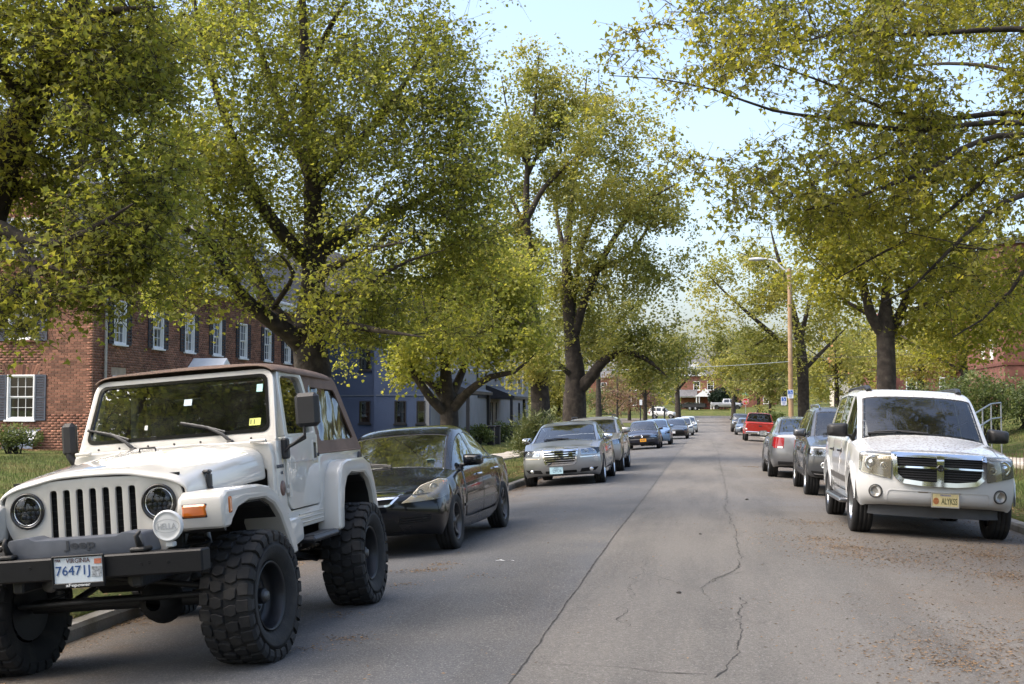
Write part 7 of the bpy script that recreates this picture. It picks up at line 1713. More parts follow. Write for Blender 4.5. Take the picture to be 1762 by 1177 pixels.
# running gear
ax = MB(); ax.tube([(-.68, ya(0), .425), (.68, ya(0), .425)], .045, 12); ax.lathe([(.05, -.16), (.12, -.08), (.15, 0), (.12, .08), (.05, .14)], 20, 'y', Matrix.Translation((-.22, ya(.02), .425)))
ax.tube([(-.7, ya(.16), .47), (.7, ya(.16), .45)], .018, 8); ax.tube([(-.62, ya(.1), .50), (.5, ya(.14), .66)], .02, 8); ax.build('front_axle', dark_metal, J)
ax = MB(); ax.tube([(-.72, ya(-WBJ), .425), (.72, ya(-WBJ), .425)], .045, 12); ax.lathe([(.05, -.16), (.12, -.08), (.15, 0), (.12, .08), (.05, .14)], 20, 'y', Matrix.Translation((0, ya(-WBJ), .425))); ax.build('rear_axle', dark_metal, J)
for s_ in (1, -1):
    fr_ = MB(); fr_.box((s_ * .38, ya(-1.1), .66), (.07, 3.6, .13), b=.01); fr_.build('frame_rail', dark_metal, J)
    for a in (0.0, -WBJ):
        sp_ = MB(); N_ = 60; sp_.tube([(s_ * .50 + .062 * math.cos(t * 2 * math.pi * 6 / N_), ya(a + .02) + .062 * math.sin(t * 2 * math.pi * 6 / N_), .47 + .42 * t / N_) for t in range(N_ + 1)], .010, 6); sp_.build('coil_spring', dark_metal, J)
        sh = MB(); sh.tube([(s_ * .56, ya(a - .10), .42), (s_ * .53, ya(a - .08), .68)], .032, 10); sh.tube([(s_ * .53, ya(a - .08), .68), (s_ * .50, ya(a - .06), .98)], .022, 10); sh.build('shock_absorber', mat('shock_silver', (.16, .16, .165), .4, .7), J)
    ar = MB(); ar.tube([(s_ * .42, ya(-.95), .60), (s_ * .50, ya(-.05), .40)], .025, 8); ar.tube([(s_ * .42, ya(-1.35), .60), (s_ * .50, ya(-WBJ + .05), .40)], .025, 8); ar.build('control_arm', dark_metal, J)
    for lg in (0,): l = MB(); l.lathe([(.05, 0), (.046, .02), (.001, .012)], 16, 'y'); l.build('tow_light', mat('dull_hub', (.12, .12, .12), .5, .7), J, (s_ * .28, ya(.50), .62))
sk = MB(); sk.box((0, ya(-1.2), .60), (.7, .8, .05), b=.02); sk.box((0, ya(-.2), .64), (.5, .5, .3), b=.05); sk.build('engine_sump', dark_metal, J)
bpy.context.view_layer.update()
place(J, -3.67, 7.75 + A0, math.pi, WBJ, 1.64)
# ================================================================ trees
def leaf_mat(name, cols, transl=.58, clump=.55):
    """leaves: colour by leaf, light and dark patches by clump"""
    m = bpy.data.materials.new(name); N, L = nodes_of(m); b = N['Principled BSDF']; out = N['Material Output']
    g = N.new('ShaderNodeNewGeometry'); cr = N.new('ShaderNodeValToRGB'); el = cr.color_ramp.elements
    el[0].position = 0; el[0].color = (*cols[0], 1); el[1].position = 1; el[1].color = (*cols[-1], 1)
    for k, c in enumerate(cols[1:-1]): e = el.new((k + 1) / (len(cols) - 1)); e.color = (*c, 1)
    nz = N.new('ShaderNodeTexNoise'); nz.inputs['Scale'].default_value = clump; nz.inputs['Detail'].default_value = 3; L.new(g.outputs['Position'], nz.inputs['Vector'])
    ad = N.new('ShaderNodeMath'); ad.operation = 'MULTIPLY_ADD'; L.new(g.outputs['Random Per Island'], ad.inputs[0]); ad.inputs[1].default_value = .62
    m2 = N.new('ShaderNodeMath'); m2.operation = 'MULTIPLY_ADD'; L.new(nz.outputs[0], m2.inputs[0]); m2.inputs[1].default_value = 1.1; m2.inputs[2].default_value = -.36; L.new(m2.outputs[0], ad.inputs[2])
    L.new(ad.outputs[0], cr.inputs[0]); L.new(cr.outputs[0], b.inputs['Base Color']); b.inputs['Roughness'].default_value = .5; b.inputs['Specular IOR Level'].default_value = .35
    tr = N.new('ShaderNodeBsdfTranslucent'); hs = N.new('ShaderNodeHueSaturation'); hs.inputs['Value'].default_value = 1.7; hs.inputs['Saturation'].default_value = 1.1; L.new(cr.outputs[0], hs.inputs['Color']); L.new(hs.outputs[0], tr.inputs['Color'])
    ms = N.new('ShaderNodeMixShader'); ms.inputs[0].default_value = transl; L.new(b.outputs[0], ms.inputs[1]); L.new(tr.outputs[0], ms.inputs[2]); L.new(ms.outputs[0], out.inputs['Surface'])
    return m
maple_leaf = leaf_mat('maple_leaf', [(.102, .118, .026), (.178, .195, .040), (.262, .258, .054), (.34, .315, .070)])
maple_gold = leaf_mat('maple_leaf_gold', [(.090, .104, .020), (.150, .156, .028), (.225, .212, .038), (.29, .255, .05)])
maple_dark = leaf_mat('maple_leaf_dark', [(.040, .054, .012), (.075, .092, .018), (.115, .125, .026), (.16, .155, .034)])
spring_leaf = leaf_mat('spring_leaf', [(0.106, 0.119, 0.027), (0.194, 0.203, 0.048), (0.288, 0.269, 0.069), (0.362, 0.312, 0.088)], .45, .3)
far_leaf = leaf_mat('far_leaf', [(0.084, 0.102, 0.024), (0.150, 0.162, 0.042), (0.228, 0.216, 0.060), (0.288, 0.240, 0.084)], .4, .12)
hedge_leaf = leaf_mat('hedge_leaf', [(0.039, 0.057, 0.018), (0.075, 0.101, 0.029), (0.117, 0.143, 0.044), (0.169, 0.176, 0.058)], .3, .9)
juniper_leaf = leaf_mat('juniper_leaf', [(0.034, 0.052, 0.016), (0.065, 0.086, 0.026), (0.107, 0.117, 0.036), (0.143, 0.143, 0.046)], .2, 1.6)
dark_leaf = leaf_mat('evergreen_leaf', [(.010, .02, .012), (.018, .032, .018), (.028, .044, .024)], .2, .6)
red_leaf = leaf_mat('blossom_leaf', [(.14, .07, .06), (.20, .12, .09), (.16, .14, .05), (.26, .18, .13)], .4, .4)
bark_m = mat('bark', (.030, .023, .018), .95, var=.5, vscale=7, bump=1.0, bscale=16, col2=(.050, .040, .031), c2scale=5)
twig_m = mat('twig_bark', (.022, .017, .013), .9, var=.3)

def leaf_template(kind):
    if kind == 'maple':
        rim = [(0, 0), (.20, -.52), (.42, -.22), (1.0, 0), (.42, .22), (.20, .52)]
        V = [(u, v, .22 * abs(v) - .12 * u * u) for u, v in rim]; T = [(0, 1, 2), (0, 2, 4), (2, 3, 4), (0, 4, 5)]
    elif kind == 'leaf4':
        V = [(0, 0, 0), (.38, -.42, .10), (1, 0, -.10), (.38, .42, .10), (.45, 0, -.02)]; T = [(0, 1, 4), (1, 2, 4), (2, 3, 4), (3, 0, 4)]
    elif kind == 'needle': V = [(0, -.09, 0), (0, .09, 0), (1, 0, .1)]; T = [(0, 1, 2)]
    else: V = [(0, 0, 0), (.42, -.44, .12), (1, 0, -.06), (.42, .44, .12)]; T = [(0, 1, 3), (1, 2, 3)]
    return np.array(V, np.float32), np.array(T, np.int32)
def leaves_mesh(name, P, size, kind, rng, droop=.35, out=None, upright=0.0):
    """one leaf at every point of P"""
    n = len(P); V, T = leaf_template(kind)
    t = rng.normal(size=(n, 3)); t[:, 2] = t[:, 2] * .5 - droop + upright
    if out is not None: t += out
    t /= np.linalg.norm(t, axis=1, keepdims=True) + 1e-9
    nr = rng.normal(size=(n, 3)) * .75; nr[:, 2] += .9; nr -= t * (nr * t).sum(1, keepdims=True); nr /= np.linalg.norm(nr, axis=1, keepdims=True) + 1e-9
    bt = np.cross(nr, t); s_ = (size * rng.uniform(.45, 1.35, n))[:, None, None]
    W = P[:, None, :] + s_ * (V[None, :, 0:1] * t[:, None, :] + V[None, :, 1:2] * bt[:, None, :] + V[None, :, 2:3] * nr[:, None, :])
    F = (T[None] + (np.arange(n) * len(V))[:, None, None]).reshape(-1, 3)
    return np_mesh(name, W.reshape(-1, 3).astype(np.float32), tri=F)
def smooth_path(pts, step):
    """Catmull-Rom through (x,y,z,r)"""
    P = np.array(pts, float)
    if len(P) == 2: P = np.array([P[0], (P[0] + P[1]) / 2, P[1]])
    Q = np.vstack([2 * P[0] - P[1], P, 2 * P[-1] - P[-2]]); out = []
    for i in range(1, len(Q) - 2):
        n = max(1, int(np.linalg.norm(Q[i + 1, :3] - Q[i, :3]) / step))
        for k in range(n):
            t = k / n; a, b, c, d = Q[i - 1], Q[i], Q[i + 1], Q[i + 2]
            out.append(.5 * (2 * b + (c - a) * t + (2 * a - 5 * b + 4 * c - d) * t * t + (3 * b - a - 3 * c + d) * t ** 3))
    out.append(P[-1]); o = np.array(out); o[:, 3] = np.maximum(o[:, 3], .004); return o
def tubes(paths, sides, wob=0.0):
    """one mesh from many (m,4) paths"""
    Vs = []; Fs = []; k0 = 0
    for p in paths:
        m_ = len(p)
        if m_ < 2: continue
        c = p[:, :3]; t = np.gradient(c, axis=0); t /= np.linalg.norm(t, axis=1, keepdims=True) + 1e-9
        ref = np.array([.31, .87, .21]) if abs(t[0] @ np.array([.31, .87, .21])) < .9 else np.array([1., 0, 0])
        a = np.cross(t, ref); a /= np.linalg.norm(a, axis=1, keepdims=True) + 1e-9; b = np.cross(t, a)
        n = sides(p[:, 3].max()) if callable(sides) else sides; an = np.arange(n) * 2 * np.pi / n
        r = p[:, 3][:, None] * np.ones(n)
        if wob and n > 8: r = r * (1 + wob * np.sin(an * 5 + c[:, 2:3] * 1.3) * .6 + wob * np.sin(an * 9 + c[:, 2:3] * 4) * .5)
        V = c[:, None] + r[..., None] * (np.cos(an)[None, :, None] * a[:, None] + np.sin(an)[None, :, None] * b[:, None])
        i, j = np.meshgrid(np.arange(m_ - 1), np.arange(n), indexing='ij'); q = k0 + i * n + j; q2 = k0 + i * n + (j + 1) % n
        Fs.append(np.stack([q, q2, q2 + n, q + n], -1).reshape(-1, 4)); Vs.append(V.reshape(-1, 3)); k0 += m_ * n
    return np.concatenate(Vs), np.concatenate(Fs)
def noise_ok(P, scale, thr, seed): return np.array([mnoise.noise(Vector((x * scale + seed, y * scale, z * scale))) > thr for x, y, z in P])
TREES = {}
def tree(name, label, base, trunk, limbs, crowns, ncl, per, size, kind, lm, seed, crad=.34, group='street trees', gap=-.18, gscale=.7, zmin=1.9, droop=.35, cat='tree', flat=.65, step=.25, spray=False):
    rng = np.random.default_rng(seed); base = np.array(base, float); b4 = np.array([*base, 0])
    main = [smooth_path(trunk, step)] + [smooth_path(l[:-1] + [(*l[-1][:3], min(.007, l[-1][3]))], step) for l in limbs]
    # crown points
    wts = np.array([c[2] if len(c) > 2 else 1 for c in crowns], float) * np.array([np.prod(c[1]) ** .8 for c in crowns]); wts /= wts.sum(); C = []
    while sum(map(len, C)) < ncl:
        k = rng.choice(len(crowns), ncl, p=wts); d = rng.normal(size=(ncl, 3)); d /= np.linalg.norm(d, axis=1, keepdims=True); rad = rng.uniform(.0, 1, ncl) ** .36 * (1 + .16 * np.clip(rng.normal(size=ncl), -2, 2)) * np.array([1 + .5 * mnoise.noise(Vector((a_ * 1.9 + seed, b_ * 1.9, c_ * 1.9))) for a_, b_, c_ in d])
        P = np.array([tuple(crowns[q][0]) for q in k]) + d * rad[:, None] * np.array([crowns[q][1] for q in k])
        P = P[P[:, 2] > zmin]; P = P[noise_ok(P, gscale, gap, seed * 3.7)]; C.append(P)
    C = np.concatenate(C)[:ncl]
    # nodes to grow from
    node = np.concatenate([m_[len(m_) // 6 if i == 0 else 2:] for i, m_ in enumerate(main)]); NP = np.zeros((len(node) + ncl * 6, 4)); NP[:len(node)] = node; nn = len(node)
    d0 = ((C[:, None, :] - node[None, ::3, :3]) ** 2).sum(-1).min(1); C = C[np.argsort(d0)]
    tw = []; B = 24
    for s_ in range(0, len(C), B):
        c = C[s_:s_ + B]; D = ((c[:, None, :] - NP[None, :nn, :3]) ** 2).sum(-1) + np.maximum(0, NP[None, :nn, 2] - c[:, None, 2]) * .8; j = D.argmin(1)
        for q in range(len(c)):
            a = NP[j[q]]; e = c[q]; v = e - a[:3]; L_ = np.linalg.norm(v)
            if L_ < .05: continue
            n = int(min(6, max(3, L_ / .3))); t = np.linspace(0, 1, n)[:, None]
            bend = rng.normal(size=3) * L_ * .12; bend[2] += L_ * .10
            pts = a[:3] + v * t + bend * (4 * t * (1 - t)); r0 = min(a[3] * .7, .005 + .011 * L_); r = r0 + (.0028 - r0) * t[:, 0]
            p = np.concatenate([pts, np.maximum(r, .0028)[:, None]], 1); tw.append(p); NP[nn:nn + n - 1] = p[1:]; nn += n - 1
    root = empty(name, base); tag(root, label, cat, group)
    V, F = tubes([m_ - b4 for m_ in main], lambda r: 14 if r > .12 else (9 if r > .05 else 6), .07); o = link('trunk', np_mesh('trunk', V, F, True), bark_m, root)
    if tw: V, F = tubes([p - b4 for p in tw], 3); tag(link('branches', np_mesh('branches', V, F), twig_m, root), kind='stuff')
    ns = 5; dirs = rng.normal(size=(len(C), ns, 3)); dirs[..., 2] = dirs[..., 2] * .7 - droop * .35; dirs /= np.linalg.norm(dirs, axis=2, keepdims=True); dirs *= (crad * rng.uniform(.8, 2.3, (len(C), ns)))[..., None]
    if spray:
        a = np.repeat(C, ns, 0) - base; b_ = dirs.reshape(-1, 3); Q = [np.concatenate([np.stack([p_, p_ + v_]), np.array([[.0032], [.0012]])], 1) for p_, v_ in zip(a, b_)]
        V, F = tubes(Q, 3); tag(link('twigs', np_mesh('twigs', V, F), twig_m, root), kind='stuff')
    ii = np.repeat(np.arange(len(C)), per); kk = rng.integers(0, ns, len(ii)); tt = rng.uniform(.08, 1.08, len(ii)) ** .8; d = dirs[ii, kk] * tt[:, None] + rng.normal(size=(len(ii), 3)) * crad * .17; P = C[ii] + d - base
    ow = d / (np.linalg.norm(d, axis=1, keepdims=True) + 1e-6) * .5
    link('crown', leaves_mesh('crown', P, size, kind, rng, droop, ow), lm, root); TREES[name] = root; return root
def A(px, py, d, r): v = at(px, py, d); return (v.x, v.y, v.z, r)
def E(px, py, d, rx, ry, rz, w_=1): return (at(px, py, d), (rx, ry, rz), w_)
def ground_at(px, d): v = at(px, 700, d); return Vector((v.x, v.y, ground_z(v.x, v.y)))

# ---- great maple behind the off-roader
g = ground_at(540, 20)
tree('maple_tree', 'huge spreading maple with thick forked trunk behind the off-roader', g, [(g.x, g.y, g.z - .2, .42), (g.x, g.y, g.z + .5, .33), A(538, 640, 20, .29), A(532, 585, 20, .27), A(538, 500, 20, .20), A(541, 420, 20, .175), A(536, 300, 20, .13), A(528, 150, 20, .09), A(520, 0, 20, .06), A(515, -130, 20, .03)],
     [[A(530, 605, 20, .17), A(500, 575, 19.8, .15), A(455, 542, 19.4, .12), A(415, 508, 19, .10), A(388, 465, 18.6, .085), A(365, 420, 18.3, .07), A(320, 395, 18, .05), A(270, 370, 17.7, .03)],
      [A(528, 590, 20, .16), A(480, 550, 20.2, .14), A(450, 500, 20.3, .12), A(425, 440, 20.4, .10), A(395, 395, 20.5, .08), A(350, 340, 20.5, .05), A(310, 270, 20.5, .03)],
      [A(538, 460, 20, .12), A(490, 405, 19.6, .11), A(445, 345, 19.2, .10), A(410, 265, 19, .085), A(380, 180, 18.8, .06), A(345, 60, 18.6, .04), A(330, -40, 18.6, .02)],
      [A(540, 560, 20, .12), A(585, 520, 19.6, .07), A(640, 482, 19.2, .045), A(700, 450, 19, .025), A(765, 430, 18.8, .03)],
      [A(541, 445, 20, .11), A(600, 405, 20.4, .09), A(670, 372, 20.8, .07), A(740, 335, 21, .05), A(805, 310, 21, .025)],
      [A(537, 335, 20, .09), A(590, 272, 20, .075), A(650, 205, 20.2, .055), A(705, 130, 20.4, .04), A(745, 50, 20.5, .02)],
      [A(536, 310, 20, .09), A(500, 232, 20.4, .075), A(470, 150, 20.6, .06), A(440, 60, 20.8, .045), A(415, -40, 21, .02)],
      [A(540, 480, 20, .10), A(600, 445, 18.6, .045), A(655, 425, 17.3, .025), A(700, 415, 16.6, .012)], [A(541, 430, 20, .10), A(580, 400, 22, .08), A(630, 360, 24, .05), A(680, 300, 25.5, .02)],
      [A(540, 555, 20, .09), A(600, 560, 18.8, .07), A(660, 570, 17.8, .04), A(730, 580, 17.2, .010)], [A(525, 150, 20, .06), A(560, 60, 19, .045), A(610, -20, 18.4, .02)],
      [A(470, 530, 19.5, .05), A(505, 470, 19, .035), A(470, 430, 18.7, .02)]],
     [E(600, 190, 20, 2.3, 2.7, 3.0), E(730, 420, 19.5, 1.25, 2.0, 1.8, 1.3), E(690, 545, 18.6, 1.5, 1.7, .80, 1.4), E(450, 300, 20, 1.6, 2.3, 2.2, .7), E(420, 90, 19.5, 1.9, 2.4, 2.2), E(760, 180, 20.5, .75, 1.4, 2.0, 1.2), E(330, 330, 18.3, 1.0, 1.3, 1.6, 1.1), E(300, 480, 17.8, .75, .9, .65, 1.1), E(400, 450, 18.8, .6, 1.0, .6, .9), E(690, 440, 17.4, .8, .9, .6, 1.0), E(615, 600, 18.6, .5, .8, .32, .9), E(820, 330, 20, .5, 1.2, 1.6, 1.0), E(600, -120, 20, 2.6, 2.8, 2.0, .7)],
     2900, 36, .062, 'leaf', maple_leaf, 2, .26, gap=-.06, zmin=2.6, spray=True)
# ---- maple overhanging from the left
g = ground_at(-150, 11.3)
tree('overhanging_maple', 'leafy maple reaching in from the left edge over the off-roader', g, [(g.x, g.y, g.z - .2, .40), (g.x, g.y, g.z + .6, .30), A(-120, 620, 11.2, .26), A(-60, 480, 11.1, .21), A(-10, 330, 11, .17), A(50, 180, 11, .14), A(92, 95, 11, .125), A(125, 30, 11, .11), A(145, -40, 11, .09), A(170, -180, 11, .05)],
     [[A(118, 45, 11, .06), A(150, 35, 10.8, .055), A(185, 20, 10.6, .04), A(270, 12, 10.3, .018)], [A(-60, 480, 11.1, .11), A(0, 390, 10.6, .06), A(40, 410, 10.3, .048), A(95, 420, 10, .034), A(150, 400, 9.8, .035), A(230, 350, 9.6, .018)],
      [A(-80, 540, 11.1, .14), A(-10, 545, 10.6, .10), A(20, 520, 10.4, .07), A(60, 450, 10.2, .04), A(120, 470, 10, .02)], [A(-10, 330, 11, .10), A(60, 320, 11.6, .07), A(150, 280, 12.1, .045), A(250, 220, 12.4, .02)],
      [A(50, 180, 11, .08), A(0, 120, 10.6, .05), A(-40, 40, 10.3, .03)], [A(20, 410, 10.5, .05), A(60, 470, 10.1, .035), A(80, 540, 9.9, .015)]],
     [E(110, 190, 11, 1.15, 1.5, 1.25), E(130, 400, 10.4, .95, 1.2, .75, 1.2), E(230, 250, 11.2, .50, 1.2, 1.2, 1.1), E(40, 510, 10.3, .50, .8, .30, 1.1), E(150, 520, 10.3, .42, .7, .24, .9), E(250, 535, 10.6, .45, .7, .20, .9), E(90, 560, 10.2, .42, .6, .18, .9), E(180, 60, 11, .75, 1.4, .8), E(-150, 150, 11, 1.6, 2, 1.6, .5), E(60, -150, 11, 1.8, 2, 1.0, .5), E(215, 460, 10.4, .40, .8, .45, 1.0), E(290, 330, 10.8, .28, .8, .8, .9), E(40, 330, 10.8, .6, 1, .7, .9)],
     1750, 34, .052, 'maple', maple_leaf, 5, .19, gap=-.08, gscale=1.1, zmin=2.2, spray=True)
# ---- low spreading tree before the blue house
g = ground_at(775, 30)
tree('low_forked_tree', 'low tree forking near the ground in front of the blue painted house', g, [(g.x, g.y, g.z - .2, .34), (g.x, g.y, g.z + .4, .25), A(772, 705, 30, .21), A(768, 660, 30, .15), A(765, 600, 30, .11), A(762, 520, 30, .07), A(770, 440, 30, .03)],
     [[A(770, 712, 30, .13), A(745, 690, 29.7, .11), A(720, 655, 29.4, .09), A(695, 615, 29.2, .07), A(665, 565, 29, .035)], [A(770, 690, 30, .10), A(735, 655, 30.3, .075), A(700, 640, 30.5, .05), A(660, 625, 30.6, .02)], [A(775, 708, 30, .13), A(805, 675, 29.6, .10), A(845, 648, 29.2, .075), A(885, 640, 28.9, .045), A(920, 610, 28.7, .02)],
      [A(772, 690, 30, .12), A(795, 640, 30.4, .09), A(815, 580, 30.8, .065), A(840, 510, 31, .03)], [A(768, 640, 30, .08), A(740, 570, 29.5, .055), A(725, 500, 29.2, .025)]],
     [E(790, 520, 30, 1.60, 1.7, 1.55), E(700, 580, 29.4, 1.15, 1.4, .75), E(860, 585, 29.2, .85, 1.1, .75, 1.1), E(830, 470, 30, 1.1, 1.4, 1.1), E(640, 600, 29.5, .55, .9, .5, .9), E(705, 630, 29.2, .7, .9, .35, .9), E(640, 640, 29.4, .75, .8, .30, 1.0), E(880, 520, 29.5, .5, .8, .8, .8), E(930, 600, 28.9, .3, .6, .5, .6)], 1150, 32, .085, 'leaf', maple_leaf, 7, .26, gap=-.2, zmin=2.1)
# ---- pair of tall trees further along
g = ground_at(930, 42)
tree('tall_slender_tree', 'tall thin-crowned tree, left one of the pair past the silver saloon', g, [(g.x, g.y, g.z - .2, .46), (g.x, g.y, g.z + .5, .36), A(928, 660, 42, 0.302), A(920, 580, 42, 0.245), A(910, 480, 42, 0.173), A(906, 380, 42, 0.130), A(908, 280, 42, 0.086), A(920, 190, 42, 0.050), A(928, 90, 42, 0.018)],
     [[A(908, 375, 42, .11), A(935, 325, 41.6, .09), A(970, 290, 41.3, .065), A(1010, 255, 41, .03)], [A(906, 400, 42, .08), A(885, 350, 42.3, .06), A(862, 300, 42.6, .03)], [A(909, 300, 42, .07), A(940, 230, 42, .05), A(965, 150, 42, .025)], [A(908, 290, 42, .06), A(880, 220, 42, .045), A(862, 130, 42, .02)], [A(912, 500, 42, .12), A(880, 440, 41, .08), A(850, 390, 40.5, .03)]],
     [E(922, 270, 42, 1.8, 2.0, 3.4), E(890, 450, 42, 1.4, 1.8, 2.0, .9), E(915, 600, 41.2, 1.0, 1.2, 1.2, 1.3), E(985, 210, 41.5, 1.2, 1.5, 1.8, .8), E(930, 140, 42, 1.2, 1.5, 1.2, .4)], 1250, 26, .105, 'leaf', spring_leaf, 9, .28, gap=.0, zmin=2.5)
g = ground_at(985, 45.5)
tree('twin_limbed_tree', 'broad tree with low right-leaning limb behind the silver saloon', g, [(g.x, g.y, g.z - .2, .58), (g.x, g.y, g.z + .4, .46), A(988, 690, 45.5, .42), A(990, 650, 45.5, .36), A(985, 590, 45.5, .28), A(978, 520, 45.5, .22), A(975, 440, 45.5, .16), A(985, 340, 45.5, .10), A(1000, 220, 45.5, .05), A(1010, 130, 45.5, .02)],
     [[A(990, 675, 45.5, .26), A(1015, 650, 45.2, .22), A(1040, 620, 44.9, .17), A(1075, 605, 44.6, .12), A(1115, 620, 44.3, .08), A(1150, 650, 44, .03)], [A(985, 590, 45.5, .18), A(1005, 520, 45.2, .15), A(1030, 460, 45, .12), A(1060, 405, 44.8, .10), A(1090, 360, 44.6, .075), A(1130, 335, 44.4, .05), A(1175, 310, 44.2, .02)],
      [A(1030, 462, 45, .09), A(1080, 440, 45.5, .07), A(1110, 400, 46, .05), A(1140, 360, 46.3, .02)], [A(975, 450, 45.5, .10), A(960, 380, 46, .07), A(955, 300, 46.3, .03)], [A(988, 650, 45.5, .12), A(965, 630, 45, .08), A(940, 610, 44.5, .04)], [A(983, 560, 45.5, .10), A(1000, 430, 46, .08), A(1040, 330, 46.5, .05), A(1060, 250, 46.8, .02)], [A(1040, 622, 44.9, .09), A(1060, 560, 44.8, .06), A(1100, 520, 44.6, .03)]],
     [E(1060, 380, 45, 2.7, 2.6, 3.4), E(1090, 580, 44.5, 2.1, 2.1, 1.3), E(990, 520, 45.5, 1.6, 1.8, 1.8, .9), E(1130, 420, 45, 1.3, 1.6, 1.8, .8), E(1040, 220, 45.5, 1.9, 2.0, 1.8, .8), E(1120, 640, 44.2, 1.4, 1.5, .6, .7), E(1150, 300, 45, 1.0, 1.4, 1.0, .4)], 1800, 26, .105, 'leaf', spring_leaf, 12, .30, gap=.0, zmin=2.0)
# ---- maple overhanging from the right
g = ground_at(2010, 13.8)
tree('golden_maple', 'golden-green maple reaching in from the right edge with long dark boughs', g, [(g.x, g.y, g.z - .2, .45), (g.x, g.y, g.z + .6, .35), A(2010, 600, 13.8, .31), A(1995, 400, 13.8, .27), A(1960, 250, 13.7, .22), A(1930, 80, 13.6, .16), A(1915, -120, 13.5, .09), A(1905, -260, 13.5, .04)],
     [[A(1930, 70, 13.6, 0.056), A(1762, 50, 13.4, 0.034), A(1560, 60, 13.1, 0.022), A(1450, 55, 12.9, 0.014), A(1330, 90, 12.6, 0.007)], [A(1960, 240, 13.7, 0.068), A(1762, 195, 13.5, 0.037), A(1620, 205, 13.3, 0.028), A(1530, 190, 13.1, 0.022), A(1440, 150, 12.8, 0.014), A(1330, 110, 12.5, 0.007)],
      [A(1965, 262, 13.7, 0.068), A(1762, 212, 13.2, 0.034), A(1600, 222, 12.8, 0.028), A(1540, 222, 12.6, 0.025), A(1440, 205, 12.4, 0.020), A(1330, 190, 12.1, 0.015), A(1230, 155, 11.9, 0.010), A(1130, 135, 11.7, 0.006), A(1050, 130, 11.6, 0.004)],
      [A(1970, 285, 13.7, 0.068), A(1762, 232, 12.9, 0.034), A(1650, 258, 12.6, 0.028), A(1600, 292, 12.5, 0.025), A(1520, 322, 12.3, 0.020), A(1440, 350, 12.1, 0.014), A(1385, 362, 12, 0.009)], [A(1980, 320, 13.7, 0.074), A(1762, 262, 13.6, 0.031), A(1690, 312, 13.5, 0.026), A(1610, 382, 13.4, 0.020), A(1500, 445, 13.3, 0.012), A(1440, 480, 13.2, 0.006)],
      [A(1985, 350, 13.7, 0.074), A(1762, 335, 13, 0.031), A(1640, 425, 12.8, 0.019), A(1570, 495, 12.7, 0.011), A(1520, 520, 12.6, 0.006)], [A(1995, 420, 13.8, 0.074), A(1800, 440, 13.6, 0.031), A(1740, 500, 13.6, 0.020), A(1690, 550, 13.6, 0.012), A(1640, 580, 13.5, 0.006)],
      [A(1925, 30, 13.6, 0.050), A(1720, -30, 14.2, 0.031), A(1500, -20, 14.6, 0.019), A(1300, 20, 15, 0.009), A(1150, 20, 15.2, 0.004)], [A(1960, 250, 13.7, 0.056), A(1760, 130, 15, 0.031), A(1600, 110, 16, 0.019), A(1420, 140, 17, 0.009)], [A(1925, 0, 13.6, 0.056), (5.0, 16.5, 8.0, .05), (4.2, 18.3, 8.4, .035), (3.2, 20, 9.0, .01)], [A(1600, 222, 12.8, 0.012), A(1480, 285, 12.4, 0.009), A(1380, 320, 12.2, 0.005)], [A(1640, 425, 12.8, 0.011), A(1700, 430, 12.4, 0.007), A(1560, 400, 12.2, 0.005)]],
     [E(1180, 110, 12, .85, 1.3, .50, 1.0), E(1350, 130, 12.6, 1.1, 1.9, 1.0, 1.2), E(1530, 120, 13.3, 1.2, 2.1, 1.1, 1.0), E(1400, 330, 12.4, .90, 1.5, .48, 1.2), E(1270, 270, 12.4, .55, .9, .45, 1.3), E(1190, 210, 12.2, .4, .7, .4, 1.2), E(1600, 340, 13.2, 1.3, 2.0, .95, 1.0), E(1720, 200, 13.8, 1.2, 2, 1.4, .8), E(1700, 470, 13.4, .8, 1.5, .6, .8), E(1640, 430, 12.9, .8, 1.2, .5, .9), E(1300, -20, 13.5, 1.4, 2, .6, .8), E(1900, 100, 13.6, 1.6, 2.4, 1.8, .35), E(1600, -120, 13.6, 2.2, 2.4, .8, .4), ((4.0, 18.3, 8.4), (2.2, 2.6, 1.4), 1.8)],
     1950, 36, .057, 'maple', maple_gold, 15, .20, gap=-.02, gscale=1.0, zmin=2.6, droop=.6, spray=True)
# ---- forked street tree behind the white SUV
g = ground_at(1525, 36)
tree('forked_street_tree', 'dark-trunked street tree forking into a V behind the white SUV', g, [(g.x, g.y, g.z - .2, .40), (g.x, g.y, g.z + .4, .31), A(1525, 650, 36, .27), A(1524, 590, 36, .26), A(1523, 562, 36, .25), A(1525, 500, 36, .12), A(1530, 420, 36, .08), A(1535, 330, 36, .03)],
     [[A(1520, 575, 36, .17), A(1500, 545, 35.8, .15), A(1488, 500, 35.6, .12), A(1470, 430, 35.4, .08), A(1450, 370, 35.2, .03)], [A(1528, 575, 36, .17), A(1545, 548, 36.2, .14), A(1565, 500, 36.4, .11), A(1590, 440, 36.6, .08), A(1620, 380, 36.8, .03)], [A(1520, 555, 36, .09), A(1475, 530, 37, .06), A(1430, 500, 38, .03)], [A(1545, 548, 36.2, .08), A(1600, 520, 35.5, .05), A(1660, 500, 35, .02)]],
     [E(1530, 420, 36, 2.6, 2.8, 1.9), E(1650, 470, 36, 2.0, 2.5, 1.5), E(1450, 440, 36, 1.5, 2, 1.5, .9), E(1600, 560, 35.5, 1.4, 1.6, .7, .7), E(1720, 540, 36, 1.5, 2, .8, .8)], 900, 26, .12, 'leaf', maple_gold, 18, .36, gap=-.1, zmin=2.6)
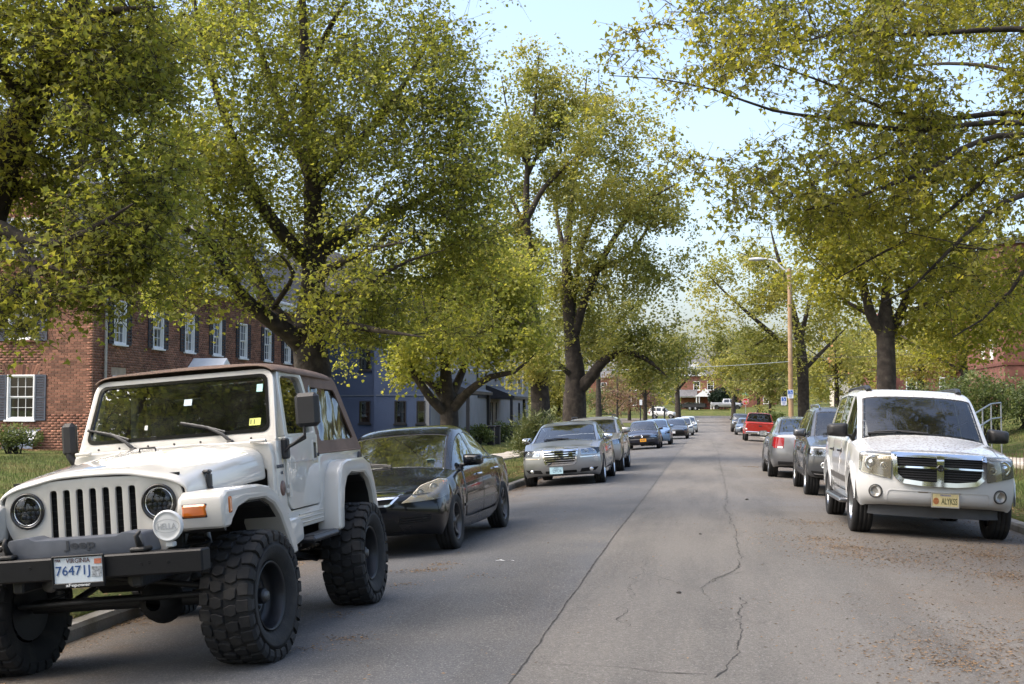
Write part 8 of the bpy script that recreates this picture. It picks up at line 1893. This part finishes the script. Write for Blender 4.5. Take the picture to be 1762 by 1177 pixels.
# ---- street tree beside the lamp
g = ground_at(1382, 73.7)
tree('lampside_tree', 'open-crowned street tree standing beside the street lamp pole', g, [(g.x, g.y, g.z - .2, .42), (g.x, g.y, g.z + .4, .33), A(1382, 660, 73.7, 0.336), A(1378, 600, 73.7, 0.291), A(1365, 540, 73.7, 0.224), A(1350, 480, 73.7, 0.157), A(1335, 430, 73.7, 0.090), A(1325, 390, 73.7, 0.034)],
     [[A(1378, 615, 73.7, 0.179), A(1340, 585, 73.1, 0.146), A(1300, 550, 72.5, 0.112), A(1255, 510, 72.0, 0.067), A(1215, 470, 71.4, 0.034)], [A(1376, 590, 73.7, 0.157), A(1392, 520, 74.1, 0.112), A(1405, 450, 74.4, 0.056)], [A(1350, 480, 73.7, 0.101), A(1310, 450, 73.7, 0.067), A(1260, 430, 73.7, 0.034)], [A(1380, 640, 73.7, 0.134), A(1420, 600, 74.2, 0.101), A(1460, 560, 74.6, 0.034)], [A(1330, 575, 73.0, 0.078), A(1290, 600, 72.5, 0.056), A(1240, 630, 72.1, 0.022)]],
     [E(1290, 530, 72.5, 3.22, 2.99, 2.76), E(1390, 500, 73.7, 2.99, 2.99, 2.76, .9), E(1250, 625, 72.0, 1.84, 2.07, 1.15, .8), E(1420, 600, 74.3, 2.18, 2.53, 1.49, .8), E(1340, 600, 71.4, 1.72, 2.07, 1.84, .7), E(1235, 480, 72.0, 1.49, 1.72, 1.38, .9), E(1300, 450, 73.7, 1.72, 1.84, 1.15, .7)], 1050, 22, .15, 'leaf', spring_leaf, 21, .42, gap=.0, gscale=.5, zmin=2.2)

# ---- trees in the distance
def far_tree(name, label, px_, d, h_, rw, lm, seed, ncl=260, per=20, size=.30, trunk=.22, gap=-.1, base_frac=.35, lean=0):
    g = ground_at(px_, d); gx, gy, gz_ = g; rng = random.Random(seed)
    tr = [(gx, gy, gz_ - .3, trunk * 1.4), (gx, gy, gz_ + h_ * .2, trunk), (gx + lean * .5, gy, gz_ + h_ * .5, trunk * .6), (gx + lean, gy, gz_ + h_ * .92, .04)]; lb = []
    for k in range(6):
        a = rng.uniform(0, 6.28); z = gz_ + h_ * rng.uniform(.28, .6); q = rng.uniform(.5, .9) * rw; lb.append([(gx + lean * .4, gy, z, trunk * .4), (gx + q * .5 * math.cos(a), gy + q * .5 * math.sin(a), z + h_ * .12, trunk * .22), (gx + q * math.cos(a), gy + q * math.sin(a), z + h_ * .24, .03)])
    c = (gx + lean * .6, gy, gz_ + h_ * (base_frac + (1 - base_frac) / 2)); rz_ = h_ * (1 - base_frac) / 2
    cr = [(c, (rw * .8, rw * .8, rz_))] + [((c[0] + rng.uniform(-.6, .6) * rw, c[1] + rng.uniform(-.5, .5) * rw, c[2] + rng.uniform(-.6, .5) * rz_), (rw * .5, rw * .5, rz_ * .45)) for k in range(5)]
    return tree(name, label, g, tr, lb, cr, ncl, per, size, 'leaf', lm, seed, rw * .13, 'trees in the distance', gap, .28, gz_ + h_ * base_frac * .5, step=.8)
far_tree('distant_tree', 'pale young-leaved tree with grey trunk left of the porch house', 1166, 205, 15, 5.0, far_leaf, 31, 300, size=.34, trunk=.42)
far_tree('distant_tree', 'light green tree rising behind the row of parked cars', 1110, 150, 12, 4.4, far_leaf, 32, 300, size=.28)
far_tree('distant_tree', 'yellow-green tree hanging over the porch house roof', 1262, 190, 15, 6.0, far_leaf, 33, 420, size=.32, trunk=.3, base_frac=.28)
far_tree('distant_tree', 'slim green tree beyond the red pickup', 1325, 130, 10, 3.4, far_leaf, 34, 300, size=.24, trunk=.14, base_frac=.12)
far_tree('distant_tree', 'tall green tree between lamp pole and red pickup', 1305, 165, 13, 4.6, far_leaf, 35, 340, size=.28, trunk=.2, base_frac=.2)
far_tree('distant_tree', 'broad yellow-green tree filling the gap right of the lamp', 1440, 95, 9.5, 4.0, spring_leaf, 36, 420, size=.20, trunk=.2, base_frac=.14)
far_tree('distant_tree', 'round fresh-green tree between the two tall trunks', 962, 75, 6.5, 2.2, spring_leaf, 37, 240, size=.16, trunk=.12, base_frac=.05)
far_tree('distant_tree', 'reddish spring-blossom tree left of the black sign post', 1083, 180, 8.5, 4.2, red_leaf, 38, 240, size=.24, trunk=.2, base_frac=.15)
far_tree('distant_tree', 'bare-limbed pinkish tree before the far brick house', 1062, 140, 7, 2.6, red_leaf, 39, 120, size=.18, trunk=.14, base_frac=.3, gap=.05)
far_tree('distant_tree', 'golden tree below the red brick block', 1660, 62, 8, 3.6, maple_gold, 40, 380, size=.16, trunk=.2, base_frac=.25)
far_tree('distant_tree', 'green tree between the orange-roofed house and the brick house', 1478, 125, 11, 3.6, far_leaf, 41, 280, size=.24, trunk=.2)
far_tree('distant_tree', 'tall tree at the far left behind the blue house roof', 830, 105, 15, 5.5, far_leaf, 42, 320, size=.28, trunk=.3)
far_tree('distant_tree', 'tall light tree behind the right-leaning limb', 1030, 120, 14, 5.0, far_leaf, 43, 340, size=.28, trunk=.26)
far_tree('distant_tree', 'leafy tree behind the forked street tree', 1585, 85, 10, 4.5, spring_leaf, 44, 360, size=.2, trunk=.22, base_frac=.15)
far_tree('distant_tree', 'tree by the house beyond the stop sign', 1350, 230, 14, 6.5, far_leaf, 45, 300, size=.38, trunk=.3, base_frac=.15)

# ---- shrubs and hedges
def shrub(name, label, c, rad, n, size, lm, seed, kind='leaf', cat='bush', group='shrubs and hedges', upright=.3, blobs=5):
    rng = np.random.default_rng(seed); c = Vector(c); gz_ = ground_z(c.x, c.y); root = empty(name, (c.x, c.y, gz_)); tag(root, label, cat, group); P = []
    bl_ = [((0, 0, rad[2]), rad)] + [((rng.uniform(-.5, .5) * rad[0], rng.uniform(-.5, .5) * rad[1], rad[2] * rng.uniform(.7, 1.3)), (rad[0] * .55, rad[1] * .55, rad[2] * .6)) for _ in range(blobs)]
    for k in range(len(bl_)):
        m_ = n // len(bl_); d = rng.normal(size=(m_, 3)); d /= np.linalg.norm(d, axis=1, keepdims=True); r = rng.uniform(0, 1, m_) ** .28
        P.append(np.array(bl_[k][0]) + d * r[:, None] * np.array(bl_[k][1]))
    P = np.concatenate(P); P = P[P[:, 2] > .03]; P = P[noise_ok(P, 2.2 / max(.4, rad[0]), -.25, seed)]; P += rng.normal(size=P.shape) * .03
    ow = P - np.array([0, 0, rad[2] * .6]); ow /= np.linalg.norm(ow, axis=1, keepdims=True) + 1e-6
    link('crown', leaves_mesh('crown', P, size, kind, rng, .0, ow * .9, upright), lm, root)
    st = [np.array([[rng.uniform(-.25, .25) * rad[0], rng.uniform(-.25, .25) * rad[1], -.1, .03], [rng.uniform(-.4, .4) * rad[0], rng.uniform(-.4, .4) * rad[1], rad[2] * .9, .018], [rng.uniform(-.6, .6) * rad[0], rng.uniform(-.6, .6) * rad[1], rad[2] * 1.6, .006]]) for _ in range(14)]
    V, F = tubes([smooth_path(s_, .2) for s_ in st], 4); link('stems', np_mesh('stems', V, F), twig_m, root)
    return root
def sh(px_, d, rad, *a, **k): v = at(px_, 700, d); return shrub(*a[:2], (v.x, v.y, 0), rad, *a[2:], **k)
sh(1610, 46, (1.9, 1.6, 1.35), 'hedge_bush', 'tall green hedge bush left of the handrail', 9000, .085, hedge_leaf, 51)
sh(1705, 44, (1.7, 1.5, 1.25), 'hedge_bush', 'dense dark green hedge bush just behind the handrail', 9000, .085, hedge_leaf, 52)
sh(1765, 45, (1.2, 1.4, .95), 'hedge_bush', 'hedge bush cut by the right edge of the view', 7000, .085, hedge_leaf, 53)
sh(1560, 52, (1.3, 1.3, .9), 'hedge_bush', 'low hedge bush at the foot of the golden tree', 6000, .09, hedge_leaf, 54)
sh(1470, 78, (2.4, 1.6, .9), 'hedge_bush', 'long low hedge right of the lamp pole', 6000, .12, hedge_leaf, 55)
sh(922, 37.5, (.95, .95, .92), 'juniper_bush', 'spreading juniper bush beside the silver saloon', 15000, .14, juniper_leaf, 56, kind='needle', upright=.15, blobs=9)
sh(22, 34.2, (.75, .6, .42), 'foundation_shrub', 'twiggy shrub under the ground-floor window of the brick house', 3500, .06, hedge_leaf, 57)
for k, (p, d, r_, lb) in enumerate(((793, 60, .6, 'clipped shrub right of the low forked tree'), (822, 61, .75, 'round shrub by the dark porch of the blue house'), (862, 68, .8, 'dark shrub in front of the second porch'), (884, 76, .7, 'small shrub at the far corner of the grey wall'))): sh(p, d, (r_, r_, r_ * .7), 'foundation_shrub', lb, 2600, .10, hedge_leaf, 60 + k)
sh(1247, 232, (3.2, 2.0, 2.3), 'evergreen_bush', 'large dark evergreen bush right of the white porch', 5000, .34, dark_leaf, 66)
sh(1040, 214, (4.6, 3.0, 2.6), 'evergreen_bush', 'big rounded green bush left of the black sign post', 6000, .22, hedge_leaf, 67)
sh(1192, 231, (2.4, 1.2, .7), 'evergreen_bush', 'low dark hedge before the porch house', 2500, .26, dark_leaf, 68)
sh(1330, 120, (2.0, 1.5, .9), 'evergreen_bush', 'leafy undergrowth bush beyond the red pickup', 3500, .2, hedge_leaf, 69)

# ---- the street goes on behind the camera: its trees are what the windscreens mirror
for k, (dx, dy, rz, sc, lb) in enumerate(((-2.6, -19.0, .8, 1.3, 'maple behind the viewer mirrored in the off-roader windscreen'), (12.2, -18.5, 2.2, 1.0, 'maple behind the viewer mirrored in the white SUV windscreen'), (-.3, -29, 2.9, 1.3, 'maple further back down the street behind the viewer'), (12.6, -31, 4.4, 1.0, 'second maple back down the street on the right'))):
    q = TREES['maple_tree']; o = copy_tree(q); o.location = q.location + Vector((dx, dy, 0)); o.rotation_euler.z = rz; o.scale = (sc,) * 3; o['label'] = lb; o['group'] = 'street trees behind the viewer'
# ---- the wooded skyline that closes the view
rng = np.random.default_rng(77); n = 26000; ang = rng.uniform(-.62, .75, n); dd = rng.uniform(300, 345, n); hh = np.array([9 + 5 * mnoise.noise(Vector((a * 16, 0, 1))) + 3 * mnoise.noise(Vector((a * 60, 0, 4))) for a in ang])
P = np.stack([np.sin(ang) * dd, np.cos(ang) * dd, 2.0 + hh * rng.uniform(0, 1, n) ** .8 + rng.normal(size=n) * .6], 1); o = link('distant_woods', leaves_mesh('distant_woods', P, 1.3, 'leaf', rng), far_leaf); tag(o, kind='stuff')
# ================================================================ street furniture
wood_pole = mat('orange_wood_pole', (.30, .19, .10), .85, var=.25, vscale=3, bump=.4, bscale=30, col2=(.36, .25, .16), c2scale=.4); galv = mat('galvanised', (.36, .37, .38), .45, .7, var=.15)
v = at(1361, 700, 66.5); pz = ground_z(v.x, v.y); LX, LY = v.x, v.y
lp = empty('street_lamp', (LX, LY, pz)); tag(lp, 'street lamp on a tall orange wooden pole with curved arm', 'street lamp')
zt = at(1361, 462, 66.5).z - pz
mb = MB(); mb.tube([(0, 0, -.2), (0, 0, zt * .5), (0, 0, zt)], [.14, .125, .10], 12); mb.build('pole', wood_pole, lp)
ht = at(1320, 447, 66.5).z - pz + .02
mb = MB(); mb.tube([(-.05, 0, zt - .25), (-.35, 0, zt - .0), (-.8, 0, ht - .02), (-1.25, 0, ht + .06), (-1.45, 0, ht + .04)], .05, 8); lamp_m = mat('lamp_grey', (.46, .48, .50), .5); mb.build('arm', lamp_m, lp)
mb = MB(); mb.lathe([(.001, -.50), (.12, -.44), (.18, -.2), (.19, 0), (.15, .2), (.08, .34), (.001, .36)], 16, 'x', Matrix.Translation((-1.65, 0, ht + .04)) @ Matrix.Diagonal((1, 1, .55, 1))); hd = mb.build('lamp_head', lamp_m, lp)
mb = MB(); mb.lathe([(.11, 0), (.09, -.05), (.001, -.08)], 16, 'z', Matrix.Translation((-1.72, 0, ht))); mb.build('lamp_glass', lens_m, hd)
blue_m2 = mat('sign_blue', (.02, .09, .36), .5, var=.05); sign_white = mat('sign_white', (.62, .64, .66), .5, var=.05)
def access_sign(parent, x, y, z, rz=0):
    """disabled parking sign facing the camera"""
    b = MB(); b.prism(rpoly([(-.15, -.23), (.15, -.23), (.15, .23), (-.15, .23)], .03), -.004, .004, 'xz'); o = b.build('sign_panel', sign_white, parent, (x, y, z), (0, 0, rz))
    q = MB(); q.prism(rpoly([(-.12, -.02), (.12, -.02), (.12, .20), (-.12, .20)], .015), -.008, -.0045, 'xz'); q.build('blue_field', blue_m2, o)
    s_ = MB(); s_.lathe([(.022, -.012), (.001, -.013)], 12, 'y', Matrix.Translation((-.02, 0, .17))); s_.prism([(-.035, .14), (-.01, .14), (.0, .10), (.045, .10), (.045, .085), (-.012, .085)], -.012, -.0085, 'xz'); s_.prism([(.045, .10), (.075, .03), (.06, .025), (.03, .09)], -.012, -.0085, 'xz'); n = 16
    s_.add([(-.01 + rr * math.cos(-2.6 + 3.6 * i / n), -.010, .06 + rr * math.sin(-2.6 + 3.6 * i / n)) for rr in (.058, .045) for i in range(n + 1)], [(i, i + 1, n + 2 + i, n + 1 + i) for i in range(n)]); s_.build('wheelchair_symbol', sign_white, o)
    for k in range(3): t = MB(); t.box((0, -.006, -.07 - .05 * k), (.2 - .03 * k, .003, .022)); t.build('lettering', blue_m2, o)
access_sign(lp, -.03, -.16, at(1360, 678, 66.3).z - pz)
v = at(1348, 690, 67.5); p2 = empty('parking_sign', (v.x + .02, v.y, ground_z(v.x + .02, v.y))); tag(p2, 'disabled parking sign on its own dark post beside the lamp pole', 'sign')
mb = MB(); mb.box((0, 0, .9), (.05, .05, 2.1)); mb.build('post', mat('dark_post', (.03, .035, .032), .5, .4), p2); access_sign(p2, 0, -.04, v.z - ground_z(v.x + .02, v.y))
v = at(1357, 700, 67); mb = MB(); mb.box((0, 0, .65), (.42, .4, 1.3), b=.03); mb.box((0, 0, 1.33), (.46, .44, .08), b=.03); mb.box((0, -.205, .8), (.3, .012, .35), b=.004); o = mb.build('utility_cabinet', mat('dark_green_box', (.012, .02, .016), .5), None, (v.x + .1, v.y + .7, ground_z(v.x + .1, v.y + .7))); tag(o, 'dark green cabinet at the foot of the lamp pole', 'cabinet')
# stop sign and street name
v = at(1283, 691, 150); gz_ = ground_z(v.x, v.y); st = empty('stop_sign', (v.x, v.y, gz_)); tag(st, 'red octagonal stop sign with green street name plate', 'sign')
mb = MB(); mb.tube([(0, 0, -.1), (0, 0, v.z - gz_ + 1.15)], .035, 8); mb.build('post', galv, st); sr = mat('stop_red', (.40, .012, .014), .5, var=.05)
oc = lambda r_: [(r_ * math.cos(math.pi / 8 + k * math.pi / 4), r_ * math.sin(math.pi / 8 + k * math.pi / 4)) for k in range(8)]
mb = MB(); mb.prism([(a, b + v.z - gz_) for a, b in oc(.42)], -.05, -.042, 'xz'); o = mb.build('sign_panel', sign_white, st); mb = MB(); mb.prism([(a, b + v.z - gz_) for a, b in oc(.39)], -.056, -.051, 'xz'); o2 = mb.build('red_field', sr, st)
link('lettering', text_fit('STOP', .56, .25, bold=.02), sign_white, st, (0, -.059, v.z - gz_), (math.pi / 2, 0, 0))
mb = MB(); mb.box((0, -.02, v.z - gz_ + .85), (.75, .02, .2), b=.005); mb.build('street_name_plate', mat('sign_green', (.05, .22, .12), .5), st)
# plain sign posts on the corner
for (p, d, h_, lb, sg) in ((1102, 118, 3.0, 'black corner post carrying a narrow sign edge-on', True), (1123.5, 124, 2.5, 'slim dark post left of the crossing SUV doors', False), (1143.5, 122, 2.6, 'slim dark post in front of the crossing SUV', False)):
    v = at(p, 716, d); z = ground_z(v.x, v.y); q = MB(); q.box((0, 0, h_ / 2), (.11 if sg else .16, .11, h_), b=.01); r_ = empty('sign_post', (v.x, v.y, z)); tag(r_, lb, 'post', 'corner posts'); q.build('post', mat('black_post', (.014, .014, .015), .5), r_)
    if sg: b = MB(); b.box((.05, -.07, h_ - .25), (.26, .012, .5), b=.003); b.build('sign_panel', sign_white, r_)
# overhead cable
A_, B_ = at(700, 634, 52), Vector((LX, LY, at(1361, 622, 66.5).z)); pts = []
for k in range(25): t = k / 24; p = A_.lerp(B_, t); p.z -= .25 * 4 * t * (1 - t); pts.append(p)
mb = MB(); mb.tube([p - A_ for p in pts], .016, 6); o = mb.build('overhead_cable', mat('pale_cable', (.42, .45, .44), .5), None, A_); tag(o, 'pale overhead cable crossing the street at the lamp pole', 'cable')
for (y1, y2, d) in ((560, 628, 75), (614, 640, 90)):
    A_, B_ = at(1180, y1 + 40, d), at(1700, y2 - 30, d * .8); mb = MB(); mb.tube([(A_.lerp(B_, k / 12) - A_) - Vector((0, 0, .5 * 4 * (k / 12) * (1 - k / 12))) for k in range(13)], .012, 5); o = mb.build('overhead_cable', black_plastic, None, A_); tag(o, 'thin dark overhead wire %s behind the forked street tree' % ('higher' if y1 < 600 else 'lower'), 'cable')
# handrail on the bank steps
v = at(1690, 712, 34.5); hr = empty('handrail', (v.x, v.y, ground_z(v.x, v.y))); tag(hr, 'grey tubular handrail climbing the grass bank beside the hedge', 'handrail')
pa, pb, pc = at(1672, 715, 34), at(1705, 695, 35.2), at(1722, 693, 35.5); o0 = Vector(hr.location)
for dz in (0, -.42): mb = MB(); mb.tube([pa - o0 + Vector((0, 0, dz)), pb - o0 + Vector((0, 0, dz)), pc - o0 + Vector((0, 0, dz))], .024, 8); mb.build('rail', galv, hr)
for q in (pa, pa.lerp(pb, .55), pb, pc): mb = MB(); mb.tube([q - o0, Vector((q.x, q.y, ground_z(q.x, q.y) - .05)) - o0], .022, 8); mb.build('baluster', galv, hr)
# steps beside it
stp = empty('bank_steps', (pa.x + .6, pa.y, ground_z(pa.x, pa.y))); tag(stp, 'concrete steps up the grass bank next to the handrail', 'steps')
for k in range(5): mb = MB(); mb.box((.9 + k * .34, .3 + k * .1, -.05 + k * .16), (.4, 1.2, .18), b=.01); mb.build('step', concrete, stp)
# low wire fence on the bank
wf_ = empty('wire_fence'); p0, p1 = gp(1688, 768, .75), at(1790, 752, 25); y0 = 27.5; x0 = at(1688, 760, 27.0).x
rust = mat('rusty_wire', (.10, .065, .04), .8, .3, var=.3); tag(wf_, 'low rusty wire fence of thin stakes on the right grass bank', 'fence')
P_ = []
for k in range(17): t = k / 16; q = at(1690 + 100 * t, 700, 27.2 - 2.0 * t); P_.append(Vector((q.x, q.y, ground_z(q.x, q.y))))
wf_.location = P_[0]
for q in P_: mb = MB(); mb.tube([(q - P_[0]) + Vector((0, 0, -.05)), (q - P_[0]) + Vector((.01, 0, .52))], .007, 5); mb.build('stake', rust, wf_)
for dz in (.16, .48): mb = MB(); mb.tube([(q - P_[0]) + Vector((0, 0, dz)) for q in P_], .004, 4); mb.build('wire', rust, wf_)
# trailer parked behind the silver pickup
v = at(1195, 701, 229); tr_ = empty('black_trailer', (v.x, v.y, ground_z(v.x, v.y)), R(-8)); tag(tr_, 'low black utility trailer hitched left of the silver pickup', 'trailer')
mb = MB(); mb.box((0, 0, .85), (4.2, 1.8, .7), b=.04); mb.tube([(2.1, 0, .6), (3.4, 0, .55)], .06, 8); mb.box((0, 0, 1.22), (4.3, 1.9, .06)); mb.build('bed', dark_metal, tr_)
for x in (-.7, .3):
    for s_ in (-1, 1): e = empty('wheel', (x, s_ * .95, .34), math.pi / 2 * s_, tr_); ms = wheel_meshes(('trailer', .34, .2, .2, (5, 'steel')), .34, .2, .2, (5, 'steel'), alloy); [link(n_, me, None, e) for n_, me in zip(('tyre', 'rim', 'hub_plate'), ms)]
# grass bank shoulder that carries them
